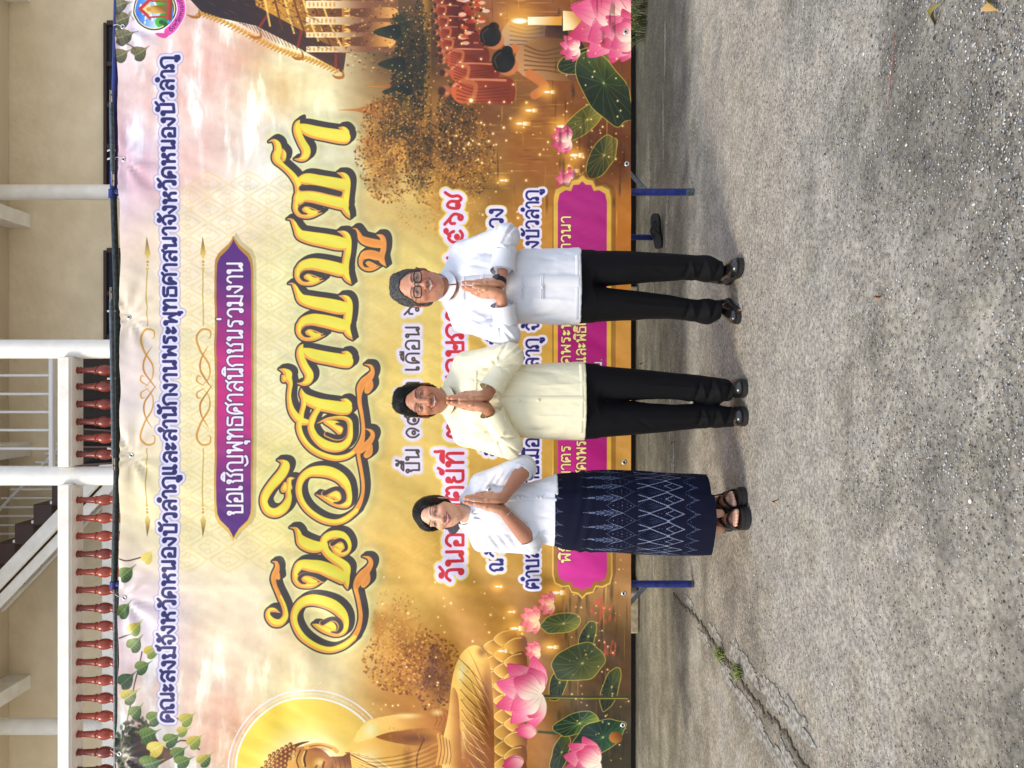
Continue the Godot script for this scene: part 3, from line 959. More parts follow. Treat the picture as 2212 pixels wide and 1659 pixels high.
	for s in 10:
		c.lay(ink, rgb(58, 50, 48), 3.2, 0.0, 1.0, Vector2(8.0, 10.0) * (1.0 - s / 9.0))
	var inner := c.ink_of(y, 4.0)
	var tails := c.ink_of(t, 4.0)
	c.lay(tails, rgb(240, 160, 62), 0.0)
	c.lay(inner, rgb(238, 162, 72), 0.0)
	c.lay(tails, rgb(232, 146, 62), -3.4, 4.0, 1.0, Vector2(2, 2))
	c.lay(inner, rgb(238, 222, 58), -2.6, 1.5, 1.0, Vector2(2.2, 2.2))
	c.lay(inner, rgb(230, 226, 96), -7.5, 6.0, 0.55, Vector2(1, 1))
	var holes := c.ink_of(cut, 3.0)
	c.lay(holes, rgb(238, 162, 72), 2.2, 0.0, 1.0, Vector2(-1, -1))
	c.lay(holes, rgb(58, 50, 48), 0.9)

func ring(u: float, v: float, ru: float, rv: float, n := 24, from := 0.0, to := TAU) -> PackedVector2Array:
	var p := PackedVector2Array()
	for j in n: p.append(Vector2(u + ru * cos(from + (to - from) * j / n), v + rv * sin(from + (to - from) * j / n)))
	return p

func bodhi_leaf(c: Canvas, u: float, v: float, s: float, ang: float, a: Color, b: Color) -> void:  # a heart with a drip tip
	var xf := Transform2D(ang, Vector2(u, v))
	var p := []
	for q in [[0, -0.8], [0.45, -1], [0.85, -0.65], [0.85, -0.1], [0.5, 0.45], [0.15, 0.8], [0.05, 1.5], [-0.1, 0.85], [-0.5, 0.5], [-0.85, 0], [-0.88, -0.6], [-0.45, -1]]:
		p.append(xf * (Vector2(q[0], q[1]) * s))
	var sm := c.smooth(p, 4, true)
	c.poly(sm, a, b, xf * Vector2(-s * 0.7, 0), xf * Vector2(s * 0.8, 0))
	c.stroke([xf * Vector2(0, -s * 0.8), xf * Vector2(0, s * 0.3), xf * Vector2(0.05 * s, s * 1.3)], s * 0.035, b.lightened(0.35), 0.8)
	for j in 3:
		for sg in [-1.0, 1.0]:
			c.stroke([xf * Vector2(0, -s * (0.6 - 0.35 * j)), xf * Vector2(sg * s * 0.6, s * (0.35 * j - 0.55))], s * 0.025, b.lightened(0.3), 0.5)

func lotus(c: Canvas, u: float, v: float, s: float, open := 1.0, tone := 0.0, lean := 0.0) -> void:
	var rows := [[-1.3, 0.95, 1.1], [1.35, 1.0, 1.15], [-0.8, 1.12, 1.3], [0.72, 1.18, 1.35], [-0.3, 1.22, 1.4], [0.24, 1.2, 1.4], [1.12, 0.72, 1.3], [-1.12, 0.7, 1.3], [-0.52, 0.9, 1.5], [0.5, 0.82, 1.5]]
	var j := 0
	for r in rows:
		j += 1
		var xf := Transform2D(r[0] * open + lean, Vector2(u, v + s * 0.7))
		var l: float = r[1] * s * 1.35
		var w: float = s * 0.3 * r[2]
		var p := c.smooth([xf * Vector2(0, 0), xf * Vector2(w * 0.8, -l * 0.25), xf * Vector2(w, -l * 0.52), xf * Vector2(w * 0.55, -l * 0.82), xf * Vector2(w * 0.06, -l), xf * Vector2(-w * 0.55, -l * 0.82), xf * Vector2(-w, -l * 0.52), xf * Vector2(-w * 0.8, -l * 0.25)], 4, true)
		var tip := rgb(222, 96, 140).lerp(rgb(190, 52, 96), fposmod(j * 0.37, 1.0) * 0.7).lerp(rgb(240, 140, 120), tone)
		c.poly(p, rgb(252, 226, 204).lerp(rgb(246, 190, 120), tone), tip, xf * Vector2(-w * 0.4, -l * 0.2), xf * Vector2(w * 0.5, -l * 0.92))
		c.stroke([xf * Vector2(w * 0.6, -l * 0.15), xf * Vector2(w, -l * 0.6), xf * Vector2(0, -l)], maxf(0.5, s * 0.012), rgb(170, 50, 90), 0.6)
		for q in [-0.4, 0.0, 0.4]:
			c.stroke([xf * Vector2(w * q * 0.5, -l * 0.1), xf * Vector2(w * q, -l * 0.6), xf * Vector2(w * q * 0.3, -l * 0.9)], maxf(0.35, s * 0.008), tip.darkened(0.15), 0.35)

func lotus_bud(c: Canvas, u: float, v: float, s: float, lean := 0.0) -> void:
	for q in [[-0.35, 0.9], [0.35, 0.9], [0.0, 1.0]]:
		var xf := Transform2D(q[0] * 0.6 + lean, Vector2(u, v + s * 0.7))
		var l: float = s * 1.7 * q[1]
		c.poly(c.smooth([xf * Vector2(0, 0), xf * Vector2(s * 0.45, -l * 0.35), xf * Vector2(s * 0.3, -l * 0.75), xf * Vector2(0, -l), xf * Vector2(-s * 0.3, -l * 0.75), xf * Vector2(-s * 0.45, -l * 0.35)], 5, true), rgb(240, 190, 180), rgb(205, 60, 110), xf * Vector2(s * 0.2, 0), xf * Vector2(-s * 0.2, -l))
		c.stroke([xf * Vector2(0, 0), xf * Vector2(s * 0.42, -l * 0.4), xf * Vector2(0, -l)], 0.6, rgb(150, 40, 80), 0.6)

func pad_leaf(c: Canvas, u: float, v: float, ru: float, rv: float, ang: float, dark: Color, lit: Color, r: RandomNumberGenerator) -> void:
	var xf := Transform2D(ang, Vector2(u, v))
	var p := []
	for j in 14:
		var w := TAU * j / 14.0
		var k := 1.0 + r.randf_range(-0.1, 0.08)
		p.append(xf * Vector2(cos(w) * ru * k, sin(w) * rv * k))
	var s := c.smooth(p, 5, true)
	c.poly(s, dark, lit, xf * Vector2(0, -rv * 0.3), xf * Vector2(ru * 0.5, rv * 1.2))
	var heart := xf * Vector2(ru * 0.12, rv * 0.1)
	for j in 14:
		var e: Vector2 = p[j]
		c.stroke([heart, heart.lerp(e, 0.5) + Vector2(r.randf_range(-2, 2), r.randf_range(-2, 2)), heart.lerp(e, 0.93)], 0.7, lit.lightened(0.12), 0.55)
	var rim := Array(s)
	rim.append(s[0])
	var path := []
	for q in rim: path.append(Vector3(q.x, q.y, 0.9))
	c.lay(c.ink_of([path], 3.0), rgb(206, 182, 84), 0.0, 0.6, 0.75)
	c.blob(heart.x, heart.y, 4, 4, rgb(230, 210, 120), 0.8)

func foliage(c: Canvas, u: float, v: float, ru: float, rv: float, n: int, cols: Array, r: RandomNumberGenerator, size := 5.0) -> void:
	for j in 14:
		var a := r.randf() * TAU
		var q := 0.62 * sqrt(r.randf())
		c.blob(u + cos(a) * ru * q, v + sin(a) * rv * q, ru * 0.45, rv * 0.45, cols[j % cols.size()], 0.4, 0.8)
	for j in n * 4:
		var a := r.randf() * TAU
		var q := pow(r.randf(), 0.6)
		var s := size * r.randf_range(0.16, 0.5)
		c.blob(u + cos(a) * ru * q, v + sin(a) * rv * q, s * r.randf_range(0.8, 1.8), s, cols[r.randi() % cols.size()], r.randf_range(0.45, 0.95), 0.6, r.randf() * PI)

func flourish(c: Canvas, v: float) -> void:  # a golden divider: two lines with pendants and crossed scrolls between them
	var g := rgb(200, 150, 50)
	for sg in [-1.0, 1.0]:
		var mid := 823.0
		c.stroke([Vector2(mid + sg * 133, v), Vector2(mid + sg * 252, v)], 1.2, rgb(190, 160, 70))
		c.blob(mid + sg * 256, v, 4.2, 4.2, rgb(214, 190, 90), 1.0, 0.3)
		c.blob(mid + sg * 264, v, 3, 3, g, 1.0, 0.3)
		c.blob(mid + sg * 271, v, 3.6, 3.6, g, 1.0, 0.3)
		c.poly(PackedVector2Array([Vector2(mid + sg * 276, v), Vector2(mid + sg * 288, v - 6.5), Vector2(mid + sg * 325, v), Vector2(mid + sg * 288, v + 6.5)]), rgb(226, 200, 100), rgb(120, 90, 40), Vector2(mid + sg * 276, v), Vector2(mid + sg * 325, v))
		c.stroke([Vector2(mid + sg * 104, v + 10), Vector2(mid + sg * 108, v + 16), Vector2(mid + sg * 122, v + 14), Vector2(mid + sg * 124, v - 4), Vector2(mid + sg * 106, v - 14), Vector2(mid + sg * 76, v - 4), Vector2(mid + sg * 48, v + 13), Vector2(mid + sg * 20, v + 12), Vector2(mid, v - 6)], 2.1, rgb(206, 150, 62), 1.0, 0.0, true)
		c.stroke([Vector2(mid + sg * 88, v + 12), Vector2(mid + sg * 62, v - 3), Vector2(mid + sg * 36, v - 6), Vector2(mid + sg * 12, v + 8), Vector2(mid - sg * 4, v + 20)], 1.9, rgb(190, 132, 52), 1.0, 0.0, true)
		c.stroke([Vector2(mid + sg * 2, v + 4), Vector2(mid + sg * 12, v - 14), Vector2(mid + sg * 24, v - 12), Vector2(mid + sg * 22, v - 5)], 1.6, rgb(206, 150, 62), 1.0, 0.0, true)

func cusped(u0: float, u1: float, v0: float, v1: float, tip: float, cusp: bool) -> PackedVector2Array:  # a plaque with pointed ends
	var m := (v0 + v1) * 0.5
	var h := (v1 - v0) * 0.5
	var p := []
	if cusp:
		for sg in [1.0, -1.0]:
			var e := u1 if sg > 0 else u0
			var q := [Vector2(e - sg * 26, m - sg * h), Vector2(e - sg * 8, m - sg * h * 0.93), Vector2(e, m - sg * h * 0.68), Vector2(e - sg * 2, m - sg * h * 0.46), Vector2(e + sg * 12, m - sg * h * 0.36), Vector2(e + sg * tip * 0.62, m - sg * h * 0.14), Vector2(e + sg * tip, m), Vector2(e + sg * tip * 0.62, m + sg * h * 0.14), Vector2(e + sg * 12, m + sg * h * 0.36), Vector2(e - sg * 2, m + sg * h * 0.46), Vector2(e, m + sg * h * 0.68), Vector2(e - sg * 8, m + sg * h * 0.93), Vector2(e - sg * 26, m + sg * h)]
			p.append_array(q)
	else:
		for sg in [1.0, -1.0]:
			var e := u1 if sg > 0 else u0
			p.append_array([Vector2(e - sg * 70, m - sg * h), Vector2(e - sg * 52, m - sg * h * 0.96), Vector2(e - sg * 38, m - sg * h * 0.8), Vector2(e - sg * 29, m - sg * h * 0.55), Vector2(e - sg * 20, m - sg * h * 0.3), Vector2(e - sg * 8, m - sg * h * 0.1), Vector2(e, m), Vector2(e - sg * 8, m + sg * h * 0.1), Vector2(e - sg * 20, m + sg * h * 0.3), Vector2(e - sg * 29, m + sg * h * 0.55), Vector2(e - sg * 38, m + sg * h * 0.8), Vector2(e - sg * 52, m + sg * h * 0.96), Vector2(e - sg * 70, m + sg * h)])
	var out := PackedVector2Array()
	for j in p.size():
		out.append(p[j])
	return out

func candle(c: Canvas, u: float, v0: float, v1: float, w: float) -> void:
	c.blob(u, v0 - w * 2.0, w * 7, w * 8, rgb(255, 190, 80), 0.75)
	c.poly(PackedVector2Array([Vector2(u - w, v0), Vector2(u + w, v0), Vector2(u + w * 1.1, v1), Vector2(u - w * 1.1, v1)]), rgb(255, 244, 210), rgb(214, 150, 60), Vector2(u, v0), Vector2(u, v1))
	c.blob(u, v0 - w * 1.9, w * 0.9, w * 2.6, rgb(255, 250, 230), 1.0, 0.6)

func monk(c: Canvas, u: float, v: float, s: float, dark: float) -> void:  # head at v, robe to v + 6 s
	var o := rgb(206, 88, 40).lerp(rgb(140, 46, 24), dark)
	c.poly(c.smooth([Vector2(u - s * 0.4, v + s * 0.7), Vector2(u + s * 0.5, v + s * 0.7), Vector2(u + s * 1.25, v + s * 1.6), Vector2(u + s * 1.15, v + s * 3.4), Vector2(u + s * 1.3, v + s * 6.6), Vector2(u - s * 1.2, v + s * 6.6), Vector2(u - s * 1.1, v + s * 3.4), Vector2(u - s * 1.2, v + s * 1.5)], 4, true), o.lightened(0.12), o.darkened(0.35), Vector2(u - s, v), Vector2(u + s * 1.2, v + s * 5))
	c.stroke([Vector2(u + s * 0.5, v + s * 0.9), Vector2(u + s * 1.15, v + s * 2.2), Vector2(u + s * 1.1, v + s * 6)], s * 0.12, o.lightened(0.4), 0.7, 0.5)
	for j in 5:
		c.stroke([Vector2(u + s * (0.9 - 0.4 * j), v + s * 1.2), Vector2(u + s * (0.2 - 0.3 * j), v + s * 3), Vector2(u + s * (0.5 - 0.35 * j), v + s * 6.3)], s * 0.07, o.darkened(0.5), 0.55)
	c.stroke([Vector2(u + s * 1.0, v + s * 1.8), Vector2(u + s * 0.7, v + s * 3.0), Vector2(u - s * 0.5, v + s * 2.9)], s * 0.22, rgb(190, 110, 70), 0.9)
	c.blob(u, v, s * 0.62, s * 0.78, rgb(176, 104, 66), 1.0, 0.25)
	c.blob(u, v - s * 0.3, s * 0.6, s * 0.5, rgb(60, 36, 26), 0.85, 0.5)
	c.blob(u - s * 0.2, v + s * 0.2, s * 0.3, s * 0.35, rgb(224, 150, 96), 0.8)
	c.spark(u - s * 0.9, v + s * 2.6, s * 0.3)

func kneeler(c: Canvas, u: float, v: float, s: float, shirt: Color) -> void:
	c.poly(c.smooth([Vector2(u - s * 0.3, v + s * 0.9), Vector2(u + s * 0.8, v + s * 1.0), Vector2(u + s * 1.9, v + s * 2.2), Vector2(u + s * 1.9, v + s * 4.6), Vector2(u + s * 1.4, v + s * 6), Vector2(u - s * 1.2, v + s * 6), Vector2(u - s * 1.4, v + s * 3.6), Vector2(u - s * 1.2, v + s * 1.8)], 4, true), shirt.lightened(0.15), shirt.darkened(0.4), Vector2(u - s, v + s), Vector2(u + s * 1.8, v + s * 5))
	for j in 6:
		c.stroke([Vector2(u + s * (1.4 - 0.4 * j), v + s * 1.6), Vector2(u + s * (0.9 - 0.3 * j), v + s * 3), Vector2(u + s * (1.2 - 0.4 * j), v + s * 4.4)], s * 0.06, shirt.darkened(0.5), 0.6)
	c.stroke([Vector2(u - s * 0.9, v + s * 2.0), Vector2(u - s * 1.9, v + s * 3.2), Vector2(u - s * 2.6, v + s * 2.4)], s * 0.36, rgb(196, 120, 66), 1.0)
	c.poly(ring(u + s * 0.2, v + s * 5.6, s * 1.7, s * 1.0), rgb(120, 78, 60), rgb(56, 36, 32), Vector2(u - s, v + s * 5), Vector2(u + s, v + s * 6.6))
	c.blob(u - s * 0.25, v + s * 0.25, s * 0.85, s * 0.9, rgb(196, 124, 76), 1.0, 0.15)
	c.blob(u + s * 0.15, v - s * 0.1, s, s * 1.0, rgb(28, 22, 22), 1.0, 0.15)
	c.blob(u + s * 0.9, v + s * 0.2, s * 0.5, s * 0.5, rgb(24, 19, 20), 1.0, 0.2)
	c.stroke([Vector2(u - s * 0.4, v - s * 0.6), Vector2(u + s * 0.3, v - s * 0.8), Vector2(u + s * 0.8, v - s * 0.3)], s * 0.06, rgb(120, 90, 70), 0.6)

func emblem(c: Canvas) -> void:
	var u := 1640.0; var v := 333.0
	c.blob(u, v, 62, 62, rgb(250, 250, 255), 0.7, 0.25)
	c.poly(ring(u, v, 50, 50, 40), rgb(250, 248, 246))
	c.poly(ring(u, v, 47, 47, 40), rgb(30, 30, 50))
	c.poly(ring(u, v, 44.5, 44.5, 40), rgb(240, 226, 170))
	c.poly(ring(u, v, 42, 42, 40), rgb(70, 130, 225), rgb(200, 228, 250), Vector2(u, v - 42), Vector2(u, v + 12))
	var r := RandomNumberGenerator.new(); r.seed = 9
	for j in 14: c.blob(u - 36 + r.randf() * 70, v - 30 + r.randf() * 34, r.randf_range(5, 9), r.randf_range(2, 4), Color.WHITE, 0.9, 0.6)
	var low := PackedVector2Array([Vector2(u - 41, v + 8)])
	for j in 13: low.append(Vector2(u - 41 + 82.0 * j / 12.0, v + 8 - 7.0 * sin(j * 0.9)))
	for q in ring(u, v, 42, 42, 20, 0.2, PI - 0.2): low.append(q)
	c.poly(low, rgb(96, 190, 70), rgb(40, 120, 60), Vector2(u, v), Vector2(u, v + 40))
	c.poly(ring(u - 12, v + 34, 24, 7, 16), rgb(80, 150, 220))
	for q in [[-30, 16], [32, 14], [36, 22], [-34, 24]]: c.blob(u + q[0], v + q[1], 6, 7, rgb(30, 100, 50), 1.0, 0.4)
	c.poly(PackedVector2Array([Vector2(u, v - 36), Vector2(u + 26, v - 8), Vector2(u + 18, v - 8), Vector2(u, v - 26), Vector2(u - 18, v - 8), Vector2(u - 26, v - 8)]), rgb(206, 64, 44))
	c.poly(PackedVector2Array([Vector2(u, v - 27), Vector2(u + 14, v - 9), Vector2(u - 14, v - 9)]), rgb(240, 214, 160))
	for sg in [-1.0, 1.0]:
		c.poly(PackedVector2Array([Vector2(u + sg * 20, v - 9), Vector2(u + sg * 16, v - 9), Vector2(u + sg * 15, v + 30), Vector2(u + sg * 19, v + 30)]), rgb(190, 70, 46))
	c.poly(PackedVector2Array([Vector2(u - 24, v + 26), Vector2(u + 24, v + 26), Vector2(u + 28, v + 38), Vector2(u - 28, v + 38)]), rgb(196, 78, 52), rgb(150, 50, 40), Vector2(u, v + 26), Vector2(u, v + 38))
	c.poly(c.smooth([Vector2(u - 5, v - 10), Vector2(u + 5, v - 10), Vector2(u + 9, v + 4), Vector2(u + 8, v + 26), Vector2(u - 8, v + 26), Vector2(u - 9, v + 4)], 4, true), rgb(222, 176, 76), rgb(150, 104, 40), Vector2(u - 6, v), Vector2(u + 8, v + 10))
	c.blob(u, v - 13, 5, 6, rgb(206, 156, 66), 1.0, 0.3)
	# ribbon below the ring
	var band := []
	for j in 21:
		var w := deg_to_rad(150.0 - 120.0 * j / 20.0)
		band.append(Vector3(u + 58 * cos(w), v + 58 * sin(w), 8.5))
	c.lay(c.ink_of([band], 4.0), rgb(250, 236, 246), 1.5)
	c.lay(c.ink_of([band], 4.0), rgb(226, 96, 180))
	c.stroke([Vector2(u - 46, v + 30), Vector2(u - 58, v + 22), Vector2(u - 54, v + 2)], 5.0, rgb(214, 84, 160), 1.0, 0.0, true)
	var wide := letters_width("จังหวัดหนองบัวลำภู")
	c.lay(c.ink_of(letter_paths("จังหวัดหนองบัวลำภู", func(x, y):
		var w := deg_to_rad(146.0 - 112.0 * x / wide)
		return Vector2(u, v) + Vector2(cos(w), sin(w)) * (62.0 - y * 0.66), 0.65), 2.0), rgb(90, 20, 80))

func statue(c: Canvas) -> void:  # a seated golden figure with a glowing disc behind its head, cut by the left edge of the view
	var g1 := rgb(246, 200, 104); var g2 := rgb(150, 92, 34); var g3 := rgb(212, 150, 62)
	c.blob(-8, 668, 250, 250, rgb(250, 226, 120), 0.55, 1.0)
	c.poly(ring(-6, 668, 163, 163, 60), rgb(240, 214, 84), rgb(226, 190, 96), Vector2(-6, 560), Vector2(-6, 830))
	c.blob(-6, 660, 130, 130, rgb(255, 252, 236), 0.95, 0.9)
	for q in [[176.0, 1.3, 0.85], [160.0, 1.8, 0.95], [168.0, 0.8, 0.5]]:
		var p := []
		for j in 61: p.append(Vector3(-6 + q[0] * cos(TAU * j / 60.0), 668 + q[0] * sin(TAU * j / 60.0), q[1]))
		c.lay(c.ink_of([p], 6.0), rgb(236, 240, 255), 0.0, 1.5, q[2])
	var r := RandomNumberGenerator.new(); r.seed = 77
	for j in 150:
		var w := r.randf() * TAU
		var q := r.randf_range(166, 196)
		c.blob(-6 + q * cos(w), 668 + q * sin(w), r.randf_range(1, 2.4), r.randf_range(1, 2.4), rgb(255, 252, 240), r.randf_range(0.4, 0.9), 0.5)
	# throne of gold petals
	for row in 3:
		for j in 12:
			var pu := 262.0 - j * 34.0 + (row % 2) * 17.0
			var pv := 1060.0 + row * 22.0
			c.poly(c.smooth([Vector2(pu - 19, pv + 32), Vector2(pu - 20, pv + 8), Vector2(pu, pv - 16), Vector2(pu + 20, pv + 8), Vector2(pu + 19, pv + 32)], 4, true), rgb(236, 184, 92), rgb(120, 70, 26), Vector2(pu - 8, pv - 12), Vector2(pu + 12, pv + 34))
			c.stroke([Vector2(pu - 18, pv + 22), Vector2(pu - 14, pv + 2), Vector2(pu, pv - 15), Vector2(pu + 14, pv + 2), Vector2(pu + 18, pv + 22)], 0.9, rgb(250, 220, 150), 0.8)
	# crossed legs
	c.poly(c.smooth([Vector2(-80, 990), Vector2(40, 984), Vector2(120, 972), Vector2(190, 976), Vector2(240, 992), Vector2(264, 1020), Vector2(256, 1044), Vector2(220, 1058), Vector2(120, 1066), Vector2(0, 1068), Vector2(-80, 1068)], 5, true), g1, g2, Vector2(150, 976), Vector2(110, 1075))
	c.blob(214, 1004, 42, 22, rgb(255, 226, 150), 0.6, 1.0, 0.3)
	for j in 9:
		c.stroke([Vector2(236 - j * 22, 990 + j * 1.5), Vector2(214 - j * 22, 1012), Vector2(176 - j * 20, 1046)], 1.1, rgb(130, 78, 28), 0.7, 0.6)
		c.stroke([Vector2(233 - j * 22, 990 + j * 1.5), Vector2(211 - j * 22, 1012), Vector2(173 - j * 20, 1046)], 0.9, rgb(255, 228, 160), 0.6, 0.4)
	# body
	c.poly(c.smooth([Vector2(-60, 742), Vector2(30, 744), Vector2(70, 768), Vector2(102, 792), Vector2(112, 850), Vector2(118, 900), Vector2(128, 950), Vector2(96, 990), Vector2(-60, 996)], 5, true), g1, rgb(170, 108, 42), Vector2(20, 760), Vector2(60, 990))
	c.poly(c.smooth([Vector2(70, 810), Vector2(78, 860), Vector2(84, 930), Vector2(60, 966), Vector2(46, 930), Vector2(52, 860)], 5, true), rgb(150, 92, 36), rgb(196, 136, 58), Vector2(80, 860), Vector2(46, 940), 0.85)
	c.poly(c.smooth([Vector2(58, 768), Vector2(96, 786), Vector2(114, 850), Vector2(118, 905), Vector2(130, 946), Vector2(110, 970), Vector2(86, 950), Vector2(84, 880), Vector2(72, 822)], 5, true), rgb(255, 214, 124), rgb(176, 112, 44), Vector2(78, 790), Vector2(126, 960))
	for j in 8:
		c.stroke([Vector2(36 - j * 3, 748 + j * 6), Vector2(20 - j * 8, 810 + j * 12), Vector2(-30 - j * 6, 876 + j * 14)], 1.5, rgb(134, 80, 30), 0.75, 0.8)
		c.stroke([Vector2(39 - j * 3, 748 + j * 6), Vector2(23 - j * 8, 810 + j * 12), Vector2(-27 - j * 6, 876 + j * 14)], 1.0, rgb(255, 230, 160), 0.7, 0.5)
	c.stroke([Vector2(-40, 905), Vector2(20, 900), Vector2(62, 916)], 1.8, rgb(120, 70, 26), 0.8, 0.6)
	for j in 5: c.stroke([Vector2(124, 938 + j * 9), Vector2(104, 944 + j * 9), Vector2(90, 938 + j * 8)], 1.0, rgb(140, 84, 30), 0.7, 0.4)
	for q in [[84, 800, 26, 22, 0.8], [30, 800, 30, 40, 0.5], [112, 880, 10, 44, 0.55], [120, 944, 12, 20, 0.6], [206, 994, 40, 12, 0.7], [60, 1000, 60, 9, 0.4], [-20, 830, 30, 50, 0.4]]:
		c.blob(q[0], q[1], q[2], q[3], rgb(255, 240, 186), q[4], 1.0)
	for q in [[62, 900, 18, 60, 0.6], [40, 960, 60, 14, 0.6], [150, 1050, 90, 16, 0.5], [20, 880, 40, 16, 0.35], [90, 985, 40, 8, 0.6], [250, 1040, 18, 18, 0.5]]:
		c.blob(q[0], q[1], q[2], q[3], rgb(96, 50, 16), q[4], 1.0)
	for j in 22:
		var t := j / 21.0
		c.stroke([Vector2(40 - 70 * t, 752 + 10 * t), Vector2(22 - 80 * t, 800 + 40 * t), Vector2(30 - 90 * t, 880 + 50 * t), Vector2(60 - 110 * t, 950 + 20 * t)], 0.8, [rgb(120, 68, 24), rgb(255, 230, 160)][j % 2], 0.45, 0.5, true)
	for j in 20:
		var t := j / 19.0
		c.stroke([Vector2(255 - 300 * t, 1010 + 8 * sin(j * 1.7)), Vector2(215 - 280 * t, 1030), Vector2(150 - 230 * t, 1058)], 0.8, [rgb(110, 62, 22), rgb(255, 226, 150)][j % 2], 0.5, 0.5, true)
	for j in 240:
		var q := Vector2(r.randf_range(-60, 250), r.randf_range(760, 1056))
		if q.x < 110.0 or q.y > 985.0: c.blob(q.x, q.y, r.randf_range(2, 9), r.randf_range(1, 4), [rgb(255, 232, 164), rgb(120, 68, 24), rgb(206, 140, 54)][r.randi() % 3], 0.16, 0.9, r.randf() * 3.0)
	# hands in the lap, one foot
	c.poly(c.smooth([Vector2(-40, 962), Vector2(40, 954), Vector2(104, 966), Vector2(150, 972), Vector2(176, 978), Vector2(150, 990), Vector2(60, 994), Vector2(-40, 996)], 5, true), rgb(250, 206, 120), rgb(170, 108, 46), Vector2(60, 955), Vector2(60, 1000))
	for j in 4: c.stroke([Vector2(70 - j * 4, 946 + j * 7), Vector2(40 - j * 4, 950 + j * 7), Vector2(8, 944 + j * 8)], 3.6, rgb(222, 166, 82).lightened(0.05 * j), 1.0, 0.8)
	for j in 4: c.stroke([Vector2(70 - j * 4, 949 + j * 7), Vector2(40 - j * 4, 953 + j * 7), Vector2(8, 947 + j * 8)], 0.7, rgb(110, 62, 22), 0.8)
	# neck and head
	c.poly(PackedVector2Array([Vector2(-40, 700), Vector2(24, 704), Vector2(28, 742), Vector2(38, 756), Vector2(-40, 766)]), rgb(216, 154, 70), rgb(130, 78, 30), Vector2(-10, 712), Vector2(30, 726))
	for j in 3: c.stroke([Vector2(-30, 722 + j * 10), Vector2(6, 726 + j * 10), Vector2(26, 720 + j * 10)], 1.0, rgb(110, 64, 24), 0.7)
	c.poly(c.smooth([Vector2(-44, 620), Vector2(0, 606), Vector2(34, 622), Vector2(46, 656), Vector2(40, 692), Vector2(20, 716), Vector2(-10, 726), Vector2(-44, 724)], 5, true), rgb(240, 184, 92), rgb(160, 98, 38), Vector2(-20, 640), Vector2(46, 700))
	c.poly(c.smooth([Vector2(-100, 640), Vector2(-60, 572), Vector2(-30, 560), Vector2(0, 584), Vector2(34, 606), Vector2(52, 640), Vector2(56, 668), Vector2(44, 640), Vector2(16, 622), Vector2(-20, 616), Vector2(-60, 626)], 5, true), rgb(196, 130, 52), rgb(110, 62, 24), Vector2(-20, 570), Vector2(50, 650))
	for row in 9:
		for j in 16:
			var bu := -86.0 + j * 9.4 + (row % 2) * 4.7
			var bv := 566.0 + row * 8.6
			var e := Vector2((bu + 24.0) / 80.0, (bv - 655.0) / 96.0)
			if e.length() > 1.0 or bv > 612.0 + pow(absf(bu + 20.0) / 66.0, 2.0) * 40.0 + 4.0: continue
			c.blob(bu, bv, 5.6, 5.2, rgb(120, 66, 24), 1.0, 0.4)
			c.blob(bu - 0.8, bv - 0.9, 4.2, 3.8, rgb(216, 150, 62), 1.0, 0.7)
			c.blob(bu - 1.4, bv - 1.6, 1.8, 1.6, rgb(255, 224, 150), 0.9, 0.7)
	c.blob(10, 690, 16, 22, rgb(255, 232, 160), 0.7, 1.0)
	c.blob(26, 634, 18, 10, rgb(255, 232, 160), 0.6, 1.0)
	c.blob(40, 690, 9, 34, rgb(110, 60, 20), 0.5, 1.0)
	c.blob(-6, 718, 26, 7, rgb(100, 54, 18), 0.6, 1.0)
	c.stroke([Vector2(2, 646), Vector2(18, 641), Vector2(38, 648)], 1.4, rgb(110, 60, 22), 0.9, 0.5)
	c.stroke([Vector2(4, 660), Vector2(20, 657), Vector2(36, 661)], 2.0, rgb(96, 52, 20), 0.9, 0.5)
	c.stroke([Vector2(6, 656), Vector2(20, 652), Vector2(34, 657)], 1.6, rgb(255, 226, 150), 0.7, 0.6)
	c.stroke([Vector2(-2, 650), Vector2(-4, 676), Vector2(4, 684)], 2.0, rgb(120, 68, 26), 0.7, 1.0)
	c.stroke([Vector2(-16, 700), Vector2(0, 697), Vector2(12, 700)], 2.4, rgb(130, 66, 30), 0.9, 0.6)
	c.stroke([Vector2(44, 660), Vector2(50, 690), Vector2(46, 716), Vector2(38, 728)], 5.0, rgb(226, 166, 78), 1.0, 1.0)
	c.stroke([Vector2(45, 668), Vector2(49, 692), Vector2(44, 716)], 1.6, rgb(140, 82, 32), 0.8, 0.5)

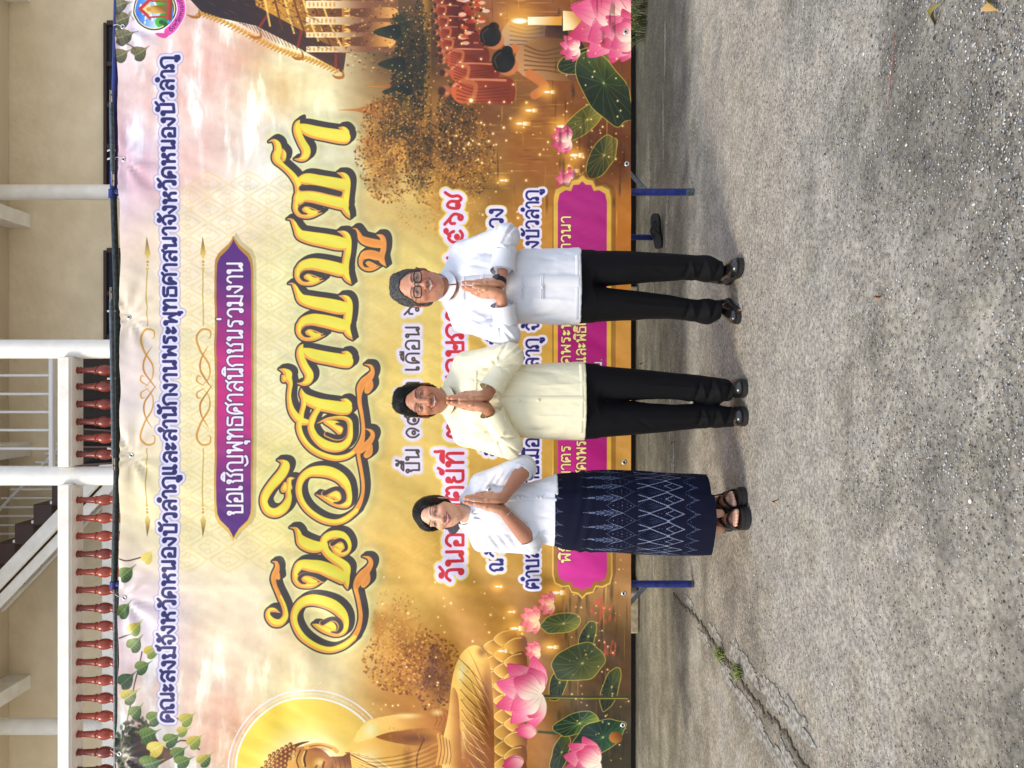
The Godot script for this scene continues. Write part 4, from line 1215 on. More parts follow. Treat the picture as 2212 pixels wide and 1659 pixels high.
func temple(c: Canvas, r: RandomNumberGenerator) -> void:
	# roof in three tiers, going down to the left from behind the right edge
	c.poly(PackedVector2Array([Vector2(1672, 400), Vector2(1628, 440), Vector2(1604, 552), Vector2(1560, 636), Vector2(1524, 700), Vector2(1500, 740), Vector2(1556, 748), Vector2(1612, 700), Vector2(1760, 690), Vector2(1760, 380)]), rgb(92, 62, 46), rgb(56, 38, 36), Vector2(1520, 700), Vector2(1700, 480))
	for j in 40:
		var t := j / 40.0
		var p := Vector2(1632, 430).lerp(Vector2(1500, 736), t) + Vector2(4.0 * sin(t * 9.0), 0)
		c.blob(p.x, p.y, 6, 5, rgb(214, 160, 62), 0.95, 0.5)
		c.stroke([p, p + Vector2(-7, -9)], 1.4, rgb(190, 136, 50), 0.9, 0.0, true)
		c.stroke([p + Vector2(10, 4), p + Vector2(40 + 30 * t, -20)], 0.8, rgb(40, 26, 26), 0.5)
	for q in [[1634, 428, 26], [1590, 560, 24], [1545, 650, 22], [1503, 738, 22]]:
		c.stroke([Vector2(q[0] + 6, q[1]), Vector2(q[0] - 10, q[1] + 2), Vector2(q[0] - 12, q[1] - 12), Vector2(q[0] - 6, q[1] - q[2])], 3.0, rgb(176, 116, 46), 1.0, 0.0, true)
	for j in 3:
		c.stroke([Vector2(1602 - j * 44, 560 + j * 82), Vector2(1660 - j * 20, 600 + j * 62), Vector2(1700, 640 + j * 40)], 3.0, rgb(150, 60, 40), 0.9)
	# golden gable
	c.poly(PackedVector2Array([Vector2(1760, 540), Vector2(1648, 552), Vector2(1600, 640), Vector2(1566, 702), Vector2(1552, 740), Vector2(1760, 742)]), rgb(206, 150, 56), rgb(110, 66, 26), Vector2(1600, 600), Vector2(1660, 740))
	for j in 300:
		var p := Vector2(r.randf_range(1560, 1700), r.randf_range(560, 742))
		if p.x > 1648 - (p.y - 552) * 0.5: c.blob(p.x, p.y, r.randf_range(1.5, 5), r.randf_range(1.5, 4), [rgb(250, 212, 110), rgb(120, 70, 26), rgb(226, 170, 70), rgb(70, 40, 20)][r.randi() % 4], 0.8, 0.5, r.randf() * 3)
	c.poly(PackedVector2Array([Vector2(1545, 738), Vector2(1760, 738), Vector2(1760, 760), Vector2(1545, 756)]), rgb(190, 130, 50), rgb(90, 50, 24), Vector2(1600, 738), Vector2(1600, 760))
	for j in 7:
		c.stroke([Vector2(1556 + j * 8, 738 - j * 26), Vector2(1640 + j * 8, 700 - j * 22), Vector2(1740, 690 - j * 20)], 2.2, [rgb(250, 214, 120), rgb(110, 64, 24)][j % 2], 0.8)
	for j in 14:
		c.poly(c.smooth([Vector2(1548 + j * 15, 756), Vector2(1552 + j * 15, 742), Vector2(1556 + j * 15, 772), Vector2(1560 + j * 15, 742), Vector2(1563 + j * 15, 756)], 3, true), rgb(250, 210, 110), rgb(150, 92, 34), Vector2(0, 742), Vector2(0, 772))
	# inside and pillars
	c.poly(PackedVector2Array([Vector2(1550, 756), Vector2(1760, 756), Vector2(1760, 862), Vector2(1550, 846)]), rgb(150, 96, 50), rgb(70, 46, 34), Vector2(1580, 760), Vector2(1700, 860))
	for q in [[1553, 13, 855], [1584, 11, 850], [1615, 17, 850], [1650, 16, 860]]:
		c.poly(PackedVector2Array([Vector2(q[0] - q[1] * 0.5, 660), Vector2(q[0] + q[1] * 0.5, 660), Vector2(q[0] + q[1] * 0.55, q[2]), Vector2(q[0] - q[1] * 0.55, q[2])]), rgb(250, 226, 180), rgb(136, 92, 62), Vector2(q[0] - 4, 690), Vector2(q[0] + 7, 800))
		for j in 7: c.blob(q[0], 668 + j * 9, q[1] * 0.4, 3, rgb(206, 150, 70), 0.8, 0.4)
		c.spark(q[0] + 10, 846, 4)
	for q in [[1570, 780], [1600, 784], [1632, 786]]:
		c.poly(c.smooth([Vector2(q[0] - 10, q[1] + 66), Vector2(q[0] - 10, q[1] - 6), Vector2(q[0], q[1] - 34), Vector2(q[0] + 10, q[1] - 6), Vector2(q[0] + 10, q[1] + 66)], 4, true), rgb(112, 70, 44), rgb(236, 176, 96), Vector2(q[0], q[1] - 10), Vector2(q[0], q[1] + 70), 0.9)
	for j in 260:
		var p := Vector2(r.randf_range(1500, 1760), r.randf_range(745, 860))
		c.blob(p.x, p.y, r.randf_range(1, 4), r.randf_range(1.5, 5), [rgb(250, 212, 120), rgb(96, 56, 30), rgb(206, 150, 66), rgb(60, 40, 30), rgb(170, 110, 60)][r.randi() % 5], 0.55, 0.6)
	for j in 160:
		var t := r.randf()
		var p := Vector2(1640, 440).lerp(Vector2(1510, 738), t) + Vector2(r.randf_range(4, 90), r.randf_range(-10, 10))
		c.blob(p.x, p.y, r.randf_range(4, 16), r.randf_range(1, 2.2), [rgb(60, 40, 36), rgb(120, 84, 60), rgb(84, 58, 46)][r.randi() % 3], 0.5, 0.6, -1.1)
	# far spires
	for q in [[1421, 728, 880, 32], [1472, 790, 880, 30]]:
		c.poly(c.smooth([Vector2(q[0], q[1]), Vector2(q[0] + 3, q[1] + 40), Vector2(q[0] + 10, q[1] + 62), Vector2(q[0] + q[3] * 0.6, q[1] + 90), Vector2(q[0] + q[3], q[2]), Vector2(q[0] - q[3], q[2]), Vector2(q[0] - q[3] * 0.6, q[1] + 90), Vector2(q[0] - 10, q[1] + 62), Vector2(q[0] - 3, q[1] + 40)], 4, true), rgb(206, 140, 70), rgb(120, 74, 40), Vector2(q[0] - 20, q[1]), Vector2(q[0] + 26, q[2]))
		for j in 5: c.stroke([Vector2(q[0] - 12 - j * 4, q[1] + 72 + j * 13), Vector2(q[0] + 12 + j * 4, q[1] + 72 + j * 13)], 1.2, rgb(96, 54, 30), 0.7)

func art() -> Canvas:
	var r := RandomNumberGenerator.new()
	r.seed = 4242
	var c := Canvas.new(Vector2(-100, 246), Vector2(1760, 1366), 0.9)
	# ground colours laid down coarsely from colour samples and blended
	var dots := [[-60, 280, 120, 110, 90], [60, 330, 205, 190, 185], [300, 300, 222, 208, 214], [830, 285, 222, 210, 206], [1300, 280, 216, 188, 202], [1650, 270, 216, 196, 212], [100, 460, 228, 188, 164], [300, 520, 238, 222, 194], [560, 420, 234, 224, 182], [830, 420, 236, 228, 188], [1150, 420, 234, 220, 198], [1350, 400, 234, 204, 196], [1520, 420, 236, 200, 190], [1640, 560, 234, 204, 178], [1320, 560, 236, 230, 218], [1480, 640, 242, 232, 184], [200, 640, 232, 218, 176], [350, 760, 232, 212, 140], [600, 650, 232, 224, 150], [830, 650, 226, 222, 186], [1050, 640, 230, 226, 180], [1300, 700, 224, 220, 186], [200, 900, 186, 128, 50], [420, 900, 214, 172, 84], [620, 900, 220, 190, 108], [830, 900, 226, 202, 118], [1050, 900, 222, 204, 128], [1250, 860, 212, 186, 120], [1380, 900, 150, 104, 44], [1560, 900, 90, 66, 38], [300, 1060, 190, 140, 62], [560, 1060, 208, 166, 82], [830, 1060, 216, 180, 92], [1080, 1060, 206, 168, 84], [1250, 1040, 150, 110, 46], [1420, 1060, 128, 84, 40], [1600, 1080, 150, 96, 56], [60, 1130, 170, 116, 50], [300, 1180, 150, 108, 52], [480, 1150, 202, 158, 74], [830, 1170, 214, 172, 84], [1150, 1150, 196, 140, 60], [1330, 1160, 160, 104, 46], [1550, 1180, 150, 96, 48], [60, 1290, 64, 58, 40], [240, 1300, 96, 74, 44], [420, 1320, 176, 132, 84], [830, 1345, 214, 160, 84], [1180, 1340, 196, 130, 52], [1330, 1310, 110, 66, 30], [1560, 1330, 120, 70, 40]]
	var bw := int(c.W / 12.0); var bh := int(c.H / 12.0)
	var base := Image.create_empty(bw, bh, false, Image.FORMAT_RGBF)
	for y in bh:
		for x in bw:
			var p := Vector2(x + 0.5, y + 0.5) * 12.0 / c.k + c.o
			var s := Vector3.ZERO; var tw := 0.0
			for q in dots:
				var w := 1.0 / pow(p.distance_squared_to(Vector2(q[0], q[1])) + 900.0, 1.7)
				s += Vector3(q[2], q[3], q[4]) * w; tw += w
			s /= tw * 255.0
			base.set_pixel(x, y, Color(s.x, s.y, s.z))
	base.resize(c.W, c.H, Image.INTERPOLATE_CUBIC)
	var n1 := FastNoiseLite.new(); n1.seed = 5; n1.frequency = 0.006; n1.fractal_octaves = 5; n1.domain_warp_enabled = true; n1.domain_warp_amplitude = 60.0; n1.domain_warp_frequency = 0.006
	var clouds := n1.get_image(c.W, c.H, false, false, false)
	var n2 := FastNoiseLite.new(); n2.seed = 8; n2.frequency = 0.05; n2.fractal_octaves = 3
	var grain := n2.get_image(c.W, c.H, false, false, false)
	var n3 := FastNoiseLite.new(); n3.seed = 15; n3.frequency = 0.011; n3.fractal_octaves = 5; n3.domain_warp_enabled = true; n3.domain_warp_amplitude = 40.0; n3.domain_warp_frequency = 0.012
	var wisps := n3.get_image(c.W / 2, c.H * 2, false, false, false)
	wisps.resize(c.W, c.H, Image.INTERPOLATE_BILINEAR)
	wisps.convert(Image.FORMAT_L8)
	var wb := wisps.get_data()
	clouds.convert(Image.FORMAT_L8); grain.convert(Image.FORMAT_L8)
	var cb := clouds.get_data(); var gb := grain.get_data()
	base.convert(Image.FORMAT_RGB8)
	var bb := base.get_data()
	for y in c.H:
		var v := y / c.k + c.o.y
		for x in c.W:
			var u := x / c.k + c.o.x
			var i := y * c.W + x
			var cl := cb[i] / 255.0 - 0.5
			var gr := gb[i] / 255.0 - 0.5
			# pink and white clouds at both upper corners, mottling everywhere
			var sky := clampf((absf(u - 760.0) - 360.0) / 300.0, 0.0, 1.0) * clampf((760.0 - v) / 160.0, 0.0, 1.0)
			var wisp := wb[i] / 255.0 - 0.5
			var s := cl * (26.0 + 40.0 * sky) + gr * 9.0 + 2.0 * sky + maxf(wisp - 0.05, 0.0) * 190.0 * sky - maxf(-wisp, 0.0) * 46.0 * sky
			var j := i * 3
			c.b[j] = clampi(int(bb[j] + s * (0.55 if sky > 0.3 else 0.8)), 0, 255)
			c.b[j + 1] = clampi(int(bb[j + 1] + s * (1.0 + 0.15 * sky)), 0, 255)
			c.b[j + 2] = clampi(int(bb[j + 2] + s * (1.0 + 0.3 * sky)), 0, 255)
	# faint lattice of flame motifs across the middle
	var lat := []
	for row in 14:
		for col in 15:
			var u := 450.0 + col * 56.0 + (row % 2) * 28.0
			var v := 400.0 + row * 44.0
			for sg in [-1.0, 1.0]:
				lat.append([Vector3(u, v - 40, 1), Vector3(u + sg * 12, v - 26, 1), Vector3(u + sg * 26, v, 1), Vector3(u + sg * 14, v + 24, 1), Vector3(u, v + 42, 1)])
				lat.append([Vector3(u, v - 22, 1), Vector3(u + sg * 8, v - 10, 1), Vector3(u + sg * 4, v + 2, 1), Vector3(u + sg * 12, v + 6, 1)])
				lat.append([Vector3(u, v + 26, 1), Vector3(u + sg * 10, v + 12, 1), Vector3(u + sg * 16, v - 4, 1), Vector3(u + sg * 9, v - 6, 1)])
	c.lay(c.ink_of(lat, 3.0), rgb(222, 190, 96), 0.2, 2.0, 0.38)
	# streaks of light low on the left and water streaks at both sides
	for j in 200:
		var u := r.randf_range(-90, 1750)
		var side := 1.0 if u > 830 else -1.0
		if absf(u - 830.0) < 330.0: continue
		var v := r.randf_range(1000, 1360)
		if side < 0 and v < 1220: continue
		c.blob(u, v, r.randf_range(20, 70), r.randf_range(1.2, 3), [rgb(246, 200, 110), rgb(90, 52, 24), rgb(220, 160, 80), rgb(60, 40, 24)][r.randi() % 4], r.randf_range(0.2, 0.55), 0.8)
	# trees
	foliage(c, 232, 880, 75, 100, 260, [rgb(196, 136, 52), rgb(150, 92, 30), rgb(120, 72, 22), rgb(226, 172, 84)], r, 8.0)
	foliage(c, 300, 850, 90, 60, 130, [rgb(206, 150, 66), rgb(180, 120, 44), rgb(228, 180, 96)], r, 6.0)
	foliage(c, 190, 950, 90, 50, 130, [rgb(120, 74, 26), rgb(96, 56, 20), rgb(160, 104, 40)], r, 8.0)
	foliage(c, 1330, 840, 110, 76, 380, [rgb(190, 132, 56), rgb(140, 90, 34), rgb(110, 66, 24), rgb(220, 170, 84)], r, 7.0)
	foliage(c, 1290, 950, 90, 60, 220, [rgb(150, 104, 40), rgb(110, 74, 28), rgb(190, 140, 60)], r, 7.0)
	temple(c, r)
	foliage(c, 1480, 880, 110, 36, 330, [rgb(40, 44, 28), rgb(58, 52, 28), rgb(30, 34, 24), rgb(86, 66, 30)], r, 8.0)
	foliage(c, 1600, 868, 34, 30, 120, [rgb(34, 44, 30), rgb(52, 58, 32), rgb(90, 74, 34)], r, 6.0)
	for q in [[1460, 850], [1520, 840], [1590, 830], [1420, 880]]:
		c.poly(c.smooth([Vector2(q[0], q[1] - 26), Vector2(q[0] + 15, q[1] + 14), Vector2(q[0] + 12, q[1] + 34), Vector2(q[0] - 12, q[1] + 34), Vector2(q[0] - 15, q[1] + 14)], 4, true), rgb(52, 58, 34), rgb(24, 30, 22), Vector2(q[0] - 10, q[1]), Vector2(q[0] + 14, q[1] + 20))
	c.poly(PackedVector2Array([Vector2(1300, 916), Vector2(1760, 912), Vector2(1760, 930), Vector2(1300, 932)]), rgb(176, 132, 52), rgb(120, 84, 34), Vector2(1300, 914), Vector2(1300, 932), 0.85)
	foliage(c, 1390, 985, 100, 46, 300, [rgb(60, 46, 22), rgb(96, 66, 28), rgb(130, 92, 40), rgb(46, 40, 24)], r, 7.0)
	for j in 170: c.blob(r.randf_range(1290, 1640), r.randf_range(840, 1010), r.randf_range(0.8, 2.2), r.randf_range(0.8, 2.2), rgb(255, 214, 120), r.randf_range(0.5, 1.0), 0.5)
	foliage(c, 1400, 850, 62, 70, 260, [rgb(58, 50, 26), rgb(96, 66, 28), rgb(150, 104, 44), rgb(206, 156, 72)], r, 6.0)
	foliage(c, 1340, 905, 120, 34, 260, [rgb(70, 54, 26), rgb(120, 80, 32), rgb(176, 124, 52), rgb(44, 40, 24)], r, 6.0)
	foliage(c, 1540, 905, 120, 24, 260, [rgb(36, 40, 26), rgb(64, 52, 28), rgb(110, 80, 36), rgb(26, 30, 22)], r, 6.0)
	foliage(c, 1320, 1010, 90, 60, 260, [rgb(150, 100, 40), rgb(96, 66, 26), rgb(206, 150, 64), rgb(70, 50, 24)], r, 6.0)
	foliage(c, 1210, 960, 70, 110, 160, [rgb(206, 156, 72), rgb(180, 126, 50), rgb(226, 182, 96)], r, 5.0)
	for row in 9:
		for j in 22:
			var w := 1270.0 + j * 18.0 + r.randf_range(-6, 6)
			var v := 850.0 + row * 22.0 + 10.0 * sin(j * 0.7 + row)
			c.blob(w, v, 4.0, 4.0, rgb(255, 190, 80), 0.35, 1.0)
			c.blob(w, v, 1.4, 1.4, rgb(255, 240, 190), 0.95, 0.4)
	for j in 120:
		var u := r.randf_range(1250, 1700); var v := r.randf_range(1040, 1200)
		c.blob(u, v, r.randf_range(1.0, 2.6), r.randf_range(10, 36), [rgb(255, 214, 130), rgb(90, 50, 24), rgb(206, 140, 60)][r.randi() % 3], 0.3, 0.8)
	# procession and kneeling people
	for j in 7:
		for e in 2: monk(c, 1672 - j * 24 + e * 12, 940 + j * 2.6 - e * 9, (8.6 + j * 0.9) * (1.0 - 0.14 * e), 0.7 - j * 0.08 + 0.2 * e)
	for j in 46:
		var u := r.randf_range(1560, 1720); var v := r.randf_range(985, 1050)
		c.blob(u, v + 8, 5.5, 11, [rgb(196, 84, 44), rgb(226, 200, 190), rgb(160, 58, 32), rgb(236, 180, 150)][r.randi() % 4], 0.9, 0.5)
		c.blob(u, v - 4, 3.2, 3.8, rgb(70, 40, 28), 0.9, 0.4)
		if j % 3 == 0: c.spark(u + 5, v + 3, 2.2)
	monk(c, 1536, 956, 14.5, 0.3)
	monk(c, 1502, 960, 17, 0.15)
	monk(c, 1462, 960, 22, -0.1)
	for j in 26: c.spark(r.randf_range(1300, 1650), r.randf_range(960, 1140), r.randf_range(1.4, 3.4))
	kneeler(c, 1578, 1062, 25, rgb(176, 136, 110))
	kneeler(c, 1524, 1090, 27, rgb(186, 128, 72))
	for q in [[1392, 1130, 1146, 4], [1460, 1190, 1200, 4], [1386, 1222, 1236, 5], [1324, 1250, 1262, 5], [1290, 1240, 1252, 4], [1420, 1150, 1162, 4], [1270, 1090, 1100, 3]]: candle(c, q[0], q[1], q[2], q[3])
	for j in 90: c.spark(r.randf_range(1180, 1440), r.randf_range(980, 1350), r.randf_range(1.0, 3.2))
	# water plants on the right
	pad_leaf(c, 1528, 1262, 58, 26, 1.35, rgb(44, 58, 30), rgb(120, 120, 54), r)
	pad_leaf(c, 1398, 1262, 60, 24, 0.9, rgb(92, 92, 40), rgb(150, 134, 60), r)
	pad_leaf(c, 1320, 1300, 50, 26, 0.5, rgb(60, 66, 30), rgb(150, 130, 60), r)
	pad_leaf(c, 1468, 1306, 92, 46, -0.55, rgb(36, 52, 30), rgb(96, 106, 52), r)
	candle(c, 1614, 1140, 1214, 9)
	c.poly(PackedVector2Array([Vector2(1592, 1216), Vector2(1636, 1216), Vector2(1632, 1262), Vector2(1598, 1262)]), rgb(255, 236, 190), rgb(196, 130, 60), Vector2(1600, 1216), Vector2(1624, 1262))
	lotus(c, 1556, 1232, 26, 0.9)
	lotus(c, 1357, 1214, 26, 0.95)
	lotus(c, 1266, 1222, 26, 0.9, 0.15)
	lotus(c, 1616, 1300, 78, 0.95)
	lotus(c, 1580, 1340, 50, 0.8)
	for j in 50: c.spark(r.randf_range(1280, 1650), r.randf_range(1200, 1355), r.randf_range(0.8, 2.2))
	for j in 90: c.blob(r.randf_range(-80, 420), r.randf_range(1190, 1362), r.randf_range(12, 44), r.randf_range(2, 7), [rgb(46, 48, 30), rgb(70, 60, 32), rgb(110, 80, 36), rgb(34, 40, 32)][r.randi() % 4], 0.4, 0.8)
	for j in 60: c.blob(r.randf_range(1200, 1750), r.randf_range(1180, 1362), r.randf_range(12, 40), r.randf_range(2, 6), [rgb(60, 50, 26), rgb(84, 54, 26), rgb(44, 44, 28)][r.randi() % 3], 0.4, 0.8)
	for q in [[180, 1206, 40, 18], [30, 1210, 46, 18], [280, 1268, 40, 16], [170, 1318, 50, 18]]: pad_leaf(c, q[0], q[1], q[2], q[3], 0.3, rgb(40, 52, 32), rgb(84, 92, 48), r)
	# left: glow, statue, water plants
	for j in 70: c.spark(r.randf_range(110, 420), r.randf_range(800, 1130), r.randf_range(0.9, 2.8))
	statue(c)
	for q in [[253, 1090, 1100, 4], [300, 1120, 1132, 5], [336, 1108, 1116, 3], [392, 1080, 1088, 3], [262, 1196, 1208, 4], [378, 1210, 1222, 5]]: candle(c, q[0], q[1], q[2], q[3])
	c.stroke([Vector2(158, 1160), Vector2(152, 1190), Vector2(152, 1356)], 4.2, rgb(66, 70, 34))
	c.stroke([Vector2(156, 1160), Vector2(150, 1190), Vector2(150, 1356)], 1.0, rgb(190, 170, 80), 0.8)
	c.stroke([Vector2(78, 1164), Vector2(76, 1230)], 3.0, rgb(66, 70, 34))
	c.stroke([Vector2(318, 1160), Vector2(300, 1190)], 2.2, rgb(80, 80, 40))
	pad_leaf(c, 313, 1212, 46, 22, 1.45, rgb(72, 84, 44), rgb(140, 138, 66), r)
	pad_leaf(c, 228, 1250, 58, 40, 1.2, rgb(62, 74, 40), rgb(110, 112, 58), r)
	pad_leaf(c, 96, 1246, 52, 24, 1.3, rgb(26, 60, 40), rgb(150, 160, 60), r)
	pad_leaf(c, 66, 1294, 62, 36, 1.1, rgb(22, 56, 46), rgb(70, 110, 66), r)
	for q in [[334, 1312, 22], [350, 1288, 18], [262, 1318, 16]]:
		for j in 14: c.blob(q[0] + r.randf_range(-q[2], q[2]), q[1] + r.randf_range(-q[2], q[2]) * 0.8, 9, 3.5, rgb(226, 96, 84), 0.5, 0.8)
	lotus(c, 320, 1145, 25, 1.0, 0.55)
	lotus(c, 355, 1180, 21, 1.0, 0.5)
	lotus(c, 252, 1152, 20, 0.8, 0.4)
	lotus(c, 160, 1126, 62, 1.0)
	lotus_bud(c, 76, 1140, 27, 0.1)
	lotus_bud(c, 14, 1112, 28, -0.2)
	lotus(c, 12, 1262, 50, 0.7)
	for j in 80: c.spark(r.randf_range(0, 470), r.randf_range(1230, 1360), r.randf_range(0.7, 2.0))
	c.poly(ring(66, 1330, 13, 15), rgb(176, 120, 50), rgb(110, 70, 30), Vector2(60, 1320), Vector2(76, 1344))
	# branches with heart-shaped leaves, top left and top right
	foliage(c, 20, 290, 90, 50, 150, [rgb(40, 48, 30), rgb(60, 66, 36), rgb(34, 30, 24), rgb(84, 88, 44)], r, 12.0)
	c.poly(c.smooth([Vector2(-100, 250), Vector2(60, 290), Vector2(84, 320), Vector2(50, 348), Vector2(30, 380), Vector2(-10, 330), Vector2(-100, 340)], 4, true), rgb(52, 38, 30), rgb(110, 70, 50), Vector2(0, 290), Vector2(40, 370))
	for q in [[Vector2(60, 262), Vector2(180, 286), Vector2(250, 300)], [Vector2(90, 330), Vector2(110, 360), Vector2(100, 400)], [Vector2(280, 250), Vector2(290, 278)], [Vector2(452, 250), Vector2(448, 268), Vector2(456, 300)], [Vector2(20, 340), Vector2(60, 390), Vector2(40, 430)]]:
		c.stroke(q, 1.4, rgb(80, 66, 40))
	var ga := rgb(62, 92, 48); var gb2 := rgb(120, 142, 66); var ye := rgb(206, 186, 84)
	for q in [[456, 312, 15, -0.9, ye, rgb(226, 206, 110)], [421, 264, 19, -0.7, ga, gb2], [341, 260, 18, -0.9, ga, gb2], [303, 286, 17, -0.8, gb2, ye], [268, 285, 19, -0.8, ga, gb2], [252, 322, 17, -0.6, gb2, ye], [218, 302, 17, -0.5, ga, gb2], [190, 268, 20, -0.7, rgb(40, 66, 40), ga], [156, 276, 20, -0.6, ga, ye], [122, 290, 17, -0.8, ga, gb2], [108, 332, 19, -0.5, ga, gb2], [106, 402, 17, -0.6, gb2, ye], [62, 370, 18, -0.5, ga, gb2], [80, 394, 13, -0.4, gb2, ye], [58, 420, 17, -0.7, gb2, ye], [72, 320, 20, -0.4, rgb(70, 96, 50), gb2], [44, 338, 20, -0.5, ye, rgb(222, 206, 110)], [34, 386, 17, -0.6, ga, gb2], [14, 396, 18, -0.4, ga, gb2], [18, 442, 17, -0.7, ga, ye], [10, 326, 24, -0.3, rgb(48, 84, 56), gb2]]:
		bodhi_leaf(c, q[0], q[1], q[2], q[3], q[4], q[5])
	var br := rgb(92, 92, 66); var br2 := rgb(136, 130, 92)
	for q in [[1546, 300, 18, 0.5], [1581, 268, 22, 0.3], [1619, 262, 22, 0.4], [1541, 260, 17, 0.4], [1650, 256, 22, 0.2], [1632, 290, 14, 0.8], [1690, 300, 20, 0.1]]:
		bodhi_leaf(c, q[0], q[1], q[2], -q[3], br, br2)
	c.stroke([Vector2(1566, 262), Vector2(1560, 280), Vector2(1552, 290)], 1.2, rgb(110, 100, 70))
	emblem(c)
	# a touch more contrast and colour in the picture before the lettering goes on
	for i in range(0, c.b.size(), 3):
		var cr := float(c.b[i]); var cg := float(c.b[i + 1]); var cbl := float(c.b[i + 2])
		var lu := cr * 0.3 + cg * 0.59 + cbl * 0.11
		var up := (lu - 172.0) * 0.16
		c.b[i] = clampi(int(lu + (cr - lu) * 1.14 + up), 0, 255)
		c.b[i + 1] = clampi(int(lu + (cg - lu) * 1.14 + up), 0, 255)
		c.b[i + 2] = clampi(int(lu + (cbl - lu) * 1.14 + up), 0, 255)
	# dividers, plaques and lettering
	flourish(c, 308)
	flourish(c, 431)
	var halo := rgb(226, 222, 250)
	write(c, "คณะสงฆ์จังหวัดหนองบัวลำภูและสำนักงานพระพุทธศาสนาจังหวัดหนองบัวลำภู", 98, 1540, 372, 27, 3.2, rgb(22, 18, 92), [[6.5, rgb(150, 140, 180), 3.0], [5.2, halo, 0.8]])
	var pl := cusped(489, 1150, 456, 541, 0, false)
	c.poly(cusped(492, 1157, 462, 548, 0, false), rgb(150, 140, 90), null, Vector2.ZERO, Vector2.ONE, 0.45)
	c.poly(pl, rgb(228, 190, 84), rgb(176, 128, 46), Vector2(500, 456), Vector2(700, 541))
	c.poly(cusped(497, 820, 461, 536, 0, false), rgb(82, 22, 118), rgb(196, 28, 124), Vector2(520, 500), Vector2(800, 500))
	c.poly(cusped(820, 1142, 461, 536, 0, false), rgb(196, 28, 124), rgb(82, 22, 118), Vector2(840, 500), Vector2(1120, 500))
	c.poly(PackedVector2Array([Vector2(760, 461), Vector2(880, 461), Vector2(880, 536), Vector2(760, 536)]), rgb(196, 28, 124))
	write(c, "ขอเชิญพุทธศาสนิกชนร่วมงาน", 545, 1096, 517, 33, 2.4, rgb(238, 232, 250), [[1.6, rgb(60, 20, 70), 1.5]])
	title(c)
	write(c, "ขึ้น ๑๕ ค่ำ เดือน ๖", 636, 1004, 903, 29, 2.1, rgb(72, 56, 44), [[7.0, rgb(226, 220, 244), 6.0]])
	var red := [[11.0, rgb(240, 214, 96), 1.5], [8.0, rgb(232, 224, 248), 1.0]]
	write(c, "วันอาทิตย์ที่ ๓๑ พฤษภาคม ๒๕๖๙", 404, 1246, 999, 36, 3.3, rgb(206, 34, 44), red)
	var navy := [[8.0, rgb(244, 220, 120), 1.5], [6.0, rgb(234, 230, 250), 1.0]]
	write(c, "ณ", 426, 455, 1086, 28, 2.5, rgb(26, 24, 108), navy)
	write(c, "วัด", 456, 512, 1086, 28, 2.5, rgb(26, 24, 108), navy)
	write(c, "รั้", 672, 698, 1086, 28, 2.5, rgb(26, 24, 108), navy)
	write(c, "เมื", 900, 944, 1086, 28, 2.5, rgb(26, 24, 108), navy)
	write(c, "หลวง", 1110, 1212, 1086, 28, 2.5, rgb(26, 24, 108), navy)
	write(c, "ตำบลลำภู อำเภอเมืองหนองบัวลำภู จังหวัดหนองบัวลำภู", 388, 1250, 1163, 26, 2.3, rgb(26, 24, 108), [[5.6, rgb(234, 230, 250), 1.0]])
	c.poly(cusped(395, 1266, 1200, 1330, 26, true), rgb(90, 56, 20), null, Vector2.ZERO, Vector2.ONE, 0.4)
	c.poly(cusped(390, 1260, 1193, 1323, 26, true), rgb(236, 196, 84), rgb(160, 110, 36), Vector2(600, 1193), Vector2(660, 1323))
	c.poly(cusped(393, 1257, 1196, 1320, 24, true), rgb(160, 108, 36), rgb(226, 180, 70), Vector2(600, 1193), Vector2(660, 1323))
	c.poly(cusped(402, 1248, 1205, 1311, 20, true), rgb(214, 40, 150), rgb(176, 20, 122), Vector2(600, 1200), Vector2(640, 1320))
	var cream := [[1.6, rgb(120, 20, 80), 1.0]]
	write(c, "พิธีทำบุญตักบาตร พระสงฆ์สวดพระพุทธมนต์ ภาวนา", 443, 1194, 1232, 19, 1.7, rgb(250, 240, 150), cream)
	write(c, "แสดงพระธรรมเทศนา และพิธีเวียนเทียน", 610, 1080, 1265, 19, 1.7, rgb(250, 240, 150), cream)
	write(c, "น.", 862, 886, 1300, 15, 1.3, rgb(240, 236, 240), cream)
	return c

# ---------------------------------------------------------------- the ground
func fbm(seed_: int, freq: float, oct := 4) -> FastNoiseLite:
	var n := FastNoiseLite.new()
	n.seed = seed_; n.frequency = freq; n.fractal_octaves = oct
	n.noise_type = FastNoiseLite.TYPE_SIMPLEX_SMOOTH
	return n

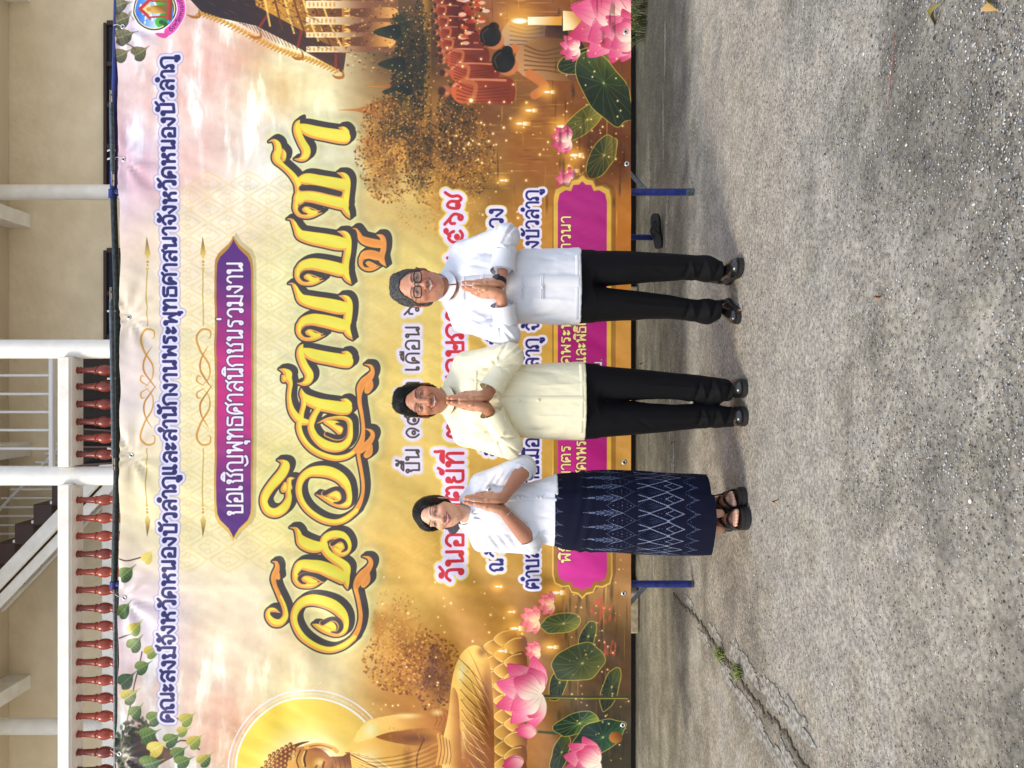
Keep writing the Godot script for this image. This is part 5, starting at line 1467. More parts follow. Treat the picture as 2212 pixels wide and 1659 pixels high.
func cement_texture(size: int) -> Array:  # concrete worn until its gravel shows; returns colour and relief, both seamless
	var r := RandomNumberGenerator.new()
	r.seed = 311
	var hgt := PackedFloat32Array(); hgt.resize(size * size); hgt.fill(0.0)
	var col := PackedByteArray(); col.resize(size * size * 3)
	var n := fbm(21, 0.045, 4)
	var im := n.get_seamless_image(size, size, false, false, 0.1, true)
	im.convert(Image.FORMAT_L8)
	var nb := im.get_data()
	var n2 := fbm(23, 0.008, 3)
	var im2 := n2.get_seamless_image(size, size, false, false, 0.1, true)
	im2.convert(Image.FORMAT_L8)
	var nb2 := im2.get_data()
	for i in size * size:
		var t := nb[i] / 255.0
		var g := 141.0 + (t - 0.5) * 62.0 + (nb2[i] / 255.0 - 0.5) * 30.0 + r.randf_range(-18, 18)
		col[i * 3] = int(clampf(g * 1.025, 0, 255)); col[i * 3 + 1] = int(clampf(g * 0.99, 0, 255)); col[i * 3 + 2] = int(clampf(g * 0.92, 0, 255))
		hgt[i] = t * 0.5
	for j in int(size * size * 0.0105):
		var px := r.randf() * size
		var py := r.randf() * size
		var ra := r.randf_range(1.0, 2.4) if r.randf() < 0.92 else r.randf_range(2.4, 3.6)
		var rb := ra * r.randf_range(0.5, 0.95)
		var an := r.randf() * PI
		var pick := r.randf()
		var c := Vector3(104, 98, 90)
		if pick < 0.34: c = Vector3(74, 72, 70) * r.randf_range(0.7, 1.2)
		elif pick < 0.55: c = Vector3(172, 164, 148) * r.randf_range(0.85, 1.1)
		elif pick < 0.7: c = Vector3(148, 150, 156) * r.randf_range(0.85, 1.15)
		elif pick < 0.82: c = Vector3(206, 202, 192) * r.randf_range(0.85, 1.1)
		elif pick < 0.92: c = Vector3(122, 102, 82)
		var ca := cos(an); var sa := sin(an)
		for y in range(int(py - ra) - 1, int(py + ra) + 2):
			for x in range(int(px - ra) - 1, int(px + ra) + 2):
				var dx := x - px; var dy := y - py
				var q := Vector2((dx * ca + dy * sa) / ra, (dy * ca - dx * sa) / rb).length()
				if q < 1.25:
					var i := posmod(y, size) * size + posmod(x, size)
					var a := clampf((1.25 - q) * 2.5, 0.0, 1.0)
					a *= 0.8
					col[i * 3] = int(lerpf(col[i * 3], clampf(c.x, 0, 255), a)); col[i * 3 + 1] = int(lerpf(col[i * 3 + 1], clampf(c.y, 0, 255), a)); col[i * 3 + 2] = int(lerpf(col[i * 3 + 2], clampf(c.z, 0, 255), a))
					hgt[i] = lerpf(hgt[i], 0.9 - 0.4 * q * q, a)
	var hb := PackedByteArray(); hb.resize(size * size)
	for i in size * size: hb[i] = int(clampf(hgt[i], 0, 1) * 255.0)
	var bump := Image.create_from_data(size, size, false, Image.FORMAT_L8, hb)
	bump.convert(Image.FORMAT_RGBA8)
	bump.bump_map_to_normal_map(3.0)
	return [ImageTexture.create_from_image(Image.create_from_data(size, size, false, Image.FORMAT_RGB8, col)), ImageTexture.create_from_image(bump)]

const CRACK := [[374, 1455], [350, 1478], [329, 1500], [300, 1522], [269, 1540], [240, 1562], [209, 1588], [180, 1606], [159, 1620], [119, 1654], [80, 1690], [30, 1722], [-30, 1760], [-120, 1830]]

func crack_distance(p: Vector2) -> float:
	var best := 1e9
	for j in CRACK.size() - 1:
		var a: Vector3 = crack_at(j)
		var b: Vector3 = crack_at(j + 1)
		best = minf(best, Geometry2D.get_closest_point_to_segment(p, Vector2(a.x, a.z), Vector2(b.x, b.z)).distance_to(p))
	return best

func crack_at(j: int) -> Vector3:
	return on_ground(CRACK[j][0], CRACK[j][1])

func build_ground() -> void:
	var xs := []
	var zs := []
	for q in [-60.0, -30.0, -16.0, -10.0, -7.0, -5.0]: xs.append(q)
	for j in 121: xs.append(-3.6 + j * 0.06)
	for q in [5.0, 7.0, 10.0, 16.0, 30.0, 60.0]: xs.append(q)
	for q in [-60.0, -30.0, -16.0, -11.0, -9.0, -7.5]: zs.append(q)
	for j in 112: zs.append(-7.0 + j * 0.06)
	for q in [0.5, 2.0, 5.0, 10.0, 20.0, 40.0, 60.0]: zs.append(q)
	var g := Geo.new()
	var big := fbm(31, 0.55, 4)
	var mid := fbm(32, 2.2, 4)
	var moss := fbm(33, 1.2, 3)
	var streak := fbm(34, 1.0, 3)
	var edge0 := fbm(36, 6.0, 3)
	var w := xs.size()
	for z in zs:
		for x in xs:
			var b := 0.93 + 0.66 * big.get_noise_2d(x, z) + 0.42 * mid.get_noise_2d(x * 0.8, z * 1.3) + 0.24 * edge0.get_noise_2d(x, z)
			# a paler strip in front of where people stand
			b += 0.34 * exp(-pow((z + 2.75 + 0.3 * big.get_noise_2d(x, 7.0)) / 0.6, 2.0) - pow((x + 0.1) / 1.3, 2.0))
			var tint := Color(1.0, 0.985, 0.95)
			# greyer and bluer to the right, browner and paler to the left
			var side := clampf(x * 0.35 + 0.4 * big.get_noise_2d(x + 40.0, z), -0.6, 0.8)
			tint = tint.lerp(Color(0.9, 0.95, 1.02), clampf(side + 0.15, 0.0, 0.8)).lerp(Color(1.03, 0.98, 0.88), clampf(-side, 0.0, 0.6))
			# an old damp band along the foot of the building
			var damp := smoothstep(-4.5, -5.4, z + 0.35 * moss.get_noise_2d(x * 0.7, z * 2.0))
			b *= lerpf(1.0, 0.6 + 0.22 * streak.get_noise_2d(x * 0.8, z * 5.0), damp)
			tint = tint.lerp(Color(0.95, 0.96, 0.8), damp * 0.7)
			var m := moss.get_noise_2d(x * 2.0 + 9.0, z * 2.0)
			if m > 0.25: tint = tint.lerp(Color(0.9, 0.9, 0.74), (m - 0.25) * 1.2)
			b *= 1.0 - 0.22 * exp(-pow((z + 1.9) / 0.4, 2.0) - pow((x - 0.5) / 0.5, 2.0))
			b = clampf(b, 0.45, 1.5)
			var cd := crack_distance(Vector2(x, z)) if z > -5.6 and x < -0.6 and z < -1.0 else 9.0
			b *= 1.0 - 0.16 * exp(-cd * cd / 0.012)
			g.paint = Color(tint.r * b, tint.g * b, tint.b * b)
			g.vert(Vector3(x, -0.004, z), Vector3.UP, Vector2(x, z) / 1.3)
	for j in zs.size() - 1:
		for k in w - 1: g.quad(j * w + k, j * w + k + 1, (j + 1) * w + k + 1, (j + 1) * w + k)
	var tex := cement_texture(1024)
	var m := mat("worn_concrete", Color(0.98, 0.98, 0.98), 0.85, 0.0, 0.35)
	m.albedo_texture = tex[0]
	m.normal_enabled = true
	m.normal_texture = tex[1]
	m.normal_scale = 1.0
	m.vertex_color_use_as_albedo = true
	var o := put("ground", g, m)
	tag(o, "", "", "", "structure")
	# pale cement smeared along the crack and near the building, broken at its edges
	var pale := mat("pale_cement", Color(0.68, 0.665, 0.63), 0.95)
	worn(pale, 6.0, Color(0.5, 0.5, 0.48), Color(1, 1, 1), 41, 3.0)
	var edge := fbm(35, 9.0, 3)
	var k2 := 0
	var smears := []
	for q in [[610, 1452, 0.3, 0.03], [780, 1447, 0.24, 0.022], [1170, 1440, 0.2, 0.022], [1392, 1432, 0.26, 0.02], [1560, 1436, 0.2, 0.016], [480, 1412, 0.3, 0.016], [1270, 1402, 0.22, 0.018], [1010, 1412, 0.16, 0.015]]:
		var c := on_ground(q[0], q[1])
		smears.append([c.x, c.z, q[2], q[3] * 1.6])
	for q in [[1.5, 0.05, 0.025, 0.1], [3.0, -0.05, 0.03, 0.12], [4.2, 0.07, 0.03, 0.1], [5.2, -0.07, 0.04, 0.13], [6.0, 0.09, 0.045, 0.12], [7.0, -0.08, 0.05, 0.13], [7.8, 0.1, 0.05, 0.13], [8.6, -0.11, 0.05, 0.14], [9.4, 0.1, 0.06, 0.15], [10.3, -0.1, 0.05, 0.13], [11.0, 0.12, 0.05, 0.14], [11.8, -0.08, 0.05, 0.12]]:
		var k := int(q[0])
		var c := crack_at(k).lerp(crack_at(k + 1), q[0] - k)
		smears.append([c.x + q[1], c.z, q[2], q[3]])
	for q in smears:
		var c := Vector3(q[0], 0, q[1])
		var p := PackedVector2Array()
		for j in 64:
			var a := TAU * j / 64.0
			var rr := 1.0 + 0.9 * edge.get_noise_2d(cos(a) * 0.1 + c.x * 3.0, sin(a) * 0.1 + c.z * 3.0) + 0.22 * edge.get_noise_2d(cos(a) * 0.4 + c.x, sin(a) * 0.4 + c.z)
			p.append(Vector2(c.x, c.z) + Vector2(cos(a) * q[2], sin(a) * q[3]) * maxf(rr, 0.25))
		if Geometry2D.triangulate_polygon(p).is_empty(): continue
		var s := Geo.new()
		s.slab(p, -0.006, -0.0012 + 0.00012 * k2)
		k2 += 1
		var sm := put("cement_patch", s, pale)
		tag(sm, "", "", "", "structure")
	# the crack itself: a raised strip, its dark colour standing for dirt and shade within
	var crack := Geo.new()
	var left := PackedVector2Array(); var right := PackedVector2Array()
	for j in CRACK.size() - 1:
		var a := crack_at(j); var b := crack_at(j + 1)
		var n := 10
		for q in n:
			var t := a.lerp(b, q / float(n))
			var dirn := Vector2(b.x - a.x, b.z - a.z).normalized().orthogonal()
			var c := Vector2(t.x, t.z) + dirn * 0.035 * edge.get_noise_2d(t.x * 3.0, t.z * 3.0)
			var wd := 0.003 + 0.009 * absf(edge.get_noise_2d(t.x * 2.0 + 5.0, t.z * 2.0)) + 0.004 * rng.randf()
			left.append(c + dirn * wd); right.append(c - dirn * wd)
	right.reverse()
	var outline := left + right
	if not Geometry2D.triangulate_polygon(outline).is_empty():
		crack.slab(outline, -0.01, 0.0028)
	var crack_dark := mat("crack_shade", Color(0.42, 0.39, 0.34), 1.0)
	worn(crack_dark, 6.0, Color(0.5, 0.48, 0.42), Color(1, 1, 1), 43, 6.0)
	var ck := put("ground_crack", crack, crack_dark)
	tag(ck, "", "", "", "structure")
	# loose and half-buried stones
	var stone := Geo.new()
	for s in 3:
		var ic := []
		for q in [[0, 1, 0], [1, 0.1, 0.2], [0.2, 0.0, 1], [-0.9, 0.1, 0.3], [-0.2, 0, -1], [0.6, 0.5, 0.6], [-0.5, 0.6, -0.4]]:
			ic.append(Vector3(q[0], q[1] * 0.8, q[2]))
	var pts := [Vector3(0.1, 0.75, 0), Vector3(1, 0, 0.15), Vector3(0.35, -0.1, 0.9), Vector3(-0.5, 0, 0.8), Vector3(-1, 0, -0.1), Vector3(-0.3, 0, -0.95), Vector3(0.6, -0.05, -0.8), Vector3(0.45, 0.6, 0.3), Vector3(-0.4, 0.62, -0.2)]
	for f in [[7, 1, 2], [7, 2, 0], [0, 2, 3], [8, 0, 3], [8, 3, 4], [8, 4, 5], [0, 8, 5], [0, 5, 6], [7, 0, 6], [7, 6, 1]]:
		var n: Vector3 = (pts[f[2]] - pts[f[0]]).cross(pts[f[1]] - pts[f[0]]).normalized()
		if n.y < 0: n = -n
		stone.face([pts[f[0]], pts[f[1]], pts[f[2]]], n)
	var mm := MultiMesh.new()
	mm.transform_format = MultiMesh.TRANSFORM_3D
	mm.use_colors = true
	mm.mesh = stone.mesh()
	mm.instance_count = 30000
	var drift := fbm(37, 0.9, 3)
	var shades := [Color(0.62, 0.62, 0.62), Color(0.52, 0.55, 0.6), Color(0.32, 0.32, 0.33), Color(0.45, 0.43, 0.4), Color(0.2, 0.2, 0.2), Color(0.5, 0.46, 0.4), Color(0.58, 0.54, 0.48), Color(0.36, 0.34, 0.31), Color(0.72, 0.72, 0.7)]
	for j in mm.instance_count:
		var d := 0.0
		var x := 0.0
		for tries in 6:
			d = 1.5 + 5.0 * pow(rng.randf(), 1.3)
			x = rng.randf_range(-0.58, 0.58) * d
			var much := 0.28 + 1.1 * drift.get_noise_2d(x, -d) + 0.55 * exp(-pow((d - 2.1) / 0.5, 2.0) - pow((x - 0.45) / 0.55, 2.0))
			if rng.randf() < much: break
		var s := rng.randf_range(0.0014, 0.0036) if rng.randf() < 0.985 else rng.randf_range(0.004, 0.0065)
		var bas := Basis(Vector3.UP, rng.randf() * TAU).rotated(Vector3.RIGHT, rng.randf_range(-0.3, 0.3)) * Basis().scaled(Vector3(s, s * 0.35, s * rng.randf_range(0.6, 1.0)))
		mm.set_instance_transform(j, Transform3D(bas, Vector3(x, -0.001, -d)))
		var sh: Color = shades[rng.randi() % shades.size()]
		mm.set_instance_color(j, Color(sh.r * sh.r, sh.g * sh.g, sh.b * sh.b))
	var mi := MultiMeshInstance3D.new()
	mi.multimesh = mm
	var ms := mat("stones", Color.WHITE, 0.95, 0.0, 0.15)
	ms.vertex_color_use_as_albedo = true
	mi.material_override = ms
	mi.name = "loose_gravel"
	add_child(mi)
	tag(mi, "fine loose gravel worn out of the concrete yard", "gravel", "", "stuff")

# ---------------------------------------------------------------- the building behind
func beam(u0: float, u1: float, v0: float, v1: float, d0: float, d1: float, bev := 0.008) -> Geo:  # sizes read at the near face d0
	var a := at(u0, v0, d0)
	var b := at(u1, v1, d0)
	var g := Geo.new()
	g.box(Vector3(a.x, b.y, -d1), Vector3(b.x, a.y, -d0), bev)
	return g

func build_building() -> void:
	var b := thing("building", "cream two-storey building with red turned balusters behind the banner", "building")
	var g: Geo
	# upper storey: back wall, ceiling with beams, floor
	var wall := Geo.new()
	wall.box(Vector3(-9, 4.5, -9.9), Vector3(9, 7.9, -9.6), 0.0)
	put("wall", wall, M.cream_wall, b)
	g = Geo.new(); g.box(Vector3(-9, 7.62, -9.598), Vector3(9, 7.8, -7.0), 0.01); put("ceiling", g, M.ceiling, b)
	for u in [188.0, 690.0, 1181.0, 1668.0]:
		var x: float = (u - MID_U) * 9.6 / FOCAL
		g = Geo.new(); g.box(Vector3(x - 0.09, 7.33, -9.597), Vector3(x + 0.09, 7.64, -7.05), 0.006); put("ceiling_beam", g, M.white_paint, b)
	g = Geo.new(); g.box(Vector3(-9, 4.5, -9.598), Vector3(9, 4.72, -7.08), 0.01); put("floor_slab", g, M.white_paint, b)
	# a low white wall between the rail and the back wall on the left
	g = beam(-120, 606, 219, 300, 8.9, 9.02, 0.01); put("parapet", g, M.white_paint, b)
	# lower storey
	g = Geo.new(); g.box(Vector3(-9, 0.0, -7.4), Vector3(9, 4.5, -7.15), 0.0); put("lower_wall", g, M.cream_wall, b)
	g = Geo.new(); g.box(Vector3(-9, -0.02, -7.148), Vector3(9, 0.16, -6.62), 0.01); put("gap_shade", g, M.night, b)  # near-black box, its colour standing in for the shaded gap under the building
	g = Geo.new(); g.box(Vector3(-9, 0.161, -7.149), Vector3(9, 0.21, -6.5), 0.008); put("plinth_edge", g, M.stair_brown, b)
	# round columns
	for q in [[905.0, 7.3, 0.093, 4.5], [631.0, 7.3, 0.093, 4.5], [1243.5, 9.05, 0.093, 4.72], [90.0, 9.05, 0.096, 4.72]]:
		var x: float = (q[0] - MID_U) * q[1] / FOCAL
		g = Geo.new()
		g.lathe([Vector2(q[2], q[3]), Vector2(q[2], 7.63)], 28, Transform3D(Basis(), Vector3(x, 0, -q[1])))
		put("column", g, M.white_paint, b)
	# balustrade: a moulded rail over turned balusters
	for q in [[-300.0, 612.0], [650.0, 888.0], ]:
		var rail := put("rail", beam(q[0], q[1], 124, 149, 7.16, 7.4, 0.006), M.white_paint, b)
		put("moulding", beam(q[0] + 3, q[1] - 3, 149.2, 154.5, 7.18, 7.38, 0.004), M.white_paint, rail)
		put("soffit", beam(q[0] + 6, q[1] - 6, 154.7, 158, 7.2, 7.36, 0.0), M.white_paint, rail)
	var prof := [Vector2(0.001, 0.0), Vector2(0.03, 0.0)]
	for q in [[0.026, -0.03], [0.03, -0.036], [0.032, -0.046], [0.024, -0.056], [0.022, -0.064], [0.028, -0.07], [0.03, -0.078], [0.024, -0.086], [0.021, -0.094], [0.025, -0.1], [0.022, -0.108], [0.0235, -0.118], [0.027, -0.2], [0.0275, -0.216], [0.033, -0.22], [0.035, -0.232], [0.029, -0.242], [0.0275, -0.25], [0.034, -0.256], [0.044, -0.282], [0.047, -0.312], [0.043, -0.345], [0.032, -0.375], [0.03, -0.39], [0.038, -0.4], [0.038, -0.415], [0.032, -0.43]]:
		prof.append(Vector2(q[0] * 1.17, q[1]))
	var base_y := at(0, 158, 7.28).y
	var post := Geo.new()
	post.lathe(prof, 18)
	var pm := post.mesh()
	var blk := Geo.new(); blk.box(Vector3(-0.044, -0.046, -0.044), Vector3(0.044, 0.0, 0.044), 0.004)
	var bm := blk.mesh()
	var foot := Geo.new(); foot.box(Vector3(-0.04, -0.52, -0.04), Vector3(0.04, -0.425, 0.04), 0.004)
	var fm := foot.mesh()
	var us := []
	for j in 20: us.append(579.0 - 38.9 * j)
	for q in [859.0, 824.0, 786.0, 748.0, 713.0, 678.0]: us.append(q)
	for u in us:
		var tc: Material = M[["terracotta", "terracotta_dark", "terracotta_pale"][rng.randi() % 3]]
		var n := put_mesh("baluster", pm, tc, b, Transform3D(Basis(Vector3.UP, rng.randf() * TAU), Vector3((u - MID_U) * 7.28 / FOCAL, base_y, -7.28)))
		put_mesh("baluster_cap", bm, tc, n, Transform3D(n.transform.basis.inverse() * Basis(Vector3.UP, rng.randf_range(-0.06, 0.06)), Vector3.ZERO))
		put_mesh("baluster_foot", fm, tc, n, Transform3D(n.transform.basis.inverse(), Vector3.ZERO))
	g = beam(-300, 888, 272, 292, 7.18, 7.38, 0.006); put("lower_rail", g, M.white_paint, b)
	# windows of the back wall, only their tops show above the banner
	for q in [[1606.0, 1252.0, 4], [1117.0, 745.0, 4]]:
		var a := at(q[1], 228, 9.6)
		var e := at(q[0], 228, 9.6)
		var win := Node3D.new()
		win.name = "window" if not b.has_node("window") else "window_001"
		b.add_child(win)
		g = Geo.new()
		g.box(Vector3(a.x, a.y - 0.04, -9.6), Vector3(e.x, a.y, -9.54), 0.006)
		put("frame", g, M.dark_frame, win)
		g = Geo.new(); g.box(Vector3(a.x, 5.2, -9.6), Vector3(e.x, 5.27, -9.54), 0.006); put("sill", g, M.dark_frame, win)
		for j in q[2] + 1:
			var x := lerpf(a.x, e.x, float(j) / q[2])
			g = Geo.new(); g.box(Vector3(x - 0.03, 5.271, -9.599), Vector3(x + 0.03, a.y - 0.041, -9.545), 0.005); put("mullion", g, M.dark_frame, win)
			if j < q[2]:
				var x2 := lerpf(a.x, e.x, float(j + 1) / q[2])
				g = Geo.new(); g.box(Vector3(x + 0.031, 5.272, -9.598), Vector3(x2 - 0.031, a.y - 0.042, -9.575), 0.0); put("pane", g, M.pane, win)
	# added dark panel and strips for the unlit interior behind the middle balusters
	g = beam(656, 884, 170, 330, 8.0, 8.05, 0.0)
	var panel := put("added_dark_panel", g, M.night, b)
	for j in 7:
		var a := at(662 + j * 30, 172, 7.99)
		g = Geo.new(); g.box(Vector3(a.x, a.y - 0.6, -7.995), Vector3(a.x + 0.02, a.y, -7.96), 0.0, Transform3D(Basis(Vector3(0, 0, 1), 0.06 * (j % 3 - 1)), Vector3.ZERO))
		put("panel_strip", g, M.stair_brown, panel)
	# steel railing above the middle bay
	var rl := Node3D.new(); rl.name = "railing"; b.add_child(rl)
	for u in [848.0, 808.0, 769.0, 730.0, 690.0, 650.0]:
		var p := at(u, 112, 8.3)
		g = Geo.new(); g.tube([Vector3(p.x, p.y, p.z), Vector3(p.x, p.y + 1.1, p.z)], 0.015, 8); put("bar", g, M.rail_white, rl)
	var ra := at(640, 112, 8.3); var rb := at(900, 112, 8.3)
	g = Geo.new(); g.box(Vector3(ra.x, ra.y - 0.025, -8.33), Vector3(rb.x, ra.y + 0.022, -8.27), 0.006); put("bottom_bar", g, M.rail_white, rl)
	g = Geo.new(); g.box(Vector3(ra.x, ra.y + 1.1, -8.33), Vector3(rb.x, ra.y + 1.15, -8.27), 0.006); put("top_bar", g, M.rail_white, rl)
	# outdoor stair going down to the right across the left bay
	var st := Node3D.new(); st.name = "stair"; b.add_child(st)
	var dd := 8.5
	var top := at(380, -43, dd); var low := at(648, 212, dd)
	var dirn := (low - top).normalized()
	var perp := Vector3(-dirn.y, dirn.x, 0)
	if perp.y > 0: perp = -perp
	for z in [-dd, -dd - 1.0]:
		g = Geo.new()
		var xf := Transform3D(Basis(dirn, perp, Vector3(0, 0, 1)), top)
		g.box(Vector3(-1.0, 0.0, z + dd - 0.04), Vector3(top.distance_to(low) + 1.0, 0.14 if z > -dd - 0.5 else 0.06, z + dd + 0.04), 0.006, Transform3D(xf.basis, Vector3(top.x, top.y, -dd)))
		if z > -dd - 0.5: g.box(Vector3(-1.0, 0.162, z + dd - 0.09), Vector3(top.distance_to(low) + 1.0, 0.27, z + dd - 0.05), 0.004, Transform3D(xf.basis, Vector3(top.x, top.y, -dd)))
		put("stringer", g, M.white_paint, st)
	for j in range(-3, 6):
		# treads and risers rise to the left
		var p := at(569 - 42.3 * j, 110 - 40.3 * j, dd)
		g = Geo.new(); g.box(Vector3(p.x - 0.02, p.y - 0.2, -dd - 0.88), Vector3(p.x + 0.22, p.y + 0.02, -dd - 0.045), 0.006); put("tread", g, M.stair_brown, st)
		g = Geo.new(); g.box(Vector3(p.x - 0.01, p.y + 0.021, -dd - 0.86), Vector3(p.x + 0.03, p.y + 0.05, -dd - 0.06), 0.0); put("nosing", g, M.white_paint, st)
		for e in 2:
			g = Geo.new(); g.tube([Vector3(p.x + 0.06 + 0.115 * e, p.y + 0.02, -dd - 0.8), Vector3(p.x + 0.06 + 0.115 * e, p.y + 1.0 - 0.1 * e, -dd - 0.8)], 0.014, 8); put("bar", g, M.rail_white, st)
	g = Geo.new(); g.tube([top + Vector3(-0.4, 1.5, -0.8), low + Vector3(0.2, 0.9, -0.8)], 0.022, 8); put("handrail", g, M.rail_white, st)
	# concrete step standing by the dark strip
	var p0 := at(380, 1381.0, 6.4); var p1 := at(290, 1352, 6.4)
	g = Geo.new(); g.box(Vector3(p1.x, 0.0, -6.62), Vector3(p0.x, p1.y, -6.4), 0.012)
	var cb := put("concrete_block", g, M.block)
	tag(cb, "pale concrete block on the ground under the left end of the banner", "block", "concrete blocks under the banner")
	var p2 := at(1040, 1360, 6.45); var p3 := at(1012, 1360, 6.45)
	g = Geo.new(); g.box(Vector3(p3.x, 0.0, -6.6), Vector3(p2.x, 0.17, -6.45), 0.012)
	cb = put("concrete_block", g, M.block)
	tag(cb, "small concrete block seen between the legs of the man in white", "block", "concrete blocks under the banner")

# ---------------------------------------------------------------- the banner and its steel frame
const TOP_EYES := [[1603, 262], [1316, 259], [975, 266], [675, 272], [366, 259], [30, 257]]
const LOW_EYES := [[1591, 1352], [1306, 1355], [998, 1350], [660, 1349], [376, 1348], [92, 1346]]
const BANNER_D := 4.45

func banner_depth(u: float, v: float, folds: FastNoiseLite) -> float:  # towards the viewer, in metres
	var z := 0.0
	for q in TOP_EYES:
		var du: float = u - q[0]; var dv: float = v - q[1]
		var rr := sqrt(du * du + dv * dv)
		var an := atan2(dv, du)
		z += 0.011 * sin(an * 9.0 + q[0]) * smoothstep(6.0, 30.0, rr) * exp(-rr / 80.0)
		z -= 0.012 * exp(-rr * rr / 300.0)
	for q in LOW_EYES:
		var rr := Vector2(u - q[0], v - q[1]).length()
		z -= 0.008 * exp(-rr * rr / 260.0)
	# long soft waves: slanting at the lower left, upright elsewhere; a ridge where the posts press from behind
	var s := (u * 0.72 + v) * 0.016 + 1.6 * folds.get_noise_2d(u * 0.4, v * 0.4)
	z += 0.0105 * sin(s * 2.0) * smoothstep(760.0, 200.0, absf(u - 120.0)) * smoothstep(480.0, 700.0, v) * smoothstep(1340.0, 1150.0, v)
	z += 0.0065 * sin(u * 0.045 + 2.0 * folds.get_noise_2d(u * 0.2, v * 0.3)) * smoothstep(620.0, 300.0, v)
	z += 0.009 * folds.get_noise_2d(u, v * 0.35) + 0.004 * folds.get_noise_2d(u * 4.0 + v * 1.5, v * 1.2)
	z += 0.006 * exp(-pow((u - 395.0) / 9.0, 2.0)) + 0.006 * exp(-pow((u - 1245.0) / 9.0, 2.0))
	return z

func build_banner() -> void:
	var t0 := Time.get_ticks_msec()
	var c := art()
	print("print: ", Time.get_ticks_msec() - t0, " ms")
	var vinyl := mat("vinyl", Color(0.96, 0.96, 0.96), 0.36, 0.0, 0.5)
	vinyl.albedo_texture = c.texture()
	vinyl.texture_repeat = false
	vinyl.backlight_enabled = true
	vinyl.backlight = Color(0.12, 0.12, 0.12)
	var folds := fbm(51, 0.006, 3)
	var nu := 250; var nv := 150
	var g := Geo.new()
	var bend := func(u: float, v: float) -> Vector3:
		var sag := 10.0 * (1.0 - pow((u - 829.0) / 829.0, 2.0)) * clampf((1100.0 - v) / 850.0, 0.0, 1.0)
		var lift := 0.0
		if v < 330.0:  # the upper edge hangs a little between its ties
			var near := 1e9
			for q in TOP_EYES: near = minf(near, absf(u - q[0]))
			lift = minf(near / 150.0, 1.0) * 4.0 * (330.0 - v) / 80.0
		var p := at(u, v + sag + lift * 0.6, BANNER_D)
		p.z += banner_depth(u, v, folds)
		return p
	for j in nv + 1:
		for k in nu + 1:
			var u := lerpf(c.o.x + 2.0, 1758.0, k / float(nu)); var v := lerpf(248.0, 1363.0, j / float(nv))
			g.vert(bend.call(u, v), Vector3.BACK, (Vector2(u, v) - c.o) * c.k / Vector2(c.W, c.H))
	for j in nv + 1:
		for k in nu + 1:
			var i := j * (nu + 1) + k
			var dx := g.V[i + (1 if k < nu else 0)] - g.V[i - (1 if k > 0 else 0)]
			var dy := g.V[i - ((nu + 1) if j > 0 else 0)] - g.V[i + ((nu + 1) if j < nv else 0)]
			g.N[i] = dx.cross(dy).normalized()
	for j in nv:
		for k in nu: g.quad(j * (nu + 1) + k, j * (nu + 1) + k + 1, (j + 1) * (nu + 1) + k + 1, (j + 1) * (nu + 1) + k)
	var b := thing("banner", "large printed vinyl banner in gold and pink tied to a steel frame", "banner", Vector3.ZERO)
	put("printed_sheet", g, vinyl, b)
	for q in TOP_EYES + LOW_EYES:
		var p: Vector3 = bend.call(q[0], q[1])
		var e := Geo.new()
		e.lathe([Vector2(0.006, 0.001), Vector2(0.008, 0.004), Vector2(0.013, 0.004), Vector2(0.016, 0.0)], 16, Transform3D(Basis(Vector3.RIGHT, PI / 2), p + Vector3(0, 0, 0.001)))
		var ey := put("eyelet", e, M.chrome, b)
		var hole := Geo.new(); hole.lathe([Vector2(0.0005, 0.0), Vector2(0.0065, 0.0015)], 12, Transform3D(Basis(Vector3.RIGHT, PI / 2), p + Vector3(0, 0, 0.003)))
		put("hole", hole, M.night, ey)
		if q[1] < 400:
			var s := Geo.new()
			s.tube([p + Vector3(0, 0, 0.006), p + Vector3(0.01, 0.03, 0.008), p + Vector3(0.015, 0.062, -0.012), p + Vector3(0.02, 0.075, -0.05), p + Vector3(0.012, 0.03, -0.075), p + Vector3(0.004, 0.01, -0.03)], 0.0016, 5)
			put("tie_string", s, M.string, ey)
	# the frame
	var fr := thing("pipe_stand", "blue and grey steel pipe stand that holds up the banner", "stand")
	var D := 4.5
	var f: Geo
	for q in [[397.5, 1497.0], [1244.0, 1498.0]]:
		var x: float = (q[0] - MID_U) * D / FOCAL
		f = Geo.new()
		f.tube([Vector3(x, 0.0, -D), Vector3(x, at(0, 250, D).y, -D)], 0.0215, 16)
		var po := put("post", f, M.blue_pipe, fr)
		if q[0] > 1000:
			f = Geo.new(); f.tube([Vector3(x, -0.001, -D), Vector3(x, 0.045, -D)], 0.0225, 16); put("bare_end", f, M.grey_pipe, po)
		else:
			f = Geo.new(); f.tube([Vector3(x, 0.002, -D), Vector3(x, 0.012, -D)], 0.0222, 16); put("bare_end", f, M.grey_pipe, po)
		var s := -1.0 if q[0] < 800 else 1.0
		f = Geo.new(); f.tube([Vector3(x, 0.27, -D - 0.02), Vector3(x + s * 0.4, 0.47, -D - 0.4), Vector3(x + s * 0.9, 0.72, -D - 0.9)], 0.014, 10); put("brace", f, M.grey_pipe, fr)
	var bx := (1145.5 - MID_U) * 5.55 / FOCAL
	f = Geo.new(); f.tube([Vector3(bx, 0.0, -5.55), Vector3(bx, 2.6, -5.3)], 0.0215, 14); put("back_post", f, M.blue_pipe, fr)
	# pipes along the top
	f = Geo.new(); f.tube([at(1238, 245, D), at(1500, 250, D), at(1800, 257, D)], 0.021, 14); put("top_pipe", f, M.blue_pipe, fr)
	f = Geo.new(); f.tube([at(396, 247, D), at(700, 254, D), at(980, 254, D), at(1240, 245, D)], 0.019, 14); put("top_pipe", f, M.dark_pipe, fr)
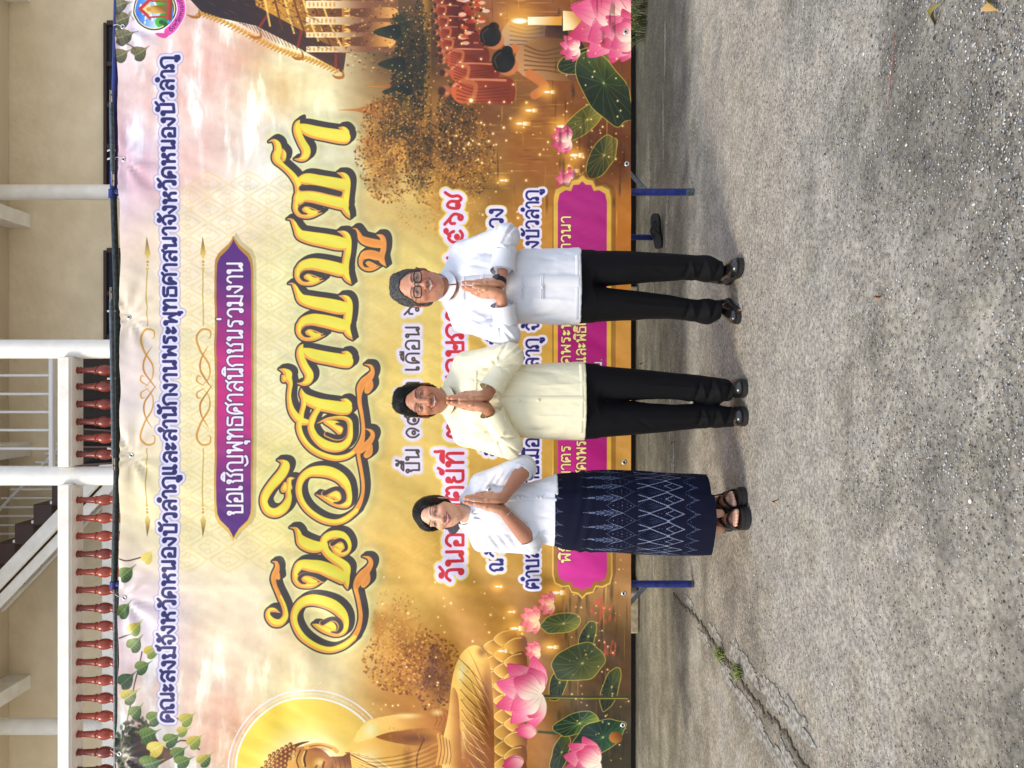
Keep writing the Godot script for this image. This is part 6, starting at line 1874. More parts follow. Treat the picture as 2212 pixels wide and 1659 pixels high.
	f = Geo.new(); f.tube([at(-140, 250, D), at(396, 248, D)], 0.011, 12); put("top_pipe", f, M.grey_pipe, fr)
	f = Geo.new(); f.tube([at(-140, 262, D + 0.05), at(396, 256, D + 0.05)], 0.019, 12); put("top_pipe", f, M.dark_pipe, fr)
	for q in [[395.0, 247.0, 8.0], [1240.0, 244.0, 9.0]]:
		f = Geo.new(); f.tube([at(q[0] - q[2], q[1], D - 0.002), at(q[0] + q[2], q[1], D - 0.002)], 0.0255, 16); put("coupler", f, M.blue_pipe, fr)
	for q in [[1459.0, 240.0, 1262.0, 243.0], [1034.0, 240.0, 648.0, 245.0]]:
		var a := at(q[0], q[1], D - 0.045); var e := at(q[2], q[3] + 1.0, D - 0.045)
		var dr := (e - a).normalized()
		f = Geo.new(); f.tube([a + dr * 0.06, a + dr * 0.1, e - dr * 0.1, e - dr * 0.06], [0.011, 0.0125, 0.0125, 0.011], 12); var tu := put("loose_tube", f, M.grey_pipe, fr)
		for w in [[a, 1.0], [e, -1.0]]:
			f = Geo.new(); f.tube([w[0] - dr * 0.012 * w[1], w[0] + dr * 0.05 * w[1], w[0] + dr * 0.075 * w[1]], [0.013, 0.017, 0.012], 12, true, Vector2(1.0, 0.25)); put("flat_end", f, M.chrome, tu)
			f = Geo.new(); f.tube([w[0] + dr * 0.015 * w[1] + Vector3(0, 0, 0.002), w[0] + dr * 0.015 * w[1] + Vector3(0, 0, 0.007)], 0.006, 10); put("bolt_hole", f, M.night, tu)
	for u in [1330.0, 1312.0, 985.0, 840.0, 690.0]:
		var p := at(u, 245, D)
		f = Geo.new()
		for j in 2: f.tube([p + Vector3(0.006 * j, 0.026, 0.02), p + Vector3(0.006 * j, 0.0, 0.036), p + Vector3(0.006 * j, -0.03, 0.03)], 0.002, 5)
		put("tie_string", f, M.string, fr)

# ---------------------------------------------------------------- people
class Who:
	var d: float
	var x0: float
	var node: Node3D

	func pt(u: float, v: float, z := 0.0) -> Vector3:  # a point of the figure, z metres in front of its middle
		var e := d - z
		return Vector3((u - 829.5) * e / 1600.0 - x0, 1.1 - (v - 1106.0) * e / 1600.0, z)

	func row(v: float, u0: float, u1: float, z: float, deep: float) -> Array:
		var a := pt(u0, v); var b := pt(u1, v)
		return [a.y, (a.x + b.x) * 0.5, z, (b.x - a.x) * 0.5, deep]

	func rows(list: Array) -> Array:
		var o := []
		for q in list: o.append(row(q[0], q[1], q[2], q[3], q[4]))
		return o

	func ground(u: float, v: float) -> Vector3:
		var e := 1.1 * 1600.0 / (v - 1106.0)
		return Vector3((u - 829.5) * e / 1600.0 - x0, 0.0, d - e)

func who(label: String, d: float, u: float) -> Who:
	var w := Who.new()
	w.d = d
	w.x0 = (u - 829.5) * d / 1600.0
	w.node = thing("person", label, "person", Vector3(w.x0, 0, -d), "people greeting with pressed palms")
	return w

func skin_mat() -> StandardMaterial3D:
	var m := mat("skin", Color.WHITE, 0.43, 0.0, 0.45)
	m.vertex_color_use_as_albedo = true
	m.normal_enabled = true
	m.normal_texture = noise_bump(0.2, 87, 4.0)
	m.uv1_triplanar = true
	m.uv1_scale = Vector3.ONE * 22.0
	m.normal_scale = 0.22
	m.subsurf_scatter_enabled = true
	m.subsurf_scatter_strength = 0.12
	return m

func gauss(p: Vector3, c: Vector3, r: float) -> float:
	return exp(-p.distance_squared_to(c) / (r * r))

# k: skin, lip, brow (Color), brow_w, eye_open, smile, age, male
func face_paint(p: Vector3, k: Dictionary) -> Color:
	var c: Color = k.skin
	var ax := absf(p.x)
	var mix := fpn.get_noise_3d(p.x * 60.0, p.y * 60.0, p.z * 60.0)
	c = c.lerp(Color(c.r * 1.12, c.g * 0.86, c.b * 0.8), 0.55 * gauss(Vector3(ax, p.y, p.z), Vector3(0.043, -0.03, 0.07), 0.026) + 0.5 * gauss(p, Vector3(0, -0.036, 0.11), 0.014) + 0.35 * gauss(Vector3(ax, p.y, p.z), Vector3(0.08, -0.01, -0.01), 0.03))
	c = c * (1.0 + 0.1 * mix)
	if p.z < 0.03 or p.y < -0.13: return c
	if k.male:
		var st := smoothstep(-0.045, -0.06, p.y) * smoothstep(-0.125, -0.1, p.y) * 0.16
		c = c.lerp(Color(c.r * 0.72, c.g * 0.75, c.b * 0.8), st)
	# darker skin round the eyes
	c = c.lerp(Color(c.r * 0.62, c.g * 0.52, c.b * 0.48), 0.55 * exp(-pow((ax - 0.031) / 0.019, 2.0) - pow((p.y + 0.002) / 0.011, 2.0)))
	# brow
	var bt := (ax - 0.033) / 0.024
	if absf(bt) < 1.0:
		var bc: float = k.brow_y + 0.0045 * (1.0 - pow(bt - 0.25, 2.0)) - (0.004 if bt > 0.55 else 0.0) * (bt - 0.55) * 2.0
		var th: float = k.brow_w * (1.0 - 0.55 * maxf(bt, 0.0)) * (1.0 if bt > -0.8 else 0.7)
		var q := absf(p.y - bc) / th
		if q < 1.3: c = c.lerp(k.brow, clampf((1.3 - q) * 2.2, 0.0, 0.92))
	# eye: lashes, white, iris
	var ex := (ax - 0.0315) / 0.0155
	var arch: float = 0.0012 * (1.0 - ex * ex)
	var ey: float = (p.y - arch) / k.eye_open
	var el := ex * ex + ey * ey
	if el < 2.6 and p.z > 0.04:
		if el < 1.0:
			c = Color(0.3, 0.26, 0.235)
			if absf(ax - 0.0315) < 0.0072: c = Color(0.03, 0.017, 0.012)
		elif p.y > arch - 0.001: c = c.lerp(Color(0.025, 0.018, 0.015), 0.85 * (2.6 - el) / 1.6)
		else: c = c.lerp(Color(c.r * 0.55, c.g * 0.42, c.b * 0.38), 0.6)
	# mouth
	var mx := p.x / 0.033
	if absf(mx) < 1.12:
		var mid: float = k.mouth_y + k.smile * mx * mx
		var up := p.y - mid
		var thick := 1.0 - mx * mx * 0.8
		var gap: float = k.gap * maxf(0.0, 1.0 - mx * mx)
		if absf(up) < gap:
			c = Color(0.6, 0.56, 0.49) if up > -gap * 0.55 else Color(0.09, 0.03, 0.03)
			if absf(mx) > 0.78: c = Color(0.07, 0.025, 0.022)
		elif up > 0.0 and up < gap + 0.0065 * thick: c = c.lerp(k.lip, 0.85)
		elif up <= 0.0 and up > -gap - 0.0095 * thick: c = c.lerp(k.lip, 0.9)
		elif absf(up) < 0.003 and absf(mx) > 0.9: c = c.lerp(Color(0.06, 0.025, 0.02), 0.7)
	# nostrils
	if p.z > 0.08: c = c.lerp(Color(0.05, 0.02, 0.015), 0.9 * exp(-pow((ax - 0.0085) / 0.004, 2.0) - pow((p.y + 0.0455) / 0.003, 2.0)))
	return c

var fpn := FastNoiseLite.new()

func build_head(w: Who, body: Geo, xf: Transform3D, k: Dictionary, hair_m: Material) -> void:
	var f := Field.new(Vector3(-0.115, -0.28, -0.125), Vector3(0.115, 0.14, 0.135), 0.0027)
	var wd: float = k.wide
	f.ellipsoid(Vector3(0, 0.03, -0.015), Vector3(0.074 * wd, 0.089, 0.094))
	f.ellipsoid(Vector3(0, -0.025, 0.018), Vector3(0.0665 * wd, 0.088, 0.077), 0.02)
	f.ellipsoid(Vector3(0, -0.074, 0.026), Vector3(0.052 * wd * k.jaw, 0.043, 0.057), 0.022)
	f.ellipsoid(Vector3(0, -0.103, 0.058), Vector3(0.022, 0.016, 0.018), 0.02)
	for s in [-1.0, 1.0]:
		f.ellipsoid(Vector3(s * 0.041 * wd, -0.028, 0.062), Vector3(0.025, 0.02, 0.0225), 0.016)
		f.capsule(Vector3(s * 0.016, 0.018, 0.083), Vector3(s * 0.045, 0.02, 0.068), 0.009, 0.008, 0.014)
		f.ellipsoid(Vector3(s * 0.0315, -0.001, 0.099), Vector3(0.0185, 0.012, 0.0165), 0.012, 1)
		f.ellipsoid(Vector3(s * 0.0315, -0.001, 0.073), Vector3(0.0165, 0.0115, 0.0135), 0.006)
		# ear
		var eb := Basis(Vector3.UP, s * 0.45)
		f.ellipsoid(Vector3(s * 0.077 * wd, -0.008, -0.012), Vector3(0.0075, 0.031, 0.0185), 0.006, 0, eb)
		f.ellipsoid(Vector3(s * 0.0855 * wd, -0.006, -0.006), Vector3(0.005, 0.02, 0.01), 0.004, 1, eb)
	# nose
	f.capsule(Vector3(0, 0.008, 0.084), Vector3(0, -0.033, 0.1045), 0.0085, 0.0105, 0.013)
	f.ellipsoid(Vector3(0, -0.037, 0.106), Vector3(0.0115, 0.0095, 0.011), 0.008)
	for s in [-1.0, 1.0]:
		f.ellipsoid(Vector3(s * 0.0135, -0.039, 0.0935), Vector3(0.0088, 0.0078, 0.0105), 0.006)
		f.capsule(Vector3(s * 0.0085, -0.047, 0.099), Vector3(s * 0.008, -0.043, 0.098), 0.0028, 0.0028, 0.002, 1)
	# lips
	var my: float = k.mouth_y
	for s in [-1.0, 1.0]:
		f.capsule(Vector3(0, my + k.gap + 0.003, 0.0915), Vector3(s * 0.028, my + k.smile * 0.8 + 0.001, 0.076), 0.0048, 0.0025, 0.006)
		f.capsule(Vector3(0, my - k.gap - 0.0045, 0.0905), Vector3(s * 0.027, my + k.smile * 0.7 - 0.001, 0.075), 0.006, 0.0025, 0.006)
	f.capsule(Vector3(-0.016, my + k.smile * 0.25, 0.1), Vector3(0.016, my + k.smile * 0.25, 0.1), k.gap, k.gap, 0.003, 1)
	f.ellipsoid(Vector3(0, my + 0.001, 0.077), Vector3(0.024, 0.007, 0.013), 0.002)
	for s in [-1.0, 1.0]:  # smile folds
		f.crease(Vector3(s * 0.019, -0.034, 0.09), Vector3(s * 0.041, my + k.smile, 0.07), 0.0048, 0.0042 * k.age)
		f.crease(Vector3(s * 0.024, -0.011, 0.084), Vector3(s * 0.045, -0.014, 0.072), 0.0035, 0.0016 * k.age)
		f.crease(Vector3(s * 0.05, 0.004, 0.06), Vector3(s * 0.063, -0.004, 0.045), 0.003, 0.0016 * k.age)
	for q in [0.045, 0.055, 0.064]: f.crease(Vector3(-0.034, q, 0.075), Vector3(0.034, q, 0.075), 0.003, 0.0008 * k.age)
	# neck
	f.capsule(Vector3(0, -0.075, -0.022), Vector3(0, -0.2, -0.032), 0.047 * k.neck, 0.052 * k.neck, 0.014)
	f.ellipsoid(Vector3(0, -0.235, -0.015), Vector3(0.1, 0.06, 0.062), 0.035)
	f.into(body, func(p, _n): return face_paint(p, k), xf)
	# hair
	var hg := Geo.new()
	var hf := Field.new(Vector3(-0.11, -0.14, -0.14), Vector3(0.11, 0.16, 0.12), 0.0032)
	if k.male:
		hf.ellipsoid(Vector3(0, 0.036, -0.019), Vector3(0.0815 * wd, 0.094, 0.1))
		hf.ellipsoid(Vector3(0, -0.03, -0.035), Vector3(0.0775 * wd, 0.06, 0.08), 0.02)
		if k.style == 1:  # thick, brushed up and back
			hf.capsule(Vector3(-0.028, 0.098, 0.035), Vector3(0.03, 0.097, 0.035), 0.028, 0.026, 0.035)
			hf.capsule(Vector3(-0.018, 0.112, 0.02), Vector3(0.016, 0.11, 0.02), 0.018, 0.016, 0.025)
			hf.ellipsoid(Vector3(0, -0.005, 0.1), Vector3(0.066 * wd, 0.085, 0.075), 0.008, 1)
		else:  # short, thinning at the temples
			hf.capsule(Vector3(-0.03, 0.1, 0.01), Vector3(0.035, 0.1, 0.01), 0.026, 0.026, 0.02)
			hf.ellipsoid(Vector3(0, 0.0, 0.1), Vector3(0.067 * wd, 0.087, 0.083), 0.008, 1)
		hf.ellipsoid(Vector3(0, -0.1, 0.06), Vector3(0.12, 0.1, 0.085), 0.01, 1)
		hf.ellipsoid(Vector3(0, -0.15, -0.06), Vector3(0.15, 0.095, 0.12), 0.01, 1)
		for s in [-1.0, 1.0]: hf.ellipsoid(Vector3(s * 0.088 * wd, -0.012, -0.005), Vector3(0.016, 0.034, 0.026), 0.004, 1)
		hf.ripple(fbm(61, 1.0, 3), 0.0022, Vector3(70, 16, 14))
		hf.ripple(fbm(62, 1.0, 2), 0.0009, Vector3(220, 60, 40))
	else:
		hf.ellipsoid(Vector3(0, 0.034, -0.018), Vector3(0.0815 * wd, 0.091, 0.1))
		hf.ellipsoid(Vector3(0, 0.0, -0.035), Vector3(0.0825 * wd, 0.08, 0.085), 0.02)
		for s in [-1.0, 1.0]: hf.ellipsoid(Vector3(s * 0.052, 0.03, 0.02), Vector3(0.032 * wd, 0.055, 0.06), 0.02)
		hf.ellipsoid(Vector3(0.008, -0.012, 0.095), Vector3(0.0605 * wd, 0.087, 0.09), 0.01, 1)
		hf.ellipsoid(Vector3(0, -0.12, 0.055), Vector3(0.12, 0.1, 0.1), 0.01, 1)
		for s in [-1.0, 1.0]: hf.ellipsoid(Vector3(s * 0.086 * wd, -0.018, 0.0), Vector3(0.016, 0.024, 0.024), 0.004, 1)
		hf.crease(Vector3(0.022, 0.09, 0.075), Vector3(0.016, 0.13, -0.02), 0.005, 0.006)
		hf.ellipsoid(Vector3(-0.035, -0.055, -0.085), Vector3(0.055, 0.05, 0.045), 0.015)
		hf.ripple(fbm(63, 1.0, 3), 0.0016, Vector3(24, 110, 60))
	var hn := fbm(64, 1.0, 2)
	hf.into(hg, func(p, _n):
		var t: float = clampf(0.5 + 0.9 * hn.get_noise_3d(p.x * 260.0, p.y * 120.0, p.z * 60.0), 0.0, 1.0)
		var side: float = clampf((absf(p.x) - 0.045) / 0.03, 0.0, 1.0) * clampf((0.07 - p.y) / 0.05, 0.0, 1.0)
		return k.hair.lerp(k.hair2, t * (1.0 if k.grey else 0.6) * (0.55 + 0.45 * side)), xf)
	# loose strands over the cap and along its edge
	var sr := RandomNumberGenerator.new(); sr.seed = k.style + 5
	var nv := hg.V.size()
	for j in (5200 if k.male else 2600):
		var i := sr.randi() % nv
		var p: Vector3 = hg.V[i]; var n: Vector3 = hg.N[i]
		var lp := xf.affine_inverse() * p
		var flow: Vector3
		if k.style == 1: flow = Vector3(0.35 * signf(lp.x), 0.5, -0.9) if lp.y > 0.06 else Vector3(0, -0.5, -1)
		elif k.style == 0: flow = Vector3(0.6, 0.15, -0.8) if lp.y > 0.06 else Vector3(0, -0.7, -0.8)
		else: flow = Vector3(signf(lp.x - 0.02) * 0.8, -0.5, -0.9)
		flow = (xf.basis.orthonormalized() * flow + Vector3(sr.randf_range(-0.35, 0.35), sr.randf_range(-0.35, 0.35), sr.randf_range(-0.3, 0.3))).normalized()
		flow = (flow - n * flow.dot(n)).normalized()
		var long := sr.randf_range(0.01, 0.02) * (1.0 if k.male else 1.4)
		var lift := sr.randf_range(0.0, 0.16) if k.male else sr.randf_range(-0.05, 0.02)
		if k.style == 0: lift *= 0.4
		var sd := flow.cross(n).normalized() * sr.randf_range(0.0004, 0.0008)
		hg.paint = hg.C[i] * sr.randf_range(0.7, 1.4)
		var a := p - n * 0.001 - flow * long * 0.3
		var m := p + n * (0.0012 + lift * long * 0.4) + flow * long * 0.3
		var e := p + n * (0.001 + lift * long * 0.7) + flow * long * 0.75
		var v0 := hg.vert(a - sd, n); var v1 := hg.vert(a + sd, n); var v2 := hg.vert(m - sd, n); var v3 := hg.vert(m + sd, n); var v4 := hg.vert(e, n)
		hg.tri(v0, v1, v2); hg.tri(v1, v3, v2); hg.tri(v2, v3, v4)
	put("hair", hg, hair_m, w.node)

func hand_point(s: float, t: float, wd: float, y: float) -> Vector3:  # t: away from the other palm, wd: from the little finger's edge to the index, y: up
	var a := lerpf(0.3, 0.05, clampf(y / 0.17, 0.0, 1.0))
	return Vector3(s * (t * cos(a) + (wd - 0.009) * sin(a)), y, 0.036 - wd * cos(a) + t * sin(a) * 0.6)

func build_hands(body: Geo, xf: Transform3D, skin: Color, fore: Array, size := 1.0) -> void:  # fore: for each side, [elbow end in figure space, its radius]
	var inv := xf.affine_inverse()
	var lo := Vector3(-0.1, -0.09, -0.12); var hi := Vector3(0.1, 0.2, 0.08)
	for q in fore:
		var e: Vector3 = inv * (q[0] as Vector3)
		lo = lo.min(e - Vector3.ONE * 0.06); hi = hi.max(e + Vector3.ONE * 0.06)
	var f := Field.new(lo, hi, 0.0031)
	var j := 0
	for s in [-1.0, 1.0]:
		var h := Field.new(lo, hi, 0.0031) if false else f
		# palm
		for q in [[0.01, 0.083], [0.029, 0.093], [0.048, 0.096], [0.067, 0.092]]:
			h.capsule(hand_point(s, 0.0165, lerpf(0.036, q[0], 0.6), 0.0), hand_point(s, 0.0105, q[0], q[1]), 0.0145, 0.0102, 0.006)
		h.ellipsoid(hand_point(s, 0.017, 0.066, 0.04), Vector3(0.014, 0.03, 0.018), 0.01)
		h.ellipsoid(hand_point(s, 0.016, 0.012, 0.035), Vector3(0.012, 0.034, 0.014), 0.01)
		# fingers: root, two joints, tip
		for q in [[0.009, 0.083, 0.056, 0.0078], [0.0285, 0.093, 0.073, 0.0087], [0.0485, 0.096, 0.08, 0.009], [0.068, 0.092, 0.07, 0.0087]]:
			var r: float = q[3]
			var y: float = q[1]
			var l: float = q[2]
			var p0 := hand_point(s, r * 1.1, q[0], y)
			var p1 := hand_point(s, r * 1.15, q[0], y + l * 0.46)
			var p2 := hand_point(s, r * 1.0, lerpf(q[0], 0.045, 0.08), y + l * 0.76)
			var p3 := hand_point(s, r * 0.82, lerpf(q[0], 0.045, 0.12), y + l - r * 0.8)
			h.capsule(p0, p1, r * 1.08, r * 1.04)
			h.capsule(p1, p2, r * 1.04, r * 0.94)
			h.capsule(p2, p3, r * 0.94, r * 0.8)
			h.ellipsoid(hand_point(s, 0.0165, q[0], y - 0.002), Vector3(0.0085, 0.011, 0.0085), 0.006)
			h.crease(hand_point(s, 0.02, q[0] - 0.006, y + l * 0.46), hand_point(s, 0.02, q[0] + 0.006, y + l * 0.46), 0.003, 0.0012)
		# thumb, folded along the far edge
		h.capsule(hand_point(s, 0.016, 0.078, 0.028), hand_point(s, 0.013, 0.094, 0.062), 0.0125, 0.0105, 0.008)
		h.capsule(hand_point(s, 0.013, 0.094, 0.062), hand_point(s, 0.0095, 0.092, 0.1), 0.0105, 0.008, 0.003)
		# wrist and forearm
		var wr := hand_point(s, 0.02, 0.038, -0.012)
		h.capsule(hand_point(s, 0.017, 0.038, 0.02), wr, 0.02, 0.0225, 0.014)
		var el: Vector3 = inv * (fore[j][0] as Vector3)
		h.capsule(wr, el, 0.0225, fore[j][1] / size, 0.012)
		# tendons on the back of the hand
		for q in [0.012, 0.03, 0.048]:
			h.crease(hand_point(s, 0.03, q + 0.008, 0.03), hand_point(s, 0.024, q + 0.01, 0.086), 0.004, 0.0016)
		j += 1
	# the line where the palms meet
	f.crease(Vector3(0, -0.01, 0.05), Vector3(0, 0.15, 0.05), 0.006, 0.004)
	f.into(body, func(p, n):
		var c := skin.lerp(lin(224, 170, 138), 0.6 * smoothstep(-0.02, 0.08, p.y)) * (1.0 + 0.08 * fpn.get_noise_3d(p.x * 70.0, p.y * 70.0, p.z * 70.0))  # paler up the hands: the light on them is put into the colour
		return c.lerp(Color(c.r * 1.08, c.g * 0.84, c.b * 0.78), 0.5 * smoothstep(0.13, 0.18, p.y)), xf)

func stand_up(base: Vector3, tip: Vector3, long: float) -> Transform3D:  # the frame of a pair of hands from heel to finger tips
	var flat := Vector3(tip.x - base.x, tip.y - base.y, 0)
	var lean := sqrt(maxf(long * long - flat.length_squared(), 0.0))
	var y := (flat + Vector3(0, 0, lean)).normalized()
	var z := (Vector3.BACK - y * y.z).normalized()
	return Transform3D(Basis(y.cross(z), y, z) * Basis().scaled(Vector3.ONE * long / 0.176), base)

func elbow_folds(f: Field, sh: Vector3, el: Vector3, wr: Vector3, r: float, seed_: int) -> void:
	var g := RandomNumberGenerator.new()
	g.seed = seed_
	var a := (sh - el).normalized(); var b := (wr - el).normalized()
	var inner := el + (a + b) * r * 0.75 + Vector3(0, 0, r * 0.5)
	for j in 9:
		var t := j / 8.0
		var dirn := (a * (1.0 - t) + b * t - (a + b) * (0.5 - absf(t - 0.5)) * 2.2).normalized()
		var tip := el + dirn * r * g.randf_range(1.2, 2.0) + Vector3(0, 0, r * g.randf_range(0.3, 0.9))
		f.fold(inner + Vector3(g.randf_range(-0.012, 0.012), g.randf_range(-0.012, 0.012), 0), tip, g.randf_range(0.009, 0.014), (0.012 if j % 2 == 0 else -0.007) * g.randf_range(0.7, 1.2))
	for j in 5:  # along the sleeve
		var t := g.randf_range(0.15, 0.75)
		var p := sh.lerp(el, t) + Vector3(0, 0, r * 0.8)
		f.fold(p + Vector3(g.randf_range(-0.03, 0.03), 0.02, 0), p + (el - sh) * 0.3 + Vector3(g.randf_range(-0.03, 0.03), 0, 0), 0.011, g.randf_range(-0.003, 0.0045))
		var q := el.lerp(wr, t) + Vector3(0, r * g.randf_range(-0.6, 0.6), r * 0.5)
		f.fold(q, q + (wr - el) * 0.35 + Vector3(0, g.randf_range(-0.02, 0.02), 0), 0.01, g.randf_range(-0.003, 0.005))

func cuff(w: Who, at_: Vector3, dirn: Vector3, r: float, long: float, m: Material, parent: Node3D) -> void:  # an open cloth tube with its hem at at_
	var g := Geo.new()
	var a := at_ - dirn * long
	var pts := []; var rr := []
	for q in [[0.0, 0.9], [0.06, 0.97], [0.3, 1.0], [0.62, 1.0], [0.66, 1.04], [0.97, 1.05], [1.0, 1.02]]:
		pts.append(a + dirn * long * q[0]); rr.append(r * q[1])
	g.tube(pts, rr, 22, false)
	put("cuff", g, m, parent)

func strip(f: Field, path: Array, half: float, lift: float) -> Geo:  # a narrow band lying on the front of a garment; path of Vector2
	var g := Geo.new()
	var n := path.size()
	for j in n:
		var t: Vector2 = (path[mini(j + 1, n - 1)] - path[maxi(j - 1, 0)]).normalized().orthogonal() * half
		for q in [[-1.0, -0.002], [-0.92, lift], [0.0, lift * 1.15], [0.92, lift], [1.0, -0.002]]:
			var p: Vector2 = path[j] + t * q[0]
			g.vert(Vector3(p.x, p.y, f.front(p.x, p.y) + q[1]), Vector3(t.normalized().x * q[0] * 0.5, t.normalized().y * q[0] * 0.5, 1.0).normalized())
	for j in n - 1:
		for q in 4: g.quad(j * 5 + q, j * 5 + q + 1, (j + 1) * 5 + q + 1, (j + 1) * 5 + q)
	return g

func line2(a: Vector3, b: Vector3, n := 24) -> Array:
	var o := []
	for j in n + 1: o.append(Vector2(lerpf(a.x, b.x, j / float(n)), lerpf(a.y, b.y, j / float(n))))
	return o

func collar_band(c: Vector3, rx: float, rz: float, front_drop: float, high: float, gap: float, flare: float) -> Geo:
	var g := Geo.new()
	var n := 48
	for j in n + 1:
		var a := lerpf(gap, TAU - gap, j / float(n))
		var fr := maxf(cos(a), 0.0)
		var y := -front_drop * pow(fr, 1.4)
		for q in [[1.03, 0.0], [1.0 + flare * 0.5, 0.5], [1.0 + flare, 1.0], [0.97 + flare, 1.03], [0.93 + flare, 0.98], [0.94, 0.0]]:
			var p := Vector3(sin(a) * rx * q[0], y + high * q[1], cos(a) * rz * q[0] * (1.0 + 0.12 * fr * (1.0 - q[1])))
			g.vert(c + p, Vector3(sin(a), 0.15, cos(a)).normalized() if q[0] > 0.96 + flare * q[1] else Vector3(-sin(a), 0.2, -cos(a)).normalized())
	for j in n:
		for q in 5: g.quad(j * 6 + q, j * 6 + q + 1, (j + 1) * 6 + q + 1, (j + 1) * 6 + q)
	return g

func shoe(w: Who, heel: Vector3, toe: Vector3, m: Material, laced: bool) -> void:
	var long := heel.distance_to(toe)
	var z := (toe - heel).normalized()
	var x := Vector3.UP.cross(z)
	var k := long / 0.285
	var xf := Transform3D(Basis(x, Vector3.UP, z) * Basis().scaled(Vector3(k * 1.02, k, k)), heel)
	var f := Field.new(Vector3(-0.065, -0.01, -0.02), Vector3(0.065, 0.17, 0.3), 0.004)
	f.ellipsoid(Vector3(0, 0.032, 0.215), Vector3(0.048, 0.038, 0.066))
	f.ellipsoid(Vector3(0, 0.04, 0.13), Vector3(0.044, 0.052, 0.09), 0.03)
	f.ellipsoid(Vector3(0, 0.045, 0.05), Vector3(0.037, 0.06, 0.05), 0.03)
	f.capsule(Vector3(0, 0.08, 0.075), Vector3(0, 0.105, 0.066), 0.04, 0.036, 0.02)
	f.plane_cut(Vector3.DOWN, -0.012, 0.004)
	if laced:
		f.crease(Vector3(-0.045, 0.03, 0.17), Vector3(0.045, 0.03, 0.17), 0.006, 0.0025)
		f.crease(Vector3(-0.02, 0.07, 0.17), Vector3(0.02, 0.07, 0.17), 0.006, 0.003)
	else:
		f.crease(Vector3(-0.035, 0.03, 0.25), Vector3(-0.02, 0.09, 0.1), 0.005, 0.003)
		f.crease(Vector3(0.035, 0.05, 0.22), Vector3(0.02, 0.09, 0.1), 0.005, 0.003)
	for j in 3: f.crease(Vector3(-0.04, 0.04, 0.155 + j * 0.014), Vector3(0.04, 0.05, 0.16 + j * 0.012), 0.005, 0.0014)
	var g := Geo.new()
	f.into(g, null, xf)
	var s := put("shoe", g, m, w.node)
	var sole := Geo.new()
	var p := []
	for q in [[0, -0.006], [0.026, 0.0], [0.038, 0.03], [0.036, 0.08], [0.04, 0.14], [0.05, 0.2], [0.047, 0.245], [0.03, 0.278], [0, 0.288], [-0.03, 0.278], [-0.047, 0.245], [-0.05, 0.2], [-0.04, 0.14], [-0.036, 0.08], [-0.038, 0.03], [-0.026, 0.0]]:
		p.append(Vector2(q[0], q[1]))
	var out := PackedVector2Array()
	for q in Canvas.new(Vector2.ZERO, Vector2.ONE, 1.0).smooth(p, 3, true):
		var t := xf * Vector3(q.x, 0, q.y)
		out.append(Vector2(t.x, t.z))
	sole.slab(out, 0.001, 0.019)
	put("sole", sole, M.black_rubber, s)
	if laced:
		for j in 4:
			var lz := 0.1 + j * 0.02
			var ly := 0.112 - j * 0.009
			var l := Geo.new()
			l.tube([xf * Vector3(-0.018, ly - 0.006, lz), xf * Vector3(0, ly + 0.004, lz + 0.005), xf * Vector3(0.018, ly - 0.006, lz + 0.008)], 0.0022, 6)
			put("lace", l, M.black_rubber, s)

func trousers(w: Who, legs: Array, m: Material, waist: Array, seed_: int) -> void:
	var f := Field.new(Vector3(-0.27, 0.0, -0.16), Vector3(0.27, 0.92, 0.17), 0.0068)
	f.loft(w.rows(waist), 0.0, 2.2)
	var g := RandomNumberGenerator.new(); g.seed = seed_
	for q in legs:
		var r := w.rows(q)
		f.loft(r, 0.03, 2.15)
		var n: int = r.size()
		# pressed crease down the front, broken folds over the shoe, pulls at the hip
		f.fold(Vector3(r[1][1], r[1][0], r[1][2] + r[1][4]), Vector3(r[n - 2][1], r[n - 2][0], r[n - 2][2] + r[n - 2][4]), 0.012, -0.004)
		for j in 5:
			var y: float = r[n - 1][0] + 0.025 + j * 0.036 + g.randf_range(-0.012, 0.012)
			var s := 1.0 if j % 2 == 0 else -1.0
			f.fold(Vector3(r[n - 1][1] - s * 0.06, y + 0.02, 0.06), Vector3(r[n - 1][1] + s * 0.055, y - 0.015, 0.08), g.randf_range(0.011, 0.017), g.randf_range(0.006, 0.013) if j % 2 == 0 else -0.007)
		for j in 6:
			var y := g.randf_range(0.3, 0.75)
			var x: float = r[1][1] + g.randf_range(-0.05, 0.05)
			f.fold(Vector3(x, y, 0.08), Vector3(x + g.randf_range(-0.05, 0.05), y - g.randf_range(0.08, 0.2), 0.08), 0.014, g.randf_range(-0.004, 0.005))
	f.ripple(fbm(seed_, 1.0, 3), 0.0035, Vector3(7, 3.5, 7))
	var geo := Geo.new()
	f.into(geo)
	put("trousers", geo, m, w.node)

func core(w: Who, body: Geo, neck: Vector3, hip_y: float, wide: float, ankles: Array, c: Color) -> void:  # what the clothes hide, so that the body is one piece
	var f := Field.new(Vector3(-0.24, 0.0, -0.13), Vector3(0.24, neck.y + 0.06, 0.13), 0.014)
	f.capsule(neck + Vector3(0, 0.02, 0), neck - Vector3(0, 0.08, 0), 0.045, 0.05, 0.02)
	f.capsule(neck + Vector3(-wide, -0.1, 0), neck + Vector3(wide, -0.1, 0), 0.045, 0.045, 0.03)
	f.capsule(neck - Vector3(0, 0.12, 0), Vector3(0, hip_y, 0), 0.075, 0.075, 0.03)
	for a in ankles: f.capsule(Vector3(signf(a.x) * 0.09, hip_y, -0.01), Vector3(a.x, a.y, -0.01), 0.04, 0.022, 0.03)
	f.into(body, func(_p, _n): return c)

